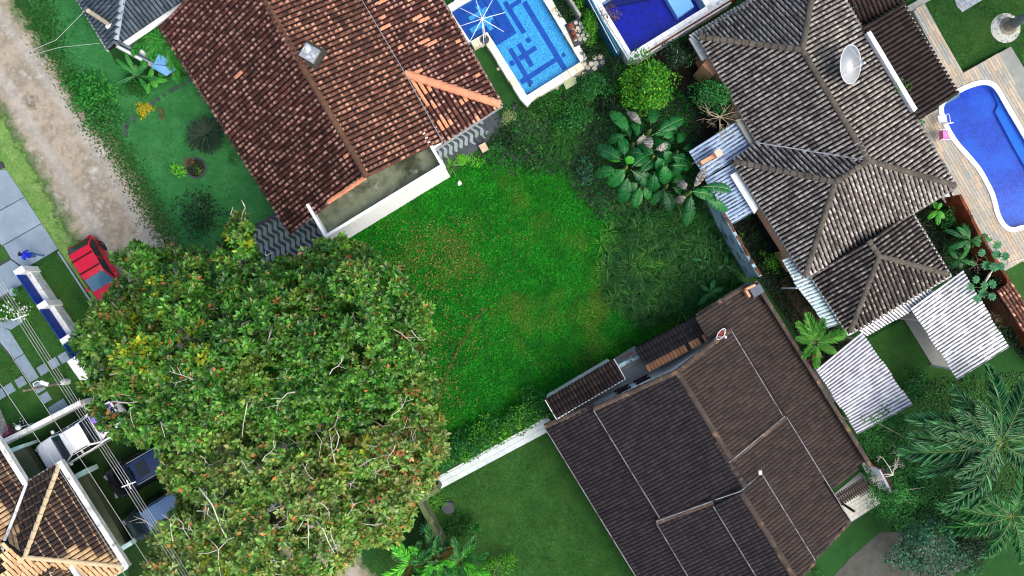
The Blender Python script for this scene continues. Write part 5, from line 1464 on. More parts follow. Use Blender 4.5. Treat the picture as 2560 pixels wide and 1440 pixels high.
# stepping stones of the front lawn
for nm, pts in (('stepping_path', [(381, 258), (395, 249), (411, 238), (427, 228), (441, 220), (458, 210), (477, 201), (490, 193)]), ('stepping_path', [(315, 321), (318, 312), (314, 334), (332, 297)])):
    root = sheet(nm, [(pts[0][0] - 10, pts[0][1] - 4), (pts[-1][0] - 4, pts[-1][1] - 10), (pts[-1][0] + 6, pts[-1][1] + 8), (pts[0][0] + 6, pts[0][1] + 8)], M['lawn'], .011)
    for x, y in pts:
        r = random.uniform(5, 8)
        q = [(x + r * random.uniform(.8, 1.1) * math.cos(a), y + r * random.uniform(.8, 1.1) * math.sin(a)) for a in (.3, 1.2, 2.2, 3.4, 4.3, 5.4)]
        MB().prism(PP(q), .012, .05).build('stepping_stone', M['conc_dark'], root)

# ------------------------------------------------------------------ blue railing on a white wall, gate
fe = thing('blue_fence', 'blue railing with white pillars on a low white wall beside the red car', 'fence', P(120, 780, 0))
M['blue'] = mat('blue_paint', [(14, 50, 140), (22, 66, 164)], 2, .5)
F0, F1 = P(84, 682), P(196, 848)
fd = (F1 - F0).normalized(); fn = Vector((-fd.y, fd.x, 0))
if fn.x < 0: fn = -fn
def fbox(a, b, z0, z1, o0, o1): return [F0 + fd * a + fn * o0, F0 + fd * b + fn * o0, F0 + fd * b + fn * o1, F0 + fd * a + fn * o1], z0, z1
FL = (F1 - F0).length
MB().prism(*fbox(0, FL, 0, .8, -.1, .3)).build('base_wall', M['white_worn'], fe)
pil = [0, FL * .5, FL]
for a in pil:
    pb = MB().prism(*fbox(a - .17, a + .17, 0, 1.45, -.16, .4)).build('pillar', M['white'], fe)
for a, b in zip(pil, pil[1:]):
    for zz in (.9, 1.62):
        MB().bar(F0 + fd * (a + .17) + Vector((0, 0, zz)), F0 + fd * (b - .17) + Vector((0, 0, zz)), .06, .06).build('rail', M['blue'], fe)
    n = 34
    for k in range(n):
        c = F0 + fd * (a + .2 + (b - a - .4) * k / (n - 1))
        mb = MB(); mb.bar(Vector((c.x, c.y, .82)), Vector((c.x, c.y, 1.7)), .07, .03); mb.build('paling', M['blue'], fe)
ga = thing('blue_gate', 'blue slatted gate between white gate pillars by the big tree', 'gate', P(205, 870, 0))
G0, G1 = F1 + fd * .2, F1 + fd * 1.15
for k in range(11):
    c = G0 + (G1 - G0) * (k / 10)
    MB().bar(Vector((c.x, c.y, .1)), Vector((c.x, c.y, 1.75 if k % 2 else 1.65)), .075, .04).build('paling', M['blue'], ga)
for zz in (.4, 1.3): MB().bar(G0 + Vector((0, 0, zz)), G1 + Vector((0, 0, zz)), .05, .06).build('rail', M['blue'], ga)
gp2 = thing('gate_pillar', 'broad stepped white gate pillar with a flat cap below the blue gate', 'pillar', P(222, 900, 0))
c = G1 + fd * .3
for (w, z0, z1) in ((.62, 0, 1.5), (.78, 1.502, 1.62)):
    MB().prism([c - fd * w / 2 - fn * w / 2, c + fd * w / 2 - fn * w / 2, c + fd * w / 2 + fn * w / 2, c - fd * w / 2 + fn * w / 2], z0, z1).build('pillar_block', M['white'], gp2)
mtb = thing('meter_shelter', 'white meter box wall with sloping top between gate pillar and long white wall', 'wall', P(232, 950, 0))
c2 = c + fd * 1.0
MB().prism([c2 - fd * .55 - fn * .3, c2 + fd * .9 - fn * .3, c2 + fd * .9 + fn * .25, c2 - fd * .55 + fn * .25], 0, 1.45).build('wall_block', M['white_worn'], mtb)
MB().prism([c2 - fd * .6 - fn * .42, c2 + fd * .3 - fn * .42, c2 + fd * .3 + fn * .32, c2 - fd * .6 + fn * .32], 1.452, 1.53).build('cap_slab', M['white'], mtb)
# lamp post that leans over the lawn, globe lamp
lp = thing('lamp_post', 'weathered lamp post with a curved white lamp arm standing by the gate pillar', 'lamp post', P(170, 953, 0))
pb_, pt_ = P(170, 953, 0), P(66, 979, 3.9)
pt_ = Vector((pb_.x - .05, pb_.y - .02, 3.9))
MB().tube([pb_, (pb_ + pt_) / 2, pt_], [.085, .075, .06], 10).build('post', mat('weathered_post', [(112, 104, 92), (140, 132, 118)], 3, .9, bump=.3), lp)
MB().lathe(pb_, [(.18, 0), (.16, .5), (.1, .75), (.09, .8)], 10).build('post_base', M['white_worn'], lp)
arm = [pt_ + Vector((0, 0, -.9)), pt_ + Vector((.1, .28, -.6)), pt_ + Vector((.35, .42, -.55)), pt_ + Vector((.55, .35, -.6))]
MB().tube(arm, .025, 6).build('lamp_arm', M['white_metal'], lp)
MB().box(pt_ + Vector((.66, .3, -.64)), (.42, .2, .12), Matrix.Rotation(-.35, 3, 'Z')).build('lamp_head', M['white_metal'], lp, bevel=.03)
gl = thing('globe_lamp', 'white globe garden lamp on a thin stand by the pink plant', 'lamp', P(84, 1058, 0))
b = P(84, 1058); MB().tube([b, b + Vector((0, 0, 1.25))], .03, 6).build('stand', M['white_metal'], gl)
MB().lathe(b + Vector((0, 0, 1.38)), [(.0, -.15)] + [(.15 * math.sin(a), -.15 * math.cos(a)) for a in np.linspace(.25, 2.9, 8)] + [(0, .15)], 14).build('globe', M['white'], gl, smooth=True)
# roof-top service pole on the slate house
sp_ = thing('service_pole', 'beige service pole rising above the blue-grey roof at the top left', 'pole', P(275, 63, 0))
b = P(272, 61, 0); b = Vector((P(272, 61, 3.5).x, P(272, 61, 3.5).y, 3.3))
MB().tube([b, b + Vector((-.02, .02, 2.15))], .11, 8).build('post', mat('beige_post', [(170, 160, 138), (190, 182, 164)], 3, .9), sp_)
MB().box(b + Vector((.06, -.1, .25)), (.34, .16, .14), Matrix.Rotation(.6, 3, 'Z')).build('bracket', M['white_metal'], sp_)
# gate of the slate house
sg = thing('entrance_gate', 'white and blue entrance wall with a blue sloping canopy beside the fern palms', 'gate', P(350, 130, 0))
bars(sg, 'wall_top', [(284, 98, 2.2), (388, 160, 2.2)], .24, .12, M['conc_blue'])
bars(sg, 'gate_track', [(300, 112, 2.3), (384, 156, 2.3)], .05, .06, M['black'])
A, B = P(300, 122), P(398, 176)
MB().bar(A + Vector((0, 0, 1.05)), B + Vector((0, 0, 1.05)), .12, 2.1).build('wall_panel', M['white'], sg)
M['bluer'] = mat('blue_canopy', [(90, 140, 190), (110, 160, 206)], 2, .7)
MB().slab([P(398, 133, 2.5), P(422, 152, 2.5), P(414, 163, 2.35), P(384, 160, 2.4)], .06).build('canopy_panel', M['bluer'], sg)
MB().slab([P(384, 161, 2.4), P(415, 165, 2.35), P(440, 172, 2.2), P(415, 190, 2.2), P(378, 168, 2.3)], .06).build('canopy_panel', M['bluer'], sg)
MB().prism(PP([(392, 150), (412, 158), (408, 170), (388, 162)]), 0, 2.2).build('gate_post', M['white'], sg)

# ------------------------------------------------------------------ overhead cables
cb = thing('cable_bundle', 'bundle of thin power cables with white spacers crossing the lower left', 'cables', P(200, 1050, 0))
M['cable'] = mat('cable', [(150, 156, 158), (180, 184, 184)], 5, .6)
zc = 7.5
for k, dx in enumerate((0, 8, 15, 22)):
    pts = [P(x + dx, y - dx * .1, zc - .3 * math.sin(t)) for x, y, t in ((-60, 640, 0), (40, 795, .8), (183, 1020, 1.6), (300, 1200, 2.2), (420, 1390, 2.7), (480, 1490, 3.1))]
    MB().tube(pts, .011, 4).build('cable', M['cable'], cb)
for x, y in ((49, 794), (322, 1211)):
    c = P(x, y, zc - .25)
    s = MB(); s.bar(c - Vector((.32, .12, 0)), c + Vector((.32, .12, 0)), .05, .05); s.bar(c - Vector((.1, -.2, 0)), c + Vector((.1, -.2, 0)), .04, .05); s.build('spacer', M['white_metal'], cb)
for lb, pts in (('single thin cable passing over the lamp post and the black car', [(-40, 790), (0, 847), (80, 968), (126, 1037), (215, 1168), (391, 1440), (420, 1490)]),
                ('single thin cable passing over the white wall and cream roof', [(-40, 895), (0, 959), (105, 1113), (162, 1196), (306, 1428), (350, 1500)])):
    MB().tube([P(x, y, 6.4) for x, y in pts], .014, 4).build('cable', M['cable'], label=lb, cat='cable')
MB().tube([P(70, 130, 5), P(140, 100, 4.8), P(215, 24, 5.3)], .012, 4).build('cable', M['cable'], label='single thin cable running from the beige service pole over the lawn', cat='cable')
MB().tube([P(70, 140, 5), P(150, 118, 4.7), P(250, 108, 4.6)], .012, 4).build('cable', M['cable'], label='single thin cable ending at the slate roof eave above the lawn', cat='cable')

# ------------------------------------------------------------------ vehicles (local x forwards, y left)
M['car_glass2'] = mat('tinted_glass', [(18, 34, 46)], rough=.12, spec=.7)
def paint(name, rgb, rough=.25, metal=.0):
    s = NB(name)
    s.b.inputs['Base Color'].default_value = lin(rgb)
    s.b.inputs['Roughness'].default_value = rough
    s.b.inputs['Metallic'].default_value = metal
    s.b.inputs['Coat Weight'].default_value = .25
    s.b.inputs['Coat Roughness'].default_value = .08
    col = s.mix(s.math('MULTIPLY', s.mr(s.noise(3, 4), .5, .75), .25), rgb, tuple(min(255, int(v * .85 + 8)) for v in rgb))
    s.l(col, s.b.inputs['Base Color'])
    return s.m
def loft(stations, mi=0):
    """stations: list of (x, [(y,z)...] half profile from sill to centre); mirrored"""
    mb = MB(); vs = []; n = None
    for x, hp in stations:
        full = [(x, -y, z) for y, z in hp] + [(x, y, z) for y, z in reversed(hp[:-1])]
        n = len(full); vs += full
    fs = []
    for i in range(len(stations) - 1):
        for k in range(n - 1): fs.append((i * n + k, i * n + k + 1, (i + 1) * n + k + 1, (i + 1) * n + k))
        fs.append((i * n + n - 1, i * n, (i + 1) * n, (i + 1) * n + n - 1))
    fs.append(tuple(range(n))[::-1]); fs.append(tuple(range((len(stations) - 1) * n, len(stations) * n)))
    return mb.add(vs, fs, mi)
def car(name, label, cat, loc, ang, L, Wd, Ht, pm, hood=1.05, trunk=.45, belt=.95, hoodz=.86, rake_f=.75, rake_r=.45, rails=None, roof=None, pick=0.0, roofbars=0, sunroof=None, glass=None, extra=None, grp=None):
    t = thing(name, label, cat, loc, grp, rz=ang)
    glass = glass or M['car_glass2']
    w = Wd / 2; f = L / 2
    def prof(k, zb, zt, cr): return [(w * k * .93, zb), (w * k, zb + .18), (w * k * .995, zt * .72), (w * k * .95, zt - .05), (w * k * .86, zt), (w * k * .45, zt + cr * .8), (0, zt + cr)]
    cab0, cab1 = -f + trunk, f - hood
    st = [(-f, prof(.78, .42, .62, .0)), (-f + .03, prof(.86, .34, belt - .12, .0)), (-f + .16, prof(.95, .26, belt - .02, .01)), (-f + .5, prof(1, .22, belt, .02)), (cab0 + .3, prof(1, .2, belt, .02)), (0, prof(1, .2, belt, .02)),
          (cab1 - .1, prof(1, .2, belt, .03)), (cab1 + .1, prof(.99, .2, hoodz + .05, .05)), (f - .55, prof(.97, .22, hoodz - .02, .05)), (f - .22, prof(.9, .28, hoodz - .12, .04)), (f - .05, prof(.76, .36, hoodz - .26, .02)), (f, prof(.66, .42, .56, .0))]
    loft(st).build('body', pm, t, smooth=True)
    # greenhouse
    x0, x1 = cab0 + pick, cab1
    rx0, rx1 = x0 + rake_r, x1 - rake_f
    wb, wt = w * .9, w * .74
    hp = lambda ww, z: [(ww, belt - .02), (ww, z * .98), (ww * .9, z), (0, z + .025)]
    zt = Ht
    gv = MB()
    B = [(x0, -wb, belt - .03), (x1, -wb, belt - .03), (x1, wb, belt - .03), (x0, wb, belt - .03)]
    T = [(rx0, -wt, zt - .05), (rx1, -wt, zt - .05), (rx1, wt, zt - .05), (rx0, wt, zt - .05)]
    def chp(h):
        wt2 = wb + (wt - wb) * max(0, (h - belt)) / (zt - belt)
        return [(wb, belt - .07), ((wb * .6 + wt2 * .4), belt + (h - belt) * .4), (wt2, max(belt - .05, h - .07)), (wt2 * .93, h - .015), (wt2 * .55, h + .005), (0, h + .012)]
    bh = zt - belt
    cst = [(x0 - .03, belt - .03), (x0 + .5 * (rx0 - x0), belt + .44 * bh), (rx0 - .02, zt - .07), (rx0 + .18, zt - .035), ((rx0 + rx1) / 2, zt - .02), (rx1 - .18, zt - .035), (rx1 + .02, zt - .07), (x1 - .5 * (x1 - rx1), belt + .44 * bh), (x1 + .03, belt - .03)]
    loft([(x, chp(h)) for x, h in cst]).build('cabin', pm, t, smooth=True)
    # roof skin with a crown
    rv, nx, ny = [], 9, 9
    for i in range(nx):
        for j in range(ny):
            u, v = i / (nx - 1) * 2 - 1, j / (ny - 1) * 2 - 1
            kx = (rx1 - rx0) / 2 + .06; ky = wt + .02
            q = 1 - .06 * abs(u) ** 6 * abs(v) ** 2
            rv.append(((rx0 + rx1) / 2 + u * kx * (1 - .05 * v ** 4), v * ky * q, zt - .045 + .055 * (1 - u ** 4) * (1 - v ** 4) - .03 * max(abs(u) ** 8, abs(v) ** 8)))
    rm = MB().add(rv, [(i * ny + j, i * ny + j + 1, (i + 1) * ny + j + 1, (i + 1) * ny + j) for i in range(nx - 1) for j in range(ny - 1)])
    rm.build('roof', roof or pm, t, smooth=True)
    # glass panes, 12 mm proud of the cabin
    def pane(nm, P4, inset_=.1, out=.03, m=None):
        P4 = [Vector(p) for p in P4]; c = sum(P4, Vector()) / 4
        nrm = (P4[1] - P4[0]).cross(P4[3] - P4[0]).normalized()
        if nrm.dot(c - Vector((c.x * .5, 0, 0))) < 0: nrm = -nrm
        q = []
        for i in range(4):
            a, b = (P4[i - 1] - P4[i]).normalized(), (P4[(i + 1) % 4] - P4[i]).normalized()
            q.append(P4[i] + (a + b) * inset_ + nrm * out)
        mb = MB().add(q + [p - nrm * .03 for p in q], [(0, 1, 2, 3), (0, 4, 5, 1), (1, 5, 6, 2), (2, 6, 7, 3), (3, 7, 4, 0)])
        return mb.build(nm, m or M['glass'], t)
    pane('windscreen', [B[1], B[2], T[2], T[1]], .06, .055, m=glass)
    pane('rear_window', [B[3], B[0], T[0], T[3]], .07, .055)
    for s in (0, 1):
        b0, b1, t0, t1 = (B[0], B[1], T[0], T[1]) if s == 0 else (B[3], B[2], T[3], T[2])
        b0, b1, t0, t1 = map(Vector, (b0, b1, t0, t1))
        mb_, mt_ = b0.lerp(b1, .52), t0.lerp(t1, .48)
        pane('side_window', [b0, mb_, mt_, t0], .065); pane('side_window', [mb_, b1, t1, mt_], .065)
    # wheels
    for sx in (f - .78, -f + .72):
        for sy in (-1, 1):
            Mx = Matrix.Rotation(math.pi / 2, 3, 'X')
            c = Vector((sx, sy * (w - .09), .31))
            wt_ = MB().lathe(c, [(.18, -.1), (.29, -.1), (.31, -.06), (.31, .06), (.29, .1), (.18, .1)], 20, M=Mx).build('tyre', M['black'], t, smooth=False)
            MB().lathe(c + Vector((0, sy * .06, 0)), [(0, -.04), (.2, -.04), (.2, .04), (.17, .055), (.0, .05)], 12, M=Mx).build('rim', M['steel'], wt_)
    # mirrors, lights, plates, wipers, door lines
    for s in (-1, 1):
        MB().box((x1 - .28, s * (w + .07), belt + .05), (.14, .18, .12)).build('mirror', pm if Ht < 1.6 else M['white_metal'] if pm.name.startswith('white') else M['black'], t, bevel=.03)
        MB().box((f - .18, s * w * .62, hoodz - .17), (.16, .3, .13), Matrix.Rotation(-s * .35, 3, 'Z')).build('headlight', M['headlight'], t, bevel=.03)
        MB().box((-f + .06, s * w * .74, belt - .16), (.1, .2, .2), Matrix.Rotation(s * .2, 3, 'Z')).build('tail_light', M['tail'], t, bevel=.02)
        MB().tube([(x1 + .02, s * .18 - .25, belt + .02), (x1 - rake_f * .35, s * .18 + .12, belt + (zt - belt) * .36)], .012, 4).build('wiper', M['black'], t)
    MB().box((-f + .005, 0, .55), (.03, .4, .13)).build('number_plate', M['white_metal'], t)
    for s in (-1, 1):
        for (xx) in (.52 * (x1 - x0) + x0, x0 + .12):
            MB().box((xx, s * (w * 1.0), belt * .62), (.012, .02, .5)).build('door_seam', M['black'], t)
    if rails:
        for s in (-1, 1):
            MB().tube([(rx0 + .1, s * wt * .96, zt - .03), (rx0 + .2, s * wt * .96, zt + .05), (rx1 - .2, s * wt * .96, zt + .05), (rx1 - .1, s * wt * .96, zt - .03)], .022, 6).build('roof_rail', rails, t)
    for k in range(roofbars):
        xx = rx0 + (rx1 - rx0) * (.28 + .52 * k)
        MB().bar((xx, -wt * 1.02, zt + .05), (xx, wt * 1.02, zt + .05), .06, .04).build('roof_bar', M['black'], t)
    if sunroof:
        MB().box(((rx0 + rx1) / 2 + .45, 0, zt + .012), (.62, .8, .02)).build('sunroof', M['glass'], t, bevel=.008)
    if extra: extra(t, x0, x1, rx0, rx1, w, f, belt, zt)
    return t
M['headlight'] = mat('headlight_lens', [(120, 126, 132)], rough=.1, spec=.6)
M['tail'] = mat('tail_lens', [(170, 16, 22)], rough=.2, spec=.5)
def place(px, py, z, ahead):
    c = P(px, py, z); d = P(px + ahead[0], py + ahead[1], z) - c
    return Vector((c.x, c.y, 0)), math.atan2(d.y, d.x)
M['car_glass'] = mat('blue_glass', [(58, 104, 130)], rough=.12, spec=.7)
l, a = place(222, 670, 1.42, (50, 84))
car('red_car', 'small red hatchback with two black roof bars half under the big tree', 'car', l + Vector((.1, -.18, 0)), a, 3.85, 1.64, 1.42, paint('red_paint', (206, 12, 48)), hood=1.0, trunk=.12, hoodz=.84, belt=.88, rake_f=.75, rake_r=.5, roofbars=2, glass=M['car_glass'], grp='cars parked along the road')
def bed(t, x0, x1, rx0, rx1, w, f, belt, zt):
    cabx = x0
    MB().box(((-f + .12 + cabx) / 2, 0, belt + .03), (cabx + f - .3, w * 1.62, .03)).build('bed_floor', M['black'], t)
    for s in (-1, 1): MB().box(((-f + .1 + cabx) / 2, s * w * .9, belt + .1), (cabx + f - .15, .1, .16)).build('bed_side', bp, t, bevel=.02)
    MB().box((-f + .1, 0, belt + .1), (.1, w * 1.7, .16)).build('tailgate', bp, t, bevel=.02)
    for k in range(10):
        m = mat('cargo_cloth', [[(120, 100, 190), (150, 130, 210)], [(214, 218, 226), (236, 238, 242)], [(40, 60, 130), (60, 84, 160)], [(70, 64, 76), (96, 90, 100)]][k % 4], 6, .9)
        bm = bmesh.new(); bmesh.ops.create_icosphere(bm, subdivisions=2, radius=.26)
        for v in bm.verts: v.co *= random.uniform(.7, 1.25); v.co.z *= .6
        me = bpy.data.meshes.new('cargo_bag'); bm.to_mesh(me); bm.free(); me.materials.append(m)
        o = link(me, 'cargo_bag', t); o.location = (-f + .35 + (k // 2) * (cabx + f - .5) / 5, -.4 + .8 * (k % 2) + random.uniform(-.1, .1), belt + .18)
bp = paint('white_car_paint', (232, 236, 240), .3)
l, a = place(183, 1100, 1.72, (-88, 52))
car('white_pickup', 'white double-cab pickup with its bed full of bags beside the long white wall', 'pickup truck', l + Vector((-.75, .45, 0)) * .0, a, 5.2, 1.84, 1.74, bp, hood=1.25, trunk=.1, hoodz=1.06, belt=1.1, rake_f=.85, rake_r=.35, pick=1.55, rails=M['black'], extra=bed, grp='cars parked by the cream-tiled house')
l, a = place(347, 1176, 1.66, (-88, 50))
car('black_car', 'black car with sky-blue reflecting roof and silver rails nosing out under the tree', 'car', l, a, 4.7, 1.8, 1.68, paint('black_paint', (12, 13, 18), .22), hood=1.15, trunk=.1, hoodz=.98, belt=1.02, rake_f=.7, rake_r=.4, rails=M['steel'], sunroof=True,
    roof=paint('sky_reflection_roof', (22, 42, 80), .3), grp='cars parked by the cream-tiled house')  # blue sky reflection put into the roof colour of the black car
l, a = place(380, 1294, 1.62, (-88, 54))
car('grey_car', 'dark green car with pale blue-grey roof beside the greenish ledge', 'car', l, a, 4.0, 1.74, 1.66, paint('dark_green_paint', (24, 36, 40), .25), hood=.95, trunk=.1, hoodz=.98, belt=1.02, rake_f=.6, rake_r=.22, rails=M['black'],
    roof=paint('pale_blue_roof', (98, 128, 166), .35), grp='cars parked by the cream-tiled house')
# motorcycle half hidden by leaves
mc = thing('motorcycle', 'black motorcycle with a red tank half hidden by leaves behind the pale-roofed car', 'motorcycle', P(432, 1258, 0), rz=math.radians(140))
for x in (-.62, .62):
    wh = MB().lathe((x, 0, .3), [(.2, -.05), (.27, -.06), (.3, 0), (.27, .06), (.2, .05)], 18, M=Matrix.Rotation(math.pi / 2, 3, 'X')).build('wheel', M['black'], mc)
MB().box((.15, 0, .72), (.46, .26, .2)).build('fuel_tank', paint('red_tank', (190, 20, 28)), mc, bevel=.06)
MB().box((-.35, 0, .74), (.6, .24, .1)).build('saddle', M['black'], mc, bevel=.03)
MB().box((0, 0, .42), (.5, .24, .34)).build('engine', M['steel'], mc, bevel=.03)
MB().tube([(.45, -.36, .98), (.5, 0, .92), (.45, .36, .98)], .02, 6).build('handlebar', M['steel'], mc)
MB().tube([(.62, 0, .3), (.45, 0, .95)], .03, 6).build('fork', M['steel'], mc)
MB().box((-.78, 0, .7), (.12, .16, .08)).build('tail_light', M['tail'], mc, bevel=.02)

# ------------------------------------------------------------------ person walking on the driveway
def person():
    t = thing('person', 'person in a blue hooded jacket and jeans looking at a phone on the pale driveway', 'person', P(99, 640, .065), rz=math.radians(72))
    V = [(0, 0, .93, .145), (0, 0, 1.08, .15), (0, .01, 1.27, .165), (0, .02, 1.42, .12), (0, .04, 1.50, .062), (0, .07, 1.6, .092), (0, .075, 1.69, .085),
         (-.19, .02, 1.39, .062), (-.25, .02, 1.13, .05), (-.12, .24, 1.1, .04), (-.06, .31, 1.14, .04),
         (.19, .02, 1.39, .062), (.25, .02, 1.13, .05), (.12, .24, 1.1, .04), (.06, .31, 1.14, .04),
         (-.095, .0, .86, .098), (-.1, .2, .5, .066), (-.1, .16, .09, .045), (-.1, .3, .05, .042),
         (.095, .0, .86, .098), (.1, -.06, .5, .066), (.1, -.3, .14, .045), (.1, -.22, .05, .042)]
    E = [(0, 1), (1, 2), (2, 3), (3, 4), (4, 5), (5, 6), (3, 7), (7, 8), (8, 9), (9, 10), (3, 11), (11, 12), (12, 13), (13, 14), (0, 15), (15, 16), (16, 17), (17, 18), (0, 19), (19, 20), (20, 21), (21, 22)]
    me = bpy.data.meshes.new('body'); me.from_pydata([v[:3] for v in V], E, [])
    tmp = bpy.data.objects.new('tmp_skin', me); COL.objects.link(tmp)
    md = tmp.modifiers.new('s', 'SKIN')
    for i, v in enumerate(V):
        sv = me.skin_vertices[0].data[i]; sv.radius = (v[3], v[3] * (.72 if i < 4 else 1)); sv.use_root = (i == 0)
    sb = tmp.modifiers.new('u', 'SUBSURF'); sb.levels = 2; sb.render_levels = 2
    dg = bpy.context.evaluated_depsgraph_get()
    m2 = bpy.data.meshes.new_from_object(tmp.evaluated_get(dg)); m2.name = 'body'
    bpy.data.objects.remove(tmp)
    m2.materials.clear()
    jk, jn, sk_, sh_ = mat('blue_jacket', [(22, 40, 190), (36, 62, 216)], 8, .8, bump=.3), mat('blue_jeans', [(48, 82, 130), (66, 104, 152)], 8, .9), mat('skin', [(196, 146, 116)], rough=.6), M['black']
    for m in (jk, jn, sk_, sh_): m2.materials.append(m)
    for p in m2.polygons:
        c = p.center; p.use_smooth = True
        if c.z < .1 or (c.z < .17 and c.y < -.2): k = 3
        elif c.z < .9: k = 1
        elif c.y > .26 and c.z < 1.25: k = 2
        elif c.z > 1.53 and c.y > .09 and c.z < 1.72: k = 2
        else: k = 0
        p.material_index = k
    link(m2, 'body', t)
    hm = mat('dark_hair', [(30, 24, 22), (46, 38, 34)], 10, .8)
    bmx = bmesh.new(); bmesh.ops.create_uvsphere(bmx, u_segments=16, v_segments=10, radius=.1)
    bmesh.ops.delete(bmx, geom=[v for v in bmx.verts if v.co.z < -.02 and v.co.y > .02], context='VERTS')
    hme = bpy.data.meshes.new('hair'); bmx.to_mesh(hme); bmx.free(); hme.materials.append(hm)
    ho = link(hme, 'hair', t); ho.location = (0, .055, 1.69)
    MB().lathe((0, -.04, 1.52), [(.06, -.05), (.12, -.03), (.13, .03), (.09, .09), (.05, .06)], 12).build('hood', jk, t, smooth=True)
    for s in (-1, 1):
        for k in range(4):
            MB().tube([(s * .055 - s * .012 * k, .33, 1.16 - .004 * k), (s * .035 - s * .01 * k, .375, 1.175), (s * .02 - s * .006 * k, .385, 1.19)], .0085, 5).build('finger', sk_, t)
        MB().tube([(s * .06, .33, 1.17), (s * .035, .35, 1.2)], .01, 5).build('thumb', sk_, t)
        MB().lathe((s * .095, .075, 1.62), [(.0, -.025), (.018, -.01), (.018, .015), (0, .028)], 6).build('ear', sk_, t)
    MB().lathe((0, .17, 1.6), [(.012, -.02), (.016, 0), (.004, .03)], 6).build('nose', sk_, t)
    return t
person()
props(MB().box(P(83, 633, 1.22), (.07, .14, .012)).build('phone', M['black'], label='dark phone held by the person in the blue jacket', cat='phone', loc=P(83, 633, 1.22)))
ph = bpy.data.objects['phone']; pr_ = bpy.data.objects['person']
ph.location = Matrix.Translation(pr_.location) @ Matrix.Rotation(pr_.rotation_euler.z, 4, 'Z') @ Vector((0, .4, 1.2))
# ------------------------------------------------------------------ plants
LF = {}
LF['almond'] = leafmat('almond_leaf', [(33, 79, 25), (49, 115, 33), (63, 134, 40), (81, 153, 47), (56, 125, 42), (100, 168, 53), (49, 115, 37), (73, 141, 49), (117, 178, 56), (54, 119, 37), (86, 156, 49), (144, 187, 66), (54, 108, 42), (83, 139, 53), (132, 132, 62)], .5, .18, .36, .45, big=(28, 66, 24), big2=((132, 140, 56), .45, .52, .7, .55), spark=((190, 118, 70), .012))
LF['almond2'] = leafmat('light_almond_leaf', [(49, 100, 32), (73, 134, 45), (96, 159, 54), (119, 178, 69), (79, 139, 53), (139, 187, 79), (86, 149, 56), (161, 190, 86), (109, 168, 63), (175, 170, 83), (115, 156, 69), (180, 144, 73)], .45, .2, .36, .45, big=(62, 100, 36), big2=((136, 140, 84), .5, .48, .66, .55), spark=((200, 124, 72), .026))
LF['almond_old'] = leafmat('turning_leaf', [(170, 96, 60), (190, 124, 76), (120, 110, 46), (70, 104, 40), (90, 110, 44)], .25, .25, .5, .3)
LF['yellow'] = leafmat('yellow_green_leaf', [(130, 150, 30), (160, 176, 40), (110, 134, 30), (190, 190, 60)], .3, .3, .5, .2)
LF['lime'] = leafmat('lime_tree_leaf', [(21, 99, 17), (49, 136, 23), (90, 166, 32), (32, 114, 19), (133, 181, 38)], .42, .25, .5, .3)
LF['mid'] = leafmat('mid_green_leaf', [(17, 76, 29), (31, 105, 38), (53, 134, 51), (20, 87, 35)], .42, .22, .5, .3)
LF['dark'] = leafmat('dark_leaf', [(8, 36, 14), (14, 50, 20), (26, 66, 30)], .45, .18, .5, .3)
LF['vine'] = leafmat('vine_leaf', [(12, 64, 14), (26, 92, 22), (54, 122, 32), (12, 54, 16)], .45, .22, .5, .3)
LF['airy'] = leafmat('airy_tree_leaf', [(28, 96, 38), (46, 120, 50), (74, 146, 62), (34, 106, 44)], .4, .25, .5, .3)
LF['fern'] = leafmat('fern_leaf', [(24, 104, 34), (44, 136, 46), (70, 160, 56)], .35, .25, .45, .3)
LF['blue'] = leafmat('bluish_leaf', [(18, 64, 46), (32, 88, 62), (56, 112, 78), (84, 126, 88)], .5, .2, .5, .3)
LF['pale'] = leafmat('pale_leaf', [(120, 146, 90), (150, 166, 112), (100, 130, 74)], .3, .25, .6, .2)
LF['gold'] = leafmat('golden_leaf', [(226, 187, 11), (235, 215, 22), (198, 165, 15), (187, 187, 33)], .25, .3, .6, .2)
LF['brown'] = leafmat('brown_leaf', [(104, 72, 48), (130, 92, 60), (84, 60, 44)], .3, .2, .7, .2)
LF['maroon'] = leafmat('maroon_leaf', [(96, 74, 60), (120, 96, 70), (90, 96, 60), (130, 90, 86)], .3, .2, .7, .2)
LF['pink'] = leafmat('pink_leaf', [(196, 20, 110), (220, 40, 130), (150, 14, 80)], .3, .3, .5, .2)
LF['flower'] = leafmat('pink_flower', [(196, 40, 90), (220, 70, 110), (170, 24, 70)], .2, .3, .6, .2)
LF['white_fl'] = leafmat('white_flower', [(236, 238, 236), (222, 226, 230)], .08, .3, .6, .2)
LF['banana'] = leafmat('banana_leaf', [(14, 84, 40), (24, 104, 48), (36, 120, 50)], .25, .25, .35, .4)
LF['banana_new'] = leafmat('young_banana_leaf', [(60, 160, 40), (80, 176, 50)], .15, .3, .35, .4)
LF['dry'] = leafmat('dried_leaf', [(150, 146, 140), (184, 182, 176), (120, 110, 96)], .25, .2, .8, .1)
LF['palm'] = leafmat('palm_leaf', [(20, 91, 36), (39, 119, 49), (75, 158, 72), (18, 75, 31)], .4, .2, .4, .4)
LF['palm_b'] = leafmat('bluish_palm_leaf', [(20, 76, 32), (38, 108, 50), (80, 146, 86), (26, 88, 40)], .4, .2, .38, .45)
LF['palm_l'] = leafmat('bright_palm_leaf', [(50, 136, 36), (80, 160, 48), (110, 176, 60)], .3, .25, .45, .3)
LF['palm_o'] = leafmat('orange_palm_leaf', [(112, 76, 36), (136, 96, 46), (70, 84, 34), (60, 90, 36)], .3, .25, .5, .3)
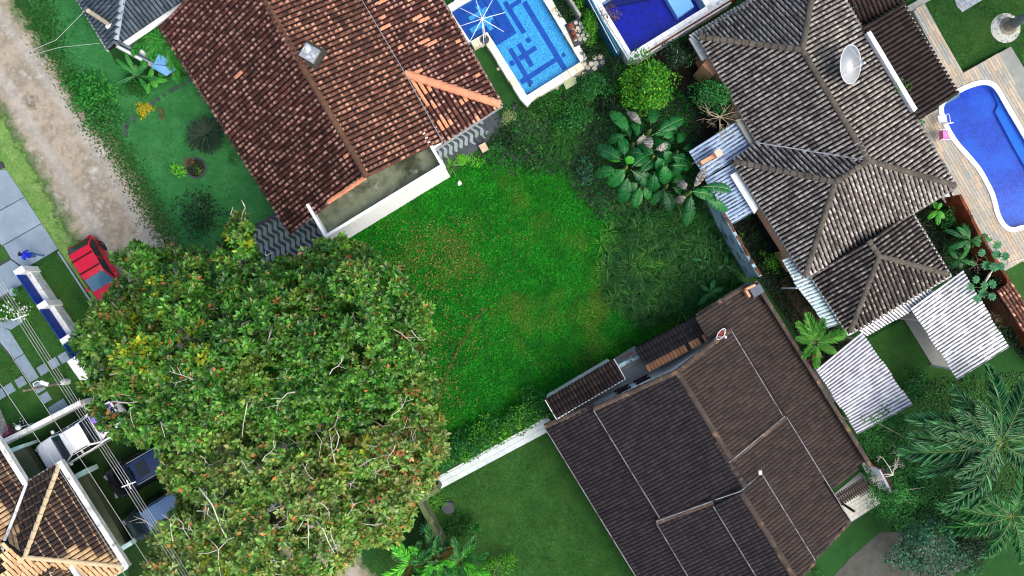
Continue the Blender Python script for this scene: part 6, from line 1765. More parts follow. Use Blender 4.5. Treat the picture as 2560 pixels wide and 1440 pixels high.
LF['cycad'] = leafmat('cycad_leaf', [(12, 40, 24), (20, 54, 32), (28, 66, 38)], .3, .12, .4, .4)
LF['bright'] = leafmat('bright_leaf', [(90, 190, 40), (130, 210, 60), (70, 170, 36)], .25, .3, .5, .3)
LF['cecropia'] = leafmat('cecropia_leaf', [(34, 104, 62), (50, 124, 76), (66, 140, 88)], .25, .2, .45, .35)

def shell_leaves(lobes, n_per_m2, L, wr=.5, up=.5, zmin=-.15, big=False, jit=.35, inner=.25):
    """leaves over the upper shells of lobes (K,4: x y z r [+ zscale])"""
    Vs, Fs, k = [], [], 0
    for lo in lobes:
        c, r = np.array(lo[:3]), lo[3]; zs = lo[4] if len(lo) > 4 else .8
        n = max(6, int(n_per_m2 * 2 * math.pi * r * r))
        d = rdir(n, zmin)
        rad = r * (1 - inner * rng.random(n) ** 2 + .06 * rng.standard_normal(n))
        p = c + d * np.stack([rad, rad, rad * zs], 1)
        nr = unit(d * (1 - up) + np.array([0, 0, up]) + jit * rng.standard_normal((n, 3)))
        t = rng.standard_normal((n, 3)); ax = unit(t - nr * (t * nr).sum(1, keepdims=True) + .5 * d)
        V, F = leaves(p, ax, nr, L * (.65 + .7 * rng.random(n)), L * wr * (.7 + .6 * rng.random(n)), big)
        Vs.append(V); Fs.append(F + k); k += len(V)
    return np.concatenate(Vs), np.concatenate(Fs)
def lobes_in(px, py, rx, ry, z0, z1, k, rmin, rmax, zs=.8):
    """k lobes filling a dome whose outline is an ellipse in pixels at height z1"""
    out = []
    for i in range(k):
        a, q = random.random() * 6.2832, math.sqrt(random.random())
        r = random.uniform(rmin, rmax)
        zz = z0 + (z1 - z0) * (1 - .75 * q * q) * random.uniform(.55, 1) - r * zs
        kx = 1.0
        rpx = r * S
        wob = 1 + .2 * math.sin(3 * a + px) + .14 * math.sin(5 * a + py)
        x = px + max(2, rx - rpx * .6) * q * wob * math.cos(a); y = py + max(2, ry - rpx * .6) * q * wob * math.sin(a)
        c = P(x, y, max(.05, zz + r * zs * .5)); out.append((c.x, c.y, max(.05, zz), r, zs))
    return out
def bush(name, label, cat, px, py, rx, ry, h, m, L=.12, dens=70, k=None, wr=.55, group=None, trunk=None, z0=.0, rr=(.28, .5), big=False, flowers=None, ang=0, twigs=True, inner=.5, limbs=5):
    base = P(px, py, h * .6); base = Vector((base.x, base.y, 0))
    t = thing(name, label, cat, base, group)
    R = (rx + ry) / 2 / S
    k = k or max(4, int(9 * (rx * ry) / 900) + 3)
    f0, f1 = (1, 1.05) if R < .8 else (.6, .95)
    lb = lobes_in(px, py, rx, ry, z0, h, k, max(.1, R * rr[0] * f0), max(.16, R * rr[1] * f1))
    V, F = shell_leaves(lb, dens, L, wr, big=big, inner=inner)
    link(npmesh('foliage', V - np.array(base), m, tris=F), 'foliage', t, 'stuff')
    if trunk:
        top = Vector((base.x, base.y, h * .45))
        MB().tube([base, (base + top) / 2 + Vector((.05, .03, 0)), top], [trunk, trunk * .8, trunk * .6], 7).build('trunk', M['bark'], t, smooth=True)
        for q in random.sample(lb, min(limbs, len(lb))):
            e = Vector(q[:3]); MB().tube([top, (top + e) / 2 + Vector((0, 0, .15)), e], [trunk * .5, trunk * .35, trunk * .15], 5).build('limb', M['bark'], t, smooth=True)
    elif twigs:
        mb = MB()
        for q in random.sample(lb, min(4, len(lb))):
            e = Vector(q[:3]); mb.tube([base, (base + e) / 2, e], [.02, .015, .008], 4)
        mb.build('stems', M['twig'], t)
    if flowers:
        fm, n, fl = flowers
        q = [random.choice(lb) for _ in range(n)]
        d = rdir(n, .2); p = np.array([a[:3] for a in q]) + d * np.array([a[3] for a in q])[:, None] * np.array([1, 1, .85]) + np.array([0, 0, .04])
        Vs = []; 
        for kk in range(5):
            a = kk * 1.2566; V, F = leaves(p, np.tile([math.cos(a), math.sin(a), .25], (n, 1)), np.tile([0, 0, 1.], (n, 1)), fl, fl * .7)
            Vs.append(V)
        F5 = np.concatenate([F + i * len(V) for i in range(5)])
        link(npmesh('flowers', np.concatenate(Vs) - np.array(base), fm, tris=F5), 'flowers', t, 'stuff')
    return t

# ---- the two big almond trees over the road
def rosette_mesh(nl, L, m, seed):
    r2 = np.random.default_rng(seed)
    a = np.arange(nl) / nl * 2 * np.pi + r2.random(nl) * .5
    el = .2 + .95 * r2.random(nl)
    ax = np.stack([np.cos(a) * np.cos(el), np.sin(a) * np.cos(el), np.sin(el)], 1)
    nr = np.stack([-np.cos(a) * np.sin(el), -np.sin(a) * np.sin(el), np.cos(el)], 1)
    V, F = leaves(.05 * ax, ax, nr, L * (.65 + .6 * r2.random(nl)), L * .55 * (.8 + .4 * r2.random(nl)), 2)
    return V, F
def big_tree(name, label, poly, ctr, zt, zedge, nl, m, seed, trunk_px, twigs, spots, L=.24, holes=(), old=.03, ros_per=15, thin=1.0, haze=0):
    base = P(*trunk_px, 0)
    t = thing(name, label, 'tree', base)
    q = rand_in(poly, nl, holes)
    pa = np.array(poly, float)
    # distance to the outline decides the height of the canopy
    def dist_edge(p):
        d = np.full(len(p), 1e9)
        for i in range(len(pa)):
            a, b = pa[i], pa[(i + 1) % len(pa)]
            ab = b - a; tt = np.clip(((p - a) @ ab) / (ab @ ab), 0, 1)
            d = np.minimum(d, np.linalg.norm(p - (a + tt[:, None] * ab), axis=1))
        return d
    de = np.clip(dist_edge(q) / 170, 0, 1)
    z = zedge + (zt - zedge) * np.sqrt(de) + rng.standard_normal(len(q)) * .9
    c = unproj(q, z)
    rad = .55 + .55 * rng.random(len(q)) * (.4 + .6 * de)
    pos, nrm = [], []
    for i in range(len(q)):
        n = int(ros_per * (.6 + .9 * rad[i] ** 2))
        d = rdir(n, -.1)
        pos.append(c[i] + d * rad[i] * np.array([1, 1, .75]) * (1 - .45 * rng.random((n, 1)) ** 2)); nrm.append(unit(d + np.array([0, 0, .9]) + .25 * rng.standard_normal((n, 3))))
    pos, nrm = np.concatenate(pos), np.concatenate(nrm)
    N = len(pos)
    k = H / (H - pos[:, 2]); sx, sy = 1280 + pos[:, 0] * k * S, 720 - pos[:, 1] * k * S
    keep = pip(sx + rng.standard_normal(N) * 9, sy + rng.standard_normal(N) * 9, poly)
    fld = sum(np.sin(sx * math.cos(g) * fr + sy * math.sin(g) * fr + g * 7) for g, fr in ((.3, .031), (1.4, .043), (2.5, .037), (.9, .07), (2.0, .083), (2.9, .061)))
    keep &= rng.random(N) < np.clip(thin + .3 * fld, .12, 1)
    for hl in holes: keep &= ~(pip(sx, sy, hl) & (rng.random(N) < .85))
    pos, nrm = pos[keep], nrm[keep]
    # sprigs that stick out past the outline
    ep, en = [], []
    for _ in range(110):
        i = random.randrange(len(pa)); b = pa[i] + (pa[(i + 1) % len(pa)] - pa[i]) * random.random()
        o = unit((b - np.array(ctr))[None])[0]; rch = random.uniform(0, 26)
        for q_ in np.linspace(-10, rch, 3 + int(rch / 7)):
            n = random.randint(2, 4); px_ = b + o * q_
            ep.append(unproj(px_[None] + rng.standard_normal((n, 2)) * 5, zedge + .4 + rng.random(n) * .6)); en.append(unit(np.array([[o[0] * .5, -o[1] * .5, .9]]) + .3 * rng.standard_normal((n, 3))))
    pos = np.concatenate([pos] + ep); nrm = np.concatenate([nrm] + en); N = len(pos)
    k = H / (H - pos[:, 2]); sx, sy = 1280 + pos[:, 0] * k * S, 720 - pos[:, 1] * k * S
    # turn into frames
    tmp = rng.standard_normal((N, 3)); X = unit(tmp - nrm * (tmp * nrm).sum(1, keepdims=True)); Y = np.cross(nrm, X)
    R = np.stack([X, Y, nrm], 2)
    var = [rosette_mesh(random.choice((6, 7, 8)), L, m, seed + i) for i in range(6)]
    which = rng.integers(0, 6, N)
    sc = .75 + .5 * rng.random(N)
    kind = np.zeros(N, int)
    for (cx, cy, rr, wgt, kd) in spots:
        hit = (rng.random(N) < wgt * np.exp(-((sx - cx) ** 2 + (sy - cy) ** 2) / rr ** 2)); kind[hit] = kd
    kind[rng.random(N) < old] = 1
    mats = [m, LF['almond_old'], LF['yellow']]
    # the clusters nearest the camera, and showing on top, become single parts
    vis = (sx > 8) & (sx < 2552) & (sy > 8) & (sy < 1432)
    cell = {}
    for i in np.argsort(-pos[:, 2]):
        if not vis[i]: continue
        key = (int(sx[i] // 20), int(sy[i] // 20))
        if key not in cell: cell[key] = i
    tops = sorted(cell.values(), key=lambda i: -pos[i, 2])[:300]
    sel = np.zeros(N, bool); sel[tops] = True
    crown_parts = []
    meshes = {}
    for i in tops:
        key = (which[i], kind[i])
        if key not in meshes: meshes[key] = npmesh('leaf_cluster', var[which[i]][0], mats[kind[i]], tris=var[which[i]][1])
        m4 = Matrix([[*(R[i][0] * sc[i]), pos[i][0]], [*(R[i][1] * sc[i]), pos[i][1]], [*(R[i][2] * sc[i]), pos[i][2]], [0, 0, 0, 1]])
        inst(meshes[key], 'leaf_cluster', m4, t)
    Vs, Fs, mi, off = [], [], [], 0
    for v in range(6):
        for kd in range(3):
            ids = np.where((which == v) & (kind == kd) & ~sel)[0]
            if not len(ids): continue
            V0, F0_ = var[v]
            V = np.einsum('nij,vj->nvi', R[ids], V0) * sc[ids][:, None, None] + pos[ids][:, None, :]
            F = F0_[None] + (np.arange(len(ids)) * len(V0))[:, None, None] + off
            Vs.append(V.reshape(-1, 3)); Fs.append(F.reshape(-1, 3)); mi.append(np.full(len(ids) * len(F0_), kd)); off += V.shape[0] * V.shape[1]
    link(npmesh('crown', np.concatenate(Vs) - np.array(base), mats, tris=np.concatenate(Fs), mi=np.concatenate(mi)), 'crown', t, 'stuff')
    # trunk and limbs
    fork = base + Vector((0, 0, 3.2))
    MB().tube([base, base + Vector((.1, .05, 1.6)), fork], [.42, .34, .3], 10).build('trunk', M['bark'], t, smooth=True)
    idx = rng.choice(len(c), 26, replace=False)
    for j, i in enumerate(idx):
        e = Vector(c[i]); mid = fork.lerp(e, .5) + Vector((rng.normal() * .3, rng.normal() * .3, .4))
        MB().tube([fork, mid, e, e + Vector((rng.normal() * .4, rng.normal() * .4, .5))], [.16, .1, .05, .015], 6).build('limb', M['bark'], t, smooth=True)
    hz = MB()
    for _ in range(haze):
        i = random.randrange(len(c)); p = Vector(c[i]) + Vector((rng.normal() * .3, rng.normal() * .3, rad[i] * random.uniform(.7, 1.0)))
        a = random.random() * 6.283; ln = random.uniform(.5, 1.5); pts_ = [p]
        for _k in range(4):
            a += rng.normal() * .35; pts_.append(pts_[-1] + Vector((math.cos(a), math.sin(a), rng.normal() * .12)) * ln / 4)
            if _k in (1, 2): 
                b_ = a + random.choice((-.8, .8)); hz.tube([pts_[-1], pts_[-1] + Vector((math.cos(b_), math.sin(b_), .1)) * ln * .35], [.012, .006], 3)
        hz.tube(pts_, [.024, .02, .016, .012, .007], 4)
    if haze: hz.build('twigs', M['bark_pale'], t)
    for pts, r, zz in twigs:
        q3 = [P(a, b, zz + .12 * math.sin(i * 1.7)) for i, (a, b) in enumerate(pts)]
        MB().tube(q3, list(np.linspace(r * .8, r * .25, len(q3))), 6).build('branch', M['bark_pale'], t, smooth=True)
    return t
zA = Z((300, 950), 2.939)
zG = Z((0, 750), 4.115)
zH = Z((560, 500), 7.53)
def tw(zf, pts, r, zz): return ([zf(*p) for p in pts], r, zz)
POLY_A = [(318, 640), (345, 612), (402, 655), (460, 640), (520, 650), (575, 625), (592, 560), (612, 548), (622, 610), (640, 650), (760, 660), (800, 622), (850, 610), (900, 648), (960, 645), (990, 700), (1042, 740), (1072, 800), (1060, 860), (1078, 920), (1050, 990),
          (1000, 1060), (900, 1090), (700, 1080), (500, 1110), (400, 1110), (340, 1090), (290, 1068), (250, 1040), (212, 1000), (240, 950), (216, 900), (208, 840), (234, 785), (285, 745), (312, 700)]
POLY_B = [(440, 1040), (640, 1050), (850, 1050), (990, 1000), (1070, 1020), (1092, 1100), (1080, 1180), (1030, 1240), (1000, 1300), (965, 1345), (900, 1355), (850, 1400), (800, 1460), (820, 1520), (440, 1520), (372, 1430), (400, 1350), (420, 1310), (452, 1290), (462, 1240), (432, 1200), (420, 1150), (425, 1100)]
HOLES_B = [[(655, 1270), (720, 1280), (705, 1330), (660, 1310)], [(690, 1090), (735, 1100), (720, 1125), (690, 1110)], [(830, 1375), (905, 1352), (930, 1420), (880, 1450), (840, 1430)], [(420, 1215), (470, 1225), (520, 1290), (430, 1270)], [(530, 1330), (560, 1330), (560, 1375), (535, 1370)]]
HOLES_A = [[(250, 990), (330, 985), (380, 1020), (280, 1035)], [(590, 640), (640, 650), (630, 700), (590, 690)]]
big_tree('almond_tree', 'broad dark green almond tree reaching over the red car and the dirt road', POLY_A, (640, 850), 8.6, 5.2, 400, LF['almond'], 100, (640, 850),
         [tw(zH, [(330, 0), (385, 110), (400, 150), (345, 250), (335, 390)], .035, 7.0), tw(zH, [(170, 135), (125, 270), (170, 310)], .025, 6.8), tw(zH, [(325, 640), (310, 790), (300, 1000), (290, 1200)], .05, 6.8), tw(zH, [(310, 1110), (480, 1000), (570, 910)], .03, 6.9),
          tw(zH, [(780, 970), (790, 1050), (920, 980)], .03, 6.9), tw(zA, [(950, 80), (930, 200), (905, 330), (898, 418)], 0.032, 9.3),
          tw(zG, [(1130, 770), (1250, 740), (1480, 735)], .04, 8.5), tw(zG, [(1150, 1040), (1330, 1060), (1500, 1030), (1600, 990)], .05, 8.5), tw(zG, [(1190, 960), (1340, 985)], .03, 8.5), tw(zG, [(1150, 20), (1230, 120), (1300, 270)], .03, 8.1),
          tw(zG, [(1340, 1130), (1350, 1230), (1385, 1310)], .03, 8.5), tw(zG, [(1650, 1250), (1720, 1330), (1780, 1370), (1870, 1430)], .05, 8.8), tw(zG, [(1650, 1250), (1680, 1350), (1700, 1420)], .03, 8.8)],
         [(350, 860, 55, .75, 2), (480, 880, 40, .3, 2), (300, 1010, 90, .12, 1), (830, 640, 30, .0, 2), (420, 700, 80, .06, 2), (600, 600, 40, .3, 2), (1040, 980, 45, .1, 1)], holes=HOLES_A, old=.006, ros_per=40, thin=1.0, haze=45)
big_tree('almond_tree', 'lighter green almond tree with orange leaves and bare pale branches over the lower road', POLY_B, (700, 1250), 7.6, 5.0, 330, LF['almond2'], 200, (715, 1260),
         [tw(zA, [(580, 790), (680, 920), (740, 1080), (790, 1175), (725, 1245), (722, 1340), (740, 1440)], 0.049, 9.1), tw(zA, [(610, 800), (632, 860), (640, 790)], 0.021, 9.1), tw(zA, [(790, 1175), (840, 1155)], 0.035, 9.1), tw(zA, [(725, 1245), (640, 1275), (540, 1270)], 0.025, 9.1), tw(zA, [(725, 1245), (690, 1200), (650, 1165)], 0.021, 9.1),
          tw(zA, [(630, 900), (620, 1030)], 0.017, 9.0), tw(zA, [(720, 1050), (640, 990)], 0.021, 9.0), tw(zA, [(1110, 910), (1160, 965), (1215, 1000)], 0.035, 8.9), tw(zA, [(1370, 1000), (1300, 1110)], 0.035, 9.0), tw(zA, [(1300, 1000), (1400, 990), (1520, 1040)], 0.035, 9.0), tw(zA, [(1380, 1010), (1385, 1120), (1385, 1240)], 0.042, 9.0),
          tw(zA, [(1440, 1030), (1500, 1110), (1530, 1190), (1575, 1270)], 0.049, 9.0), tw(zA, [(1160, 1090), (1230, 1065)], 0.035, 8.9), tw(zA, [(970, 1090), (1080, 1140), (1000, 1200)], 0.028, 8.9), tw(zA, [(1580, 350), (1610, 420), (1590, 500), (1520, 570)], 0.035, 8.9), tw(zA, [(1430, 370), (1480, 450), (1460, 580)], 0.021, 8.9),
          tw(zA, [(1870, 300), (1930, 340), (1990, 330)], 0.017, 8.7), tw(zA, [(1750, 640), (1850, 580), (1960, 560)], 0.025, 8.7), tw(zA, [(1850, 690), (1950, 640), (2050, 620)], 0.021, 8.7), tw(zA, [(1760, 470), (1880, 490), (1950, 450)], 0.021, 8.7), tw(zA, [(1770, 1055), (1880, 1065), (1940, 1050)], 0.021, 8.5), tw(zA, [(1840, 950), (1930, 915)], 0.021, 8.5), tw(zA, [(2060, 520), (2160, 525)], 0.021, 8.5)],
         [(960, 1120, 110, .16, 1), (1000, 1200, 70, .12, 1), (560, 1440, 45, .6, 2), (880, 1100, 60, .1, 2), (850, 1130, 40, .3, 2)], holes=HOLES_B, old=.012, ros_per=36, thin=.85, haze=190)
bush('yellow_bush', 'bright yellow-green bush at the corner of the white annex and wave pavement', 'bush', 832, 643, 34, 24, 3.2, LF['bright'], .13, 120, group=None)

# ---- shrubs and trees: (name, label, category, px, py, rx, ry, height, leaf, leaf length, density, extras)
for a in [
    ('lime_tree', 'bright lime-green round tree between the deep blue pool and the banana clump', 'tree', 1622, 205, 78, 74, 4.6, LF['lime'], .16, 62, dict(trunk=.12, k=30)),
    ('shade_tree', 'mid-green tree leaning on the left eave of the grey-tiled roof', 'tree', 1788, 238, 62, 56, 4.3, LF['mid'], .14, 75, dict(trunk=.11, k=26)),
    ('dark_tree', 'dark tree in the corner under the deep blue pool and grey corrugated strip', 'tree', 1700, 135, 50, 48, 3.6, LF['dark'], .15, 65, dict(trunk=.1, k=20)),
    ('vine_hedge', 'bushy dark green hedge below the crazy paving', 'hedge', 1490, 222, 66, 36, 1.9, LF['mid'], .12, 80, dict(k=26)),
    ('vine_hedge', 'low bright vine hedge on the lot edge below the patterned pool corner', 'hedge', 1385, 262, 66, 30, 1.3, LF['vine'], .11, 80, dict(k=24)),
    ('vine_hedge', 'dark shrub between crazy paving and lime-green tree', 'shrub', 1538, 178, 36, 40, 2.1, LF['dark'], .13, 70, dict(k=16)),
    ('pale_bush', 'pale grey-green bush beside the drain cover at the red roof tip', 'bush', 1276, 292, 27, 25, 1.0, LF['pale'], .08, 160, {}),
    ('lot_shrub', 'yellow-green leafy shrub left of the light grass tuft in the lot', 'shrub', 1330, 385, 42, 42, 1.1, LF['vine'], .15, 36, dict(k=12)),
    ('lot_shrub', 'dark shrub on the lot edge under the pale grey-green bush', 'shrub', 1262, 345, 34, 34, .8, LF['dark'], .12, 60, dict(k=12)),
    ('fern_bush', 'bluish-green bush at the left foot of the banana clump', 'bush', 1466, 425, 30, 44, 1.4, LF['blue'], .12, 60, dict(k=14)),
    ('roadside_bush', 'large leafy bush along the right edge of the dirt road', 'bush', 222, 228, 60, 50, 1.8, LF['fern'], .17, 46, dict(k=26)),
    ('roadside_bush', 'lower half of the roadside bush reaching toward the yellow bush', 'bush', 258, 290, 50, 48, 1.5, LF['airy'], .16, 46, dict(k=22)),
    ('golden_bush', 'small rounded golden-yellow bush on the front lawn', 'bush', 360, 274, 28, 20, .8, LF['gold'], .06, 260, {}),
    ('brown_bush', 'little brownish shrub right of the golden-yellow bush', 'bush', 402, 286, 13, 17, .5, LF['brown'], .06, 220, {}),
    ('ball_bush', 'small round green bush by the left eave of the red roof', 'bush', 585, 398, 16, 15, .7, LF['mid'], .06, 260, {}),
    ('lawn_shrub', 'dark open shrub in the middle of the front lawn', 'shrub', 492, 528, 66, 60, 1.8, LF['dark'], .14, 26, dict(k=26, inner=.8)),
    ('leafy_shrub', 'dense green shrub under the big upright leaves near the slate house', 'shrub', 340, 210, 52, 34, 1.0, LF['vine'], .11, 80, dict(k=18)),
    ('pale_shrub', 'light yellow-green leafy plant left of the round flower bed', 'shrub', 449, 422, 25, 24, .9, LF['bright'], .14, 60, {}),
    ('small_shrub', 'tiny green bush inside the round flower bed', 'bush', 497, 424, 12, 14, .45, LF['lime'], .06, 220, {}),
    ('edge_shrubs', 'yellow-green low shrubs along the stone apron below the wave pavement', 'shrubs', 1180, 398, 34, 16, .7, LF['bright'], .08, 130, dict(k=12)),
    ('edge_shrubs', 'dark green low shrubs right of the garden steps', 'shrubs', 1238, 358, 26, 20, .7, LF['mid'], .09, 110, dict(k=10)),
    ('pool_hedge', 'bright green hedge strip between the grey planter wall and teal wall', 'hedge', 1478, 62, 22, 60, 1.5, LF['lime'], .1, 100, dict(k=22)),
    ('pool_hedge', 'upper end of the bright hedge strip at the top picture edge', 'hedge', 1440, 5, 20, 30, 1.5, LF['lime'], .1, 100, dict(k=10)),
    ('pool_shrub', 'dark shrub along the right coping of the patterned pool, near the top', 'shrub', 1406, 18, 24, 36, 1.0, LF['dark'], .1, 90, dict(k=14)),
    ('pool_shrub', 'very dark shrub below the stone shelf with the round pots', 'shrub', 1478, 118, 32, 32, 1.2, LF['dark'], .11, 80, dict(k=16)),
    ('maroon_shrub', 'brownish shrub overhanging the left corner of the deep blue pool', 'shrub', 1522, 32, 28, 34, 2.4, LF['maroon'], .09, 70, dict(k=14)),
    ('bright_bush', 'small bright green bush in the dark side yard beside the brick-topped wall', 'bush', 1846, 598, 15, 15, .9, LF['lime'], .09, 140, {}),
    ('climber', 'yellow-green trailing climber by the peach wall and teal strip', 'shrub', 1932, 655, 42, 38, 1.9, LF['lime'], .08, 50, dict(k=20, inner=.8)),
    ('yard_shrub', 'dark shrub below the window of the peach wall', 'shrub', 1886, 588, 18, 30, 1.0, LF['dark'], .1, 70, dict(k=10)),
    ('yard_shrub', 'dark shrub in the side yard between climber and brick-topped wall', 'shrub', 1885, 648, 30, 34, 1.1, LF['dark'], .1, 60, dict(k=12)),
    ('flowering_bush', 'bush with crimson flowers under the small palm', 'bush', 2056, 905, 46, 24, 2.9, LF['mid'], .12, 80, dict(k=16, flowers=(LF['flower'], 46, .1))),
    ('round_shrub', 'round-leaved bright shrub right of the dirty white carport', 'shrub', 2282, 966, 44, 46, 2.0, LF['mid'], .15, 60, dict(k=18)),
    ('airy_tree', 'airy green tree overlapping the lower corner of the dirty white carport', 'tree', 2192, 1055, 80, 66, 3.8, LF['airy'], .12, 52, dict(trunk=.09, k=50, inner=.8, rr=(.16, .3))),
    ('airy_tree', 'loose green tree with pale bare branches below the entrance paving', 'tree', 2240, 1232, 92, 76, 3.4, LF['airy'], .12, 60, dict(trunk=.09, k=64, inner=.8, rr=(.18, .3))),
    ('olive_tree', 'bluish-green tree over the gravel drive at the bottom right', 'tree', 2330, 1376, 128, 90, 4.4, LF['blue'], .16, 42, dict(trunk=.12, k=70, inner=.85, rr=(.16, .26))),
    ('drive_tree', 'dark bluish tree between the olive tree and the second coconut palm', 'tree', 2440, 1350, 70, 60, 3.4, LF['dark'], .13, 60, dict(trunk=.1, k=28, inner=.7)),
    ('wall_shrub', 'leafy shrub leaning over the middle of the orange garden wall', 'shrub', 2418, 590, 34, 44, 2.0, LF['vine'], .13, 60, dict(k=16)),
    ('wall_shrub', 'dark shrub covering the orange garden wall next to the drain slab', 'shrub', 2372, 540, 24, 40, 1.9, LF['mid'], .12, 60, dict(k=14)),
    ('wall_shrub', 'bushy plant over the orange garden wall under the cecropia leaves', 'shrub', 2486, 712, 30, 36, 1.9, LF['dark'], .11, 70, dict(k=14)),
    ('lot_thicket', 'dense dark shrub between the vine hedge and the banana clump', 'shrub', 1440, 300, 60, 46, 1.5, LF['mid'], .14, 60, dict(k=22)),
    ('lot_thicket', 'dark thicket to the left of the lime-green tree trunk', 'shrub', 1530, 262, 44, 40, 1.5, LF['dark'], .14, 70, dict(k=18)),
    ('lot_thicket', 'shrub at the foot of the blue-grey wall below the canopy corner', 'shrub', 1740, 545, 36, 36, 1.3, LF['vine'], .13, 60, dict(k=14)),
    ('entrance_shrub', 'small bright shrub at the foot of the pergola paving', 'shrub', 2196, 1212, 22, 34, 1.4, LF['vine'], .1, 80, dict(k=10)),
    ('bed_shrub', 'fine-leaved green shrub beside the lower hip roof in the jungle bed', 'shrub', 2376, 640, 36, 36, 1.6, LF['mid'], .08, 110, dict(k=18)),
    ('bed_shrub', 'very dark shrub in the deep shade under the grey roof eave', 'shrub', 2318, 560, 32, 40, .9, LF['dark'], .12, 50, dict(k=14)),
    ('white_flower_bush', 'grey-green bush with pale dry flowers beside the large white carport', 'bush', 2488, 790, 34, 30, 1.6, LF['maroon'], .08, 80, dict(k=14)),
    ('wall_creeper', 'yellow-green creeper by the little orange tile lean-to', 'creeper', 2520, 782, 22, 30, 1.9, LF['lime'], .09, 90, dict(k=10)),
    ('yellow_vine', 'yellowish vine at the upper end of the brown annex roof', 'vine', 2134, 22, 20, 34, 3.0, LF['pale'], .08, 110, dict(k=12)),
    ('roof_creeper', 'small green creeper growing over the white wall top on the brown annex', 'creeper', 2250, 215, 24, 22, 3.7, LF['lime'], .08, 60, dict(k=8, z0=3.2)),
    ('yellow_shrub', 'pale yellow-green shrub at the bottom edge right of the palms', 'shrub', 1252, 1412, 54, 36, 1.5, LF['lime'], .09, 70, dict(k=22, inner=.8)),
    ('lily_bed', 'mass of narrow green leaves beside the round dark lid', 'plants', 1150, 1318, 46, 34, .8, LF['vine'], .22, 40, dict(k=18, wr=.25)),
    ('dark_bush', 'small dark bush left of the mossy wall', 'bush', 1022, 1300, 22, 18, .9, LF['dark'], .1, 80, {}),
    ('car_bush', 'round dark green bush between the black car and the pale-roofed car', 'bush', 412, 1226, 24, 24, 1.0, LF['mid'], .08, 110, {}),
    ('croton', 'magenta-leaved plant at the left end of the long white wall', 'plant', 26, 1082, 24, 15, .9, LF['pink'], .22, 60, dict(wr=.3)),
    ('flower_bush', 'dark bush with pale pink flowers beside the globe lamp', 'bush', 62, 1066, 22, 18, .8, LF['dark'], .08, 110, dict(flowers=(LF['white_fl'], 20, .05))),
    ('daisy_bed', 'grassy flower bed with white blossoms under the cables', 'plants', 38, 778, 44, 26, .8, LF['lime'], .2, 40, dict(k=20, wr=.2, flowers=(LF['white_fl'], 60, .06))),
    ('canopy_debris', 'dark dry creeper growing on the large white carport roof', 'creeper', 2370, 735, 52, 26, 2.95, LF['maroon'], .07, 26, dict(k=12, z0=2.75, twigs=False)),
    ('bottom_bush', 'low green bush at the bottom edge beside the dark-tiled house', 'bush', 2038, 1440, 24, 24, 1.0, LF['vine'], .1, 90, {}),
    ('garden_bush', 'low green bush right of the big coconut fronds on the side lawn', 'bush', 2420, 1010, 40, 60, .8, LF['vine'], .12, 40, dict(k=16)),
    ('climbing_bush', 'dark leafy bush on the planting bed beside the terrace wall', 'bush', 2440, 740, 26, 40, 1.5, LF['dark'], .12, 60, dict(k=14)),
    ]:
    bush(*a[:11], **a[11])
# hedge along the white path
hg = thing('hedge', 'long bushy hedge between the green lot and the white tiled path', 'hedge', P(1235, 1098, 0))
lb = []
for k in range(80):
    t = random.random(); o = random.gauss(0, 15)
    x, y = 1082 + 285 * t, 1160 - 148 * t
    c = P(x + o * .45, y + o * .85, 1.0); lb.append((c.x, c.y, random.uniform(.45, .95) - abs(o) * .012, random.uniform(.3, .5), .8))
V, F = shell_leaves(lb[:55], 95, .13, .5); link(npmesh('foliage', V - np.array(P(1235, 1098, 0)), LF['mid'], tris=F), 'foliage', hg, 'stuff')
V, F = shell_leaves(lb[55:], 95, .14, .5); link(npmesh('foliage', V - np.array(P(1235, 1098, 0)), LF['lime'], tris=F), 'foliage', hg, 'stuff')
# creeping shadowed undergrowth around the bananas and along the walls
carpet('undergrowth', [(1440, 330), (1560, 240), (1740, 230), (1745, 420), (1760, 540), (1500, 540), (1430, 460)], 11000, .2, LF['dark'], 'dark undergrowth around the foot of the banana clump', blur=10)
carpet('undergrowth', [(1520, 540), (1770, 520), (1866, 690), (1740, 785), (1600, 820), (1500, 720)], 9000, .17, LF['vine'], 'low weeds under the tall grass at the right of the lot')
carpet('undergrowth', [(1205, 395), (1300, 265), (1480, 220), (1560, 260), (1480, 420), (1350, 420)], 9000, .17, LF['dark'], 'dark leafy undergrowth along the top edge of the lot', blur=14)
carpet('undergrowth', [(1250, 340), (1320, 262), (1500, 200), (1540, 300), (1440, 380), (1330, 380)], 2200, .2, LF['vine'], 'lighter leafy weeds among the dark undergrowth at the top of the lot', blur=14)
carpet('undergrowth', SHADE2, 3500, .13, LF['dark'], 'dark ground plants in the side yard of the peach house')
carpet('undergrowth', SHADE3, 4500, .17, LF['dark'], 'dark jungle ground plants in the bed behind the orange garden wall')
carpet('undergrowth', [(2130, 1010), (2250, 1010), (2330, 1200), (2440, 1300), (2240, 1330), (2180, 1200)], 5000, .16, LF['mid'], 'leafy ground plants below the airy trees at the right')
carpet('undergrowth', [(2300, 950), (2560, 930), (2560, 1240), (2400, 1260), (2290, 1100)], 5000, .14, LF['vine'], 'grassy ground plants under the coconut palm')

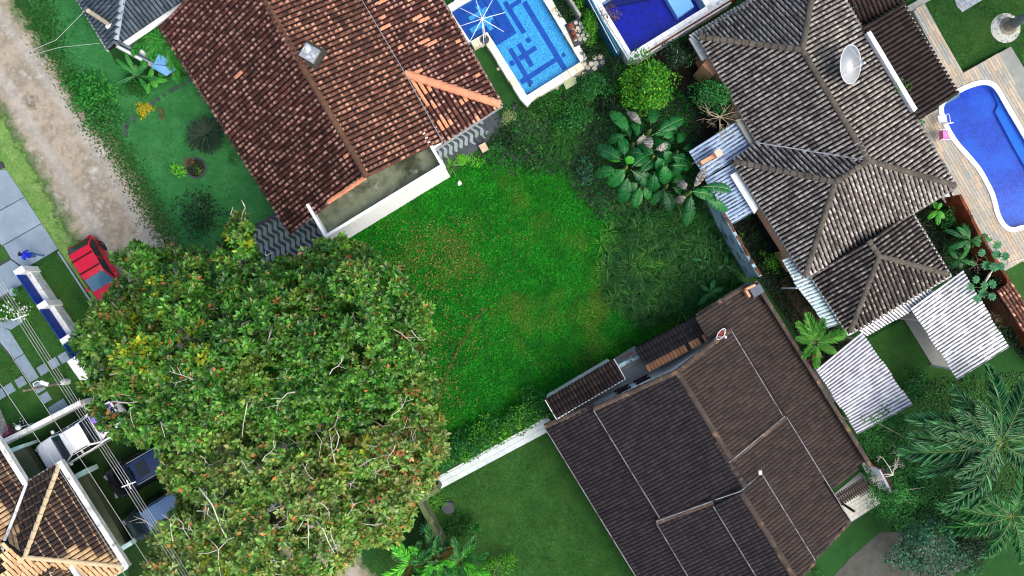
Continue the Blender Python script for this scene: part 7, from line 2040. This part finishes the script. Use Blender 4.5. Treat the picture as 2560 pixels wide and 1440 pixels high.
# ---- tall grass
G['tallmid'] = leafmat('mid_blade', [(30, 92, 26), (52, 118, 40), (24, 80, 22)], .35, .2, .5, .2)
def tuft(name, label, pts, L, m, blades=34, wd=.022, spread=.5, group=None, cat='grass'):
    c0 = P(*pts[0]); t0 = Vector((c0.x, c0.y, 0))
    Vs, Fs, k = [], [], 0
    for (x, y) in pts:
        c = P(x, y); n = blades
        a = rng.random(n) * 6.2832; l = L * (.55 + .6 * rng.random(n))
        hd = np.stack([np.cos(a), np.sin(a), np.zeros(n)], 1); sd = np.stack([-np.sin(a), np.cos(a), np.zeros(n)], 1) * wd / 2
        b = np.array([c.x, c.y, 0]) + hd * (.08 * rng.random(n))[:, None]
        p1 = b + hd * (l * .35 * spread)[:, None] + np.array([0, 0, 1.]) * (l * .55)[:, None]
        p2 = b + hd * (l * .95 * spread + .15 * l)[:, None] + np.array([0, 0, 1.]) * (l * (.62 - .25 * rng.random(n)))[:, None]
        p3 = b + hd * (l * 1.35 * spread + .3 * l)[:, None] + np.array([0, 0, 1.]) * (l * (.42 - .35 * rng.random(n)))[:, None]
        V = np.stack([b - sd, b + sd, p1 - sd, p1 + sd, p2 - sd * .7, p2 + sd * .7, p3], 1)
        F = np.array([(0, 1, 3), (0, 3, 2), (2, 3, 5), (2, 5, 4), (4, 5, 6)])[None] + (np.arange(n) * 7)[:, None, None] + k
        Vs.append(V.reshape(-1, 3)); Fs.append(F.reshape(-1, 3)); k += n * 7
    o = link(npmesh(name, np.concatenate(Vs) - np.array(t0), m, tris=np.concatenate(Fs)), name, None, 'stuff', loc=t0)
    return props(o, label, cat, group)
tuft('tall_grass', 'dark arching tall grass covering the right part of the lot by the walls', [tuple(q) for q in rand_in([(1560, 545), (1760, 520), (1850, 680), (1745, 775), (1600, 815), (1510, 740), (1520, 640)], 150)], 1.0, G['tall'], 26, .028)
tuft('tall_grass', 'lighter tufts standing among the dark tall grass of the lot', [tuple(q) for q in rand_in([(1500, 560), (1700, 540), (1800, 640), (1720, 780), (1560, 800), (1480, 700)], 36)], .9, G['light'], 20, .025)
tuft('grass_tuft', 'light green arching grass tuft in the upper part of the lot', [(1412, 330), (1420, 350), (1400, 365), (1426, 378), (1408, 345), (1388, 352), (1418, 312)], .95, G['tallmid'], 34, .024)
tuft('grass_tuft', 'long grass at the foot of the grey gate canopy and mossy wall', [(1090, 1238), (1083, 1255), (1100, 1248), (1075, 1238)], .7, G['light'], 30, .025)
tuft('spiky_tuft', 'spiky light plant by the white annex corner and stone apron', [(1128, 416)], .5, G['light'], 40, .04, .7, cat='plant')

# ---- pinnate fronds
def frond_mesh(L, nl, ll, wd, droop, m, seed, lift=.35, ang=58, vee=.25, rach=.02, comb=0.0, name='frond', rm=None):
    r2 = np.random.default_rng(seed)
    tt = np.linspace(0, 1, 9)
    rp = np.stack([L * tt * (1 - .12 * tt * droop), np.zeros(9) + .06 * L * (r2.random() - .5) * tt ** 2, L * (lift * tt - droop * tt ** 2)], 1)
    t = np.repeat(np.linspace(.1, .99, nl), 2); sgn = np.tile([1, -1], nl)
    p = np.stack([np.interp(t, tt, rp[:, i]) for i in range(3)], 1)
    a = np.radians(ang - 28 * t + 6 * r2.standard_normal(len(t)))
    ax = np.stack([np.cos(a), sgn * np.sin(a) + comb, vee - .5 * t * .6 + .12 * r2.standard_normal(len(t))], 1)
    ln = ll * np.sin(np.pi * (.14 + .8 * t)) ** .7 * (.85 + .3 * r2.random(len(t)))
    V, F = leaves(p, ax, np.tile([0, 0, 1.], (len(t), 1)) + .35 * r2.standard_normal((len(t), 3)) * .5, ln, wd)
    # let the tips hang
    mb = MB(); mb.tube([tuple(q) for q in rp], list(np.linspace(rach, rach * .3, 9)), 5)
    rv = np.array(mb.v); rf = []
    for f in mb.f:
        for i in range(1, len(f) - 1): rf.append((f[0], f[i], f[i + 1]))
    VV = np.concatenate([V, rv]); FF = np.concatenate([F, np.array(rf) + len(V)])
    mi = np.concatenate([np.zeros(len(F)), np.ones(len(rf))])
    return npmesh(name, VV, [m, rm or M['stem']], tris=FF, mi=mi)
def put_frond(parent, me, base, az, sc=1.0, pitch=0.0, roll=0.0, name='frond'):
    Mx = Matrix.Translation(base) @ Matrix.Rotation(az, 4, 'Z') @ Matrix.Rotation(-pitch, 4, 'Y') @ Matrix.Rotation(roll, 4, 'X') @ Matrix.Scale(sc, 4)
    return inst(me, name, Mx, parent)
def azpx(a, b):
    return math.atan2(-(b[1] - a[1]), b[0] - a[0])
def palm(name, label, px, py, z, meshes, fr, trunk=.12, tm=None, cat='palm', lean=(0, 0), group=None):
    """fr: list of (azimuth, scale, pitch); or of pixel tips"""
    c = P(px, py, z); base = Vector((c.x + lean[0], c.y + lean[1], 0))
    t = thing(name, label, cat, base, group)
    if trunk: MB().tube([base, base.lerp(c, .5) + Vector((.04, 0, 0)), c], [trunk * 1.3, trunk, trunk * .85], 8).build('trunk', tm or M['bark'], t, smooth=True)
    for i, f in enumerate(fr):
        put_frond(t, meshes[f[3] if len(f) > 3 else i % len(meshes)], c, f[0], f[1], f[2], random.uniform(-.25, .25))
    return t
coco = [frond_mesh(4.2, 88, .95, .12, .42, LF['palm_b'], s, .3, 56, -.1, .03, .35 * (s - 2)) for s in (1, 2, 3)]
cocod = [frond_mesh(3.6, 74, .9, .115, .5, LF['palm'], s, .3, 56, -.1, .03, .3) for s in (4, 5)]
C0 = (2500, 1108)
palm('coconut_palm', 'large coconut palm with long blue-green fronds at the right edge', *C0, 4.6, coco, [(azpx(C0, q), s, p) for q, s, p in (((2275, 1045), 1.12, .06), ((2268, 1145), 1.15, -.04), ((2385, 980), .88, .1), ((2478, 925), .95, .08), ((2560, 960), .9, .1), ((2600, 1060), 1, 0), ((2600, 1170), 1, -.05), ((2395, 1290), 1.05, -.08), ((2330, 1060), .95, .2), ((2300, 1100), 1.05, .02), ((2440, 1240), .8, -.02), ((2340, 1000), .8, .3), ((2330, 1200), 1.0, -.15), ((2290, 1075), .75, .35), ((2420, 1010), .7, .45), ((2460, 1290), .95, -.2), ((2390, 1190), .7, .25))], .16)
C1 = (2530, 1290)
palm('coconut_palm', 'second darker coconut palm at the bottom right corner', *C1, 3.2, cocod, [(azpx(C1, q), s, p) for q, s, p in (((2365, 1270), 1.0, .0), ((2380, 1330), .95, -.05), ((2470, 1400), .75, -.05), ((2560, 1400), .8, 0), ((2620, 1290), .9, 0), ((2560, 1200), .7, .1), ((2430, 1220), .8, .1))], .14)
LF['garden'] = leafmat('garden_palm_leaf', [(41, 147, 36), (80, 197, 54), (134, 235, 72), (31, 121, 34)], .4, .25, .45, .3)
areca = [frond_mesh(1.7, 44, .55, .055, .35, LF['palm_l'], s, .3, 52, .1, .018) for s in (6, 7, 8)]
C2 = (2036, 858)
palm('small_palm', 'small bright palm in front of the brown wooden walkway', *C2, 3.2, areca, [(azpx(C2, q), s, .12) for q, s in (((1985, 800), .85), ((1992, 845), .6), ((2010, 770), .95), ((2060, 790), .8), ((2115, 830), 1.0), ((2040, 915), .75), ((2000, 900), .6), ((2085, 880), .7))], .07)
fernp = [frond_mesh(1.5, 30, .5, .075, .4, LF['fern'], s, .35, 56, .1, .016) for s in (9, 10)]
for lab, c, n, s in (('fern-leaved plant beside the white gutter of the slate house', (385, 88), 10, 1.05), ('fern-leaved plant tucked against the upper left eave of the red roof', (425, 120), 8, .95)):
    palm('fern_plant', lab, *c, 2.3, fernp, [(i / n * 6.283 + random.uniform(-.2, .2), s * random.uniform(.8, 1.1), .1) for i in range(n)], .06, cat='plant')
    palm('fern_plant', 'lower ' + lab, c[0] + 14, c[1] + 34 - 44 * (c[0] > 400) * 0, 1.9, fernp, [(i / 7 * 6.283 + .3, s * .8, .1) for i in range(7)], .05, cat='plant')
cyc = [frond_mesh(1.15, 60, .2, .03, .22, LF['cycad'], s, .3, 66, .12, .008, rm=LF['cycad']) for s in (11, 12)]
palm('cycad', 'dark cycad with stiff radiating fronds by the left eave of the red roof', 518, 338, .5, cyc, [(i / 44 * 6.283 + random.uniform(-.05, .05), random.uniform(.82, 1.05), random.uniform(-.05, .3)) for i in range(44)], .14, M['twig'], cat='cycad')
garden = [frond_mesh(1.8, 48, .46, .055, .5, LF['garden'], k, .6, 46, .15, .014) for k in (13, 16)] + [frond_mesh(1.7, 46, .46, .055, .6, LF['palm'], k, .55, 46, .1, .014) for k in (14, 17)] + [frond_mesh(1.2, 40, .36, .045, .6, LF['palm_o'], 15, .5, 46, .1, .014)]
for lab, c, n, z in (('leftmost garden palm at the bottom edge with one whitish frond', (1030, 1405), 15, 1.9), ('middle garden palm at the bottom edge below the mossy wall', (1085, 1395), 16, 2.0), ('right garden palm at the bottom edge with orange fronds', (1150, 1405), 15, 1.8), ('garden palm cut by the bottom edge below the other palms', (1100, 1445), 14, 1.6)):
    palm('garden_palm', lab, *c, z, garden, [(i / n * 6.283 + random.uniform(-.25, .25), random.uniform(.7, 1.15), random.uniform(-.1, .55), random.choice((0, 0, 1, 1, 2, 3, 3, 4))) for i in range(n)], .05, M['stem'])
# spiky rosettes
def rosette(name, label, px, py, z, n, L, W, m, cat='plant', el=(.1, 1.1)):
    c = P(px, py, z); b = Vector((c.x, c.y, 0))
    t = thing(name, label, cat, b)
    MB().tube([b, c], [.04, .03], 6).build('stem', M['stem'], t)
    a = np.arange(n) * 2.39996; e = el[0] + (el[1] - el[0]) * np.arange(n) / n
    ax = np.stack([np.cos(a) * np.cos(e), np.sin(a) * np.cos(e), np.sin(e)], 1); nr = np.stack([-np.cos(a) * np.sin(e), -np.sin(a) * np.sin(e), np.cos(e)], 1)
    for i in range(n):
        V, F = leaves(np.array([c]) + ax[i:i + 1] * .04, ax[i:i + 1], nr[i:i + 1], L * random.uniform(.8, 1.1), W, True)
        link(npmesh('leaf', V - np.array(b), m, tris=F), 'leaf', t)
    return t
rosette('rosette_plant', 'blue-green rosette plant left of the mossy wall', 1068, 1325, 1.2, 34, .5, .1, LF['blue'])
rosette('rosette_plant', 'spiky green rosette plant above the right garden palm', 1188, 1316, .9, 30, .4, .06, LF['mid'])
rosette('spiky_plant', 'pinkish-brown spiky plant at the round flower bed', 473, 404, .5, 40, .32, .03, LF['maroon'])
rosette('potted_plant', 'green plant in the pale round pot by the end of the driveway', 42, 728, .5, 16, .22, .08, LF['mid'])
MB().lathe(P(42, 730, .07), [(.15, 0), (.2, .2), (.23, .36), (.2, .37), (.17, .3), (0, .3)], 16).build('plant_pot', M['conc_blue'], label='pale round plant pot at the lower end of the driveway', cat='pot', smooth=True)
fb = thing('flower_bed', 'round flower bed edged with stones on the front lawn', 'flower bed', P(491, 420, 0))
MB().lathe(P(491, 420, 0), [(0, .02), (.5, .03), (.5, .0)], 24).build('bed_soil', M['soil'], fb)
for k in range(22):
    a = k / 22 * 6.2832; c = P(491, 420, 0) + Vector((.54 * math.cos(a), .54 * math.sin(a), .05))
    MB().box(c, (.1, .15, .1), Matrix.Rotation(a, 3, 'Z')).build('edge_stone', M['conc_dark'], fb)

# ---- banana clump
def banana_leaf(m, seed, torn=.35, droop=.3, name='leaf'):
    """unit-length blade along +X, with a midrib, folded sides and torn edges"""
    r2 = np.random.default_rng(seed)
    n = 16
    V, F, mi = [], [], []
    xs = np.linspace(0, 1, n + 1)
    w = np.where(xs < .1, .02, .5 * np.sin(np.pi * np.clip((xs - .06) / .97, 0, 1)) ** .55)
    w[-1] = .08
    zc = .16 * np.sin(xs * 2.2) - droop * xs ** 2
    for s in (1, -1):
        for i in range(n):
            w0, w1 = w[i], w[i + 1]
            gap = .012 if r2.random() < torn else 0
            sag = .03 + (.16 * r2.random() if gap else .02)
            a = (xs[i] + gap, 0, zc[i]); b = (xs[i + 1], 0, zc[i + 1])
            a2 = (xs[i] + gap + .02, s * w0 * .55, zc[i] + .06 - sag * .3); b2 = (xs[i + 1] + .02, s * w1 * .55, zc[i + 1] + .06 - sag * .3)
            a3 = (xs[i] + gap * 2.2 + .05, s * w0, zc[i] + .02 - sag); b3 = (xs[i + 1] + .05, s * w1, zc[i + 1] + .02 - sag)
            k = len(V); V += [a, b, a2, b2, a3, b3]
            f = [(k, k + 1, k + 3, k + 2), (k + 2, k + 3, k + 5, k + 4)]
            F += f if s > 0 else [q[::-1] for q in f]; mi += [0, 0]
    k = len(V)
    for i in range(n + 1):
        r = .022 * (1 - .7 * xs[i])
        r *= .6
        V += [(xs[i], -r, zc[i] + .012), (xs[i], r, zc[i] + .012), (xs[i], 0, zc[i] + .03)]
    for i in range(n):
        a = k + i * 3; F += [(a, a + 3, a + 5, a + 2), (a + 2, a + 5, a + 4, a + 1)]; mi += [1, 1]
    # uniform colour per leaf: one sheet joined along the midrib
    me = npmesh(name, np.array(V), [m, M['midrib']], quads=np.array(F), mi=mi)
    return me
def bleaf(name):
    s = NB(name)
    col = s.ramp(s.n('ObjectInfo').outputs['Random'], [(14, 82, 40), (22, 102, 46), (40, 130, 54), (14, 86, 48)])
    col = s.mix(s.math('MULTIPLY', s.mr(s.noise(2.2, 4), .5, .72), .35), col, (70, 140, 56))
    s.l(col, s.b.inputs['Base Color']); s.b.inputs['Roughness'].default_value = .38; s.b.inputs['Specular IOR Level'].default_value = .4
    tr = s.n('BsdfTranslucent'); s.l(col, tr.inputs[0]); mx = s.n('MixShader'); mx.inputs[0].default_value = .22
    s.l(s.b.outputs[0], mx.inputs[1]); s.l(tr.outputs[0], mx.inputs[2]); s.l(mx.outputs[0], s.out.inputs[0])
    return s.m
M['midrib'] = mat('leaf_midrib', [(140, 176, 100), (160, 190, 116)], 4, .6)
LF['banana'] = bleaf('banana_leaf')
BAN = [banana_leaf(LF['banana'], s, .3, .28) for s in (1, 2, 3)]
BANN = banana_leaf(LF['banana_new'], 5, .05, .1)
BAND = [banana_leaf(LF['dry'], s, .8, .6) for s in (6, 7)]
def bl(parent, a, b, za, zb, W, me, roll=0.0):
    A, B = P(*a, za), P(*b, zb)
    d = B - A; x = d.normalized(); y = Vector((0, 0, 1)).cross(x).normalized(); z = x.cross(y)
    Mx = Matrix((x * d.length * 1.05, y * W, z * d.length * .8)).transposed().to_4x4()
    R = Matrix((x, y, z)).transposed().to_4x4()
    Mx = Matrix.Translation(A) @ R @ Matrix.Rotation(roll, 4, 'X') @ Matrix.Diagonal((d.length * 1.05, W, d.length * .8, 1))
    inst(me, 'leaf', Mx, parent)
zb_ = Z((1400, 150), 3.064)
def banana(name, label, stem, lvs, hgt):
    c = P(*zb_(*stem), hgt * .8); b = Vector((c.x, c.y, 0))
    t = thing(name, label, 'banana plant', b)
    MB().tube([b, b + Vector((.03, 0, hgt * .45)), b + Vector((0, 0, hgt * .85))], [.16, .13, .07], 9).build('stem', M['stem'], t, smooth=True)
    for L in lvs:
        a, e, zz, wd, me = L
        bl(t, zb_(*a), zb_(*e), hgt + random.uniform(-.25, .1), zz, wd, me, random.uniform(-.3, .3))
    return t
def R_(): return random.choice(BAN)
banana('banana_plant', 'banana plant with a pale young rolled leaf at the left of the clump', (510, 820),
       [((495, 740), (480, 590), 2.3, .62, R_()), ((480, 765), (290, 665), 2.1, .7, R_()), ((440, 840), (265, 870), 2.0, .66, R_()), ((510, 825), (380, 955), 2.2, .74, R_()), ((522, 880), (480, 1085), 1.9, .7, R_()), ((540, 840), (705, 945), 2.2, .72, R_()),
        ((550, 820), (668, 725), 2.5, .66, R_()), ((510, 800), (548, 745), 3.1, .5, BANN), ((470, 780), (370, 740), 1.8, .4, BANN)], 2.8)
banana('banana_plant', 'banana plant with dark torn leaves at the middle of the clump', (715, 740),
       [((610, 865), (708, 755), 2.4, .62, R_()), ((640, 720), (522, 700), 2.2, .56, R_()), ((720, 720), (645, 685), 2.5, .5, R_()), ((740, 690), (845, 640), 2.3, .56, R_()), ((745, 740), (780, 840), 2.3, .62, R_()), ((790, 790), (815, 945), 2.1, .66, R_()), ((790, 690), (862, 775), 2.2, .56, R_()), ((850, 740), (970, 765), 2.0, .62, R_()),
        ((840, 810), (1000, 812), 1.6, .6, R_()), ((725, 860), (700, 1010), 2.0, .62, R_()), ((700, 700), (600, 630), 2.0, .55, R_()), ((840, 830), (820, 960), 1.5, .6, R_()), ((700, 690), (660, 570), 2.6, .5, BAND[0]), ((720, 690), (850, 650), 2.6, .42, BAND[1])], 2.9)
banana('banana_plant', 'banana plant at the top of the clump under the lime-green tree', (690, 540),
       [((530, 560), (405, 390), 2.1, .7, R_()), ((690, 500), (738, 372), 2.2, .62, R_()), ((725, 565), (940, 445), 2.2, .66, R_()), ((505, 575), (365, 620), 1.7, .55, R_()), ((600, 590), (560, 420), 1.8, .5, R_()), ((790, 600), (855, 545), 2.3, .5, R_()), ((630, 500), (530, 385), 2.5, .4, BAND[0]), ((700, 580), (900, 520), 1.6, .55, R_()), ((640, 560), (620, 660), 2.3, .5, BAND[1])], 2.7)
banana('banana_plant', 'small banana plant at the lower side of the clump with drooping narrow leaves', (640, 960),
       [((620, 960), (575, 1115), 1.6, .56, R_()), ((600, 940), (540, 985), 1.7, .5, R_()), ((790, 990), (850, 1145), 1.6, .56, R_()), ((640, 920), (770, 960), 1.5, .5, R_()), ((640, 960), (690, 1060), 1.3, .5, R_())], 1.9)
banana('banana_plant', 'tattered banana plant leaning over the blue-grey canopy with dried grey leaves', (1000, 1010),
       [((1000, 1010), (985, 1270), 2.2, .66, R_()), ((1000, 1005), (1165, 1035), 3.0, .62, R_()), ((1080, 970), (1300, 985), 3.1, .58, R_()), ((1100, 1050), (1275, 1150), 2.7, .5, R_()), ((970, 1000), (900, 905), 2.5, .46, BAND[0]), ((970, 1030), (865, 1110), 2.2, .46, BAND[1]), ((1020, 990), (1120, 830), 3.0, .42, BAND[0]), ((960, 990), (940, 900), 2.6, .4, BAND[1])], 3.1)
banana('banana_plant', 'low dark banana plant hidden under the right side of the clump', (900, 700),
       [((880 + 60 * math.cos(a), 700 + 60 * math.sin(a)), (880 + r * math.cos(a), 720 + r * math.sin(a)), 1.0, .5, R_()) for a, r in ((-2.6, 200), (-1.9, 190), (-1.2, 180), (-.3, 150), (.6, 160), (1.5, 200), (2.3, 210), (3.0, 170))], 1.6)
banana('banana_plant', 'low dark banana plant hidden under the upper left of the clump', (560, 640),
       [((560 + 40 * math.cos(a), 640 + 40 * math.sin(a)), (560 + r * math.cos(a), 640 + r * math.sin(a)), .9, .5, R_()) for a, r in ((-2.8, 190), (-2.0, 180), (-1.2, 190), (-.4, 170), (2.6, 200), (1.9, 180))], 1.5)
banana('banana_plant', 'low banana plant under the lower right of the clump beside the canopy', (820, 960),
       [((820 + 40 * math.cos(a), 960 + 40 * math.sin(a)), (820 + r * math.cos(a), 960 + r * math.sin(a)), .9, .48, R_()) for a, r in ((-2.4, 160), (-1.5, 170), (-.5, 150), (.4, 150), (1.4, 190), (2.3, 180), (3.1, 150))], 1.5)
# broad-leaved weeds in the lot and big upright leaves elsewhere
def broad(name, label, c, lv, z, W, m=None, cat='plant', zf=None):
    cc = P(*c, z); b = Vector((cc.x, cc.y, 0))
    t = thing(name, label, cat, b)
    MB().tube([b, cc], [.03, .02], 5).build('stem', M['stem'], t)
    for e in lv: bl(t, c, e[:2], z, z + (e[2] if len(e) > 2 else 0.0), W, (m or random.choice(BAN)), random.uniform(-.4, .4))
broad('broad_weed', 'low plant with three broad leaves in the tall grass, upper left of the wall', (1757, 650), [(1730, 648), (1748, 680), (1770, 632), (1775, 660)], .5, .2)
broad('broad_weed', 'low plant with two oval leaves close to the blue-grey wall', (1812, 662), [(1790, 676), (1838, 678), (1818, 640)], .5, .26)
broad('broad_weed', 'low plant with long broad leaves by the mouldy wall corner', (1775, 730), [(1750, 760), (1786, 702), (1808, 722), (1770, 745), (1790, 742), (1755, 715)], .7, .3)
BANL = banana_leaf(LF['banana_new'], 21, .1, .2)
broad('heliconia', 'plant with big upright bright leaves at the end of the slate house wall', (345, 190), [(292, 152, .5), (312, 135, .6), (338, 165, .3), (372, 150, .3), (405, 198, .2), (285, 210, .2), (372, 228, 0), (360, 160, .4), (330, 178, .2)], .9, .3, None)
broad('heliconia', 'bright leaf plant overlapping the blue gate canopy', (375, 205), [(412, 200, .2), (392, 215, 0), (380, 172, .3), (368, 232, 0)], .9, .3, BANL)
broad('bed_banana', 'long-leaved plant spreading from the orange garden wall over the terrace', (2425, 600), [(2370, 575), (2412, 560), (2470, 588), (2480, 600), (2450, 612, .2), (2415, 625), (2380, 620), (2400, 570, .3)], 1.6, .34)
broad('bed_banana', 'bright heart-leaved plant in the jungle bed near the drain slab', (2345, 525), [(2335, 505), (2360, 545), (2345, 560), (2322, 545), (2352, 510, .3)], 1.2, .28, BANL)
broad('bed_banana', 'large-leaved plant in the jungle bed above the white carport', (2395, 650), [(2375, 625), (2405, 670), (2412, 640), (2380, 668), (2440, 660), (2425, 622)], 1.4, .3)
broad('border_plant', 'single dark oval-leaved plant at the grey eave beside the plank terrace', (2306, 308), [(2300, 302), (2312, 304), (2305, 316)], .6, .2)
# ---- cecropia
ce = thing('cecropia_tree', 'cecropia tree with round lobed leaves and white stem beside the terrace', 'tree', P(2478, 680, 0))
zc_ = Z((2260, 460), 4.237)
def lobed(m):
    V, F = [], []
    n = 9
    for k in range(n):
        a = -2.6 + 5.2 * k / (n - 1)
        ax = np.array([[math.cos(a), math.sin(a), .1]]); v, f = leaves(np.zeros((1, 3)), ax, np.array([[0, 0, 1.]]), 1.0 * (.82 + .18 * math.cos(a)), .42, True)
        F.append(f + sum(len(q) for q in V)); V.append(v)
    return npmesh('leaf', np.concatenate(V), m, tris=np.concatenate(F))
lm = lobed(LF['cecropia'])
hubs = [zc_(940, 900), zc_(1090, 850), zc_(830, 1100)]
z_h = 3.4
MB().tube([P(2478, 680, 0), P(2472, 690, 1.8), P(*zc_(860, 1030), 2.6), P(*zc_(900, 960), 3.0), P(*zc_(950, 905), z_h)], [.08, .07, .06, .05, .04], 8).build('trunk', M['bark_pale'], ce, smooth=True)
MB().tube([P(*zc_(1271, 790), 3.2), P(*zc_(1180, 815), 3.3), P(*zc_(1090, 850), z_h)], [.045, .04, .03], 6).build('limb', M['bark_pale'], ce, smooth=True)
for i, q in enumerate(((985, 655), (980, 755), (1080, 770), (830, 735), (875, 865), (1035, 870), (960, 880), (770, 1015), (715, 1090), (860, 1080), (930, 1065), (930, 1185), (780, 1210), (840, 1150))):
    c = P(*zc_(*q), z_h + random.uniform(-.2, .3)); hb = P(*hubs[0 if i < 2 or i in (3, 4, 6) else 1 if i in (2, 5) else 2], z_h - .4)
    MB().tube([hb, (c + hb) / 2 + Vector((0, 0, .1)), c], .012, 4).build('leaf_stalk', M['stem'], ce)
    az = math.atan2(c.y - hb.y, c.x - hb.x)
    inst(lm, 'leaf', Matrix.Translation(c) @ Matrix.Rotation(az, 4, 'Z') @ Matrix.Rotation(random.uniform(-.2, .3), 4, 'Y') @ Matrix.Scale(.3 * random.uniform(.9, 1.1), 4), ce)
# ---- bare shrub with grey twigs over the canopy, and other bare branches
def bare(name, label, px, py, z, R, n, m, r0=.028, seed=3, cat='tree', sweep=None):
    rr = random.Random(seed)
    c = P(px, py, z); b = Vector((c.x, c.y, 0))
    t = thing(name, label, cat, b)
    MB().tube([b, (b + c) / 2 + Vector((.1, .05, 0)), c], [r0 * 2, r0 * 1.6, r0 * 1.2], 6).build('trunk', m, t)
    def grow(mb, p, d, L, r, dep):
        pts = [p]; q = p; dd = d
        for _ in range(3):
            dd = (dd + Vector((rr.gauss(0, .22), rr.gauss(0, .22), rr.gauss(0, .14)))).normalized(); q = q + dd * L / 3; pts.append(q)
        mb.tube(pts, [r, r * .8, r * .6, r * .4], 4)
        if dep:
            for _ in range(rr.choice((2, 3))):
                k = rr.choice((1, 2, 3)); grow(mb, pts[k], (dd + Vector((rr.gauss(0, .6), rr.gauss(0, .6), rr.gauss(0, .25)))).normalized(), L * .62, r * .55, dep - 1)
    for i in range(n):
        a = i / n * 6.2832 + rr.uniform(-.3, .3) if sweep is None else sweep[0] + (sweep[1] - sweep[0]) * i / max(1, n - 1)
        mb = MB(); grow(mb, c, Vector((math.cos(a), math.sin(a), .35)), R * .62, r0, 3); mb.build('branch', m, t)
bare('bare_shrub', 'leafless grey shrub spreading over the upper end of the blue-grey canopy', 1800, 292, 2.7, 1.3, 9, M['twig'], .026)
bare('bare_branch', 'pale bare branches below the pergola end wall', 2232, 1188, 2.6, 1.4, 4, M['bark_pale'], .03, 8, 'branch', (1.7, 3.0))
bare('dry_weed', 'grey dead weed on the white carport roof near the lower hip roof', 2440, 660, 2.0, .5, 5, M['twig'], .012, 5, 'weed')
# ---- tall palm at the top right: the trunk leans out of the picture
pr2 = thing('palm_trunk', 'grey palm trunk rising out of a ring of pale sand at the top right', 'palm', P(2520, 72, 0))
MB().lathe(P(2514, 70, .0), [(.0, .03), (.42, .04), (.74, .03), (.86, .0)], 26).build('sand_ring', mat('pale_sand', [(150, 156, 150), (206, 208, 200), (90, 92, 84)], 2.6, .95, bump=.6), pr2)
p0 = P(2520, 66, 0)
MB().tube([p0, p0 + Vector((.1, .05, 2)), p0 + Vector((.15, .1, 5.0)), p0 + Vector((.2, .12, 7.5))], [.3, .2, .17, .15], 12).build('trunk', mat('palm_bark', [(110, 118, 120), (150, 158, 160)], 5, .9, stain=((70, 74, 70), 9, .5, .65, .7), bump=.5), pr2, smooth=True)
ro_ = MB()
for k in range(26):
    a = k / 26 * 6.2832; ro_.tube([p0 + Vector((.24 * math.cos(a), .24 * math.sin(a), .5)), p0 + Vector((.5 * math.cos(a), .5 * math.sin(a), .02))], .02, 4)
ro_.build('root_mass', M['twig'], pr2)
for k in range(9): put_frond(pr2, coco[k % 3], p0 + Vector((.2, .12, 7.4)), k / 9 * 6.283 + .4, .75, .2)
# ---- wooden walkway beside the teal strip
wk = sheet('wooden_walkway', [(1952, 700), (1972, 690), (2064, 836), (2046, 850)], M['wood_dark'], .02)
floor_tiles(wk, [(1945, 700), (1975, 684), (2070, 838), (2042, 856)], .6, .16, 31, .024, .03, mat('walkway_board', [(78, 58, 46), (98, 74, 58)], 3, .8, val=.15), name='board', stag=0, gap=.014)
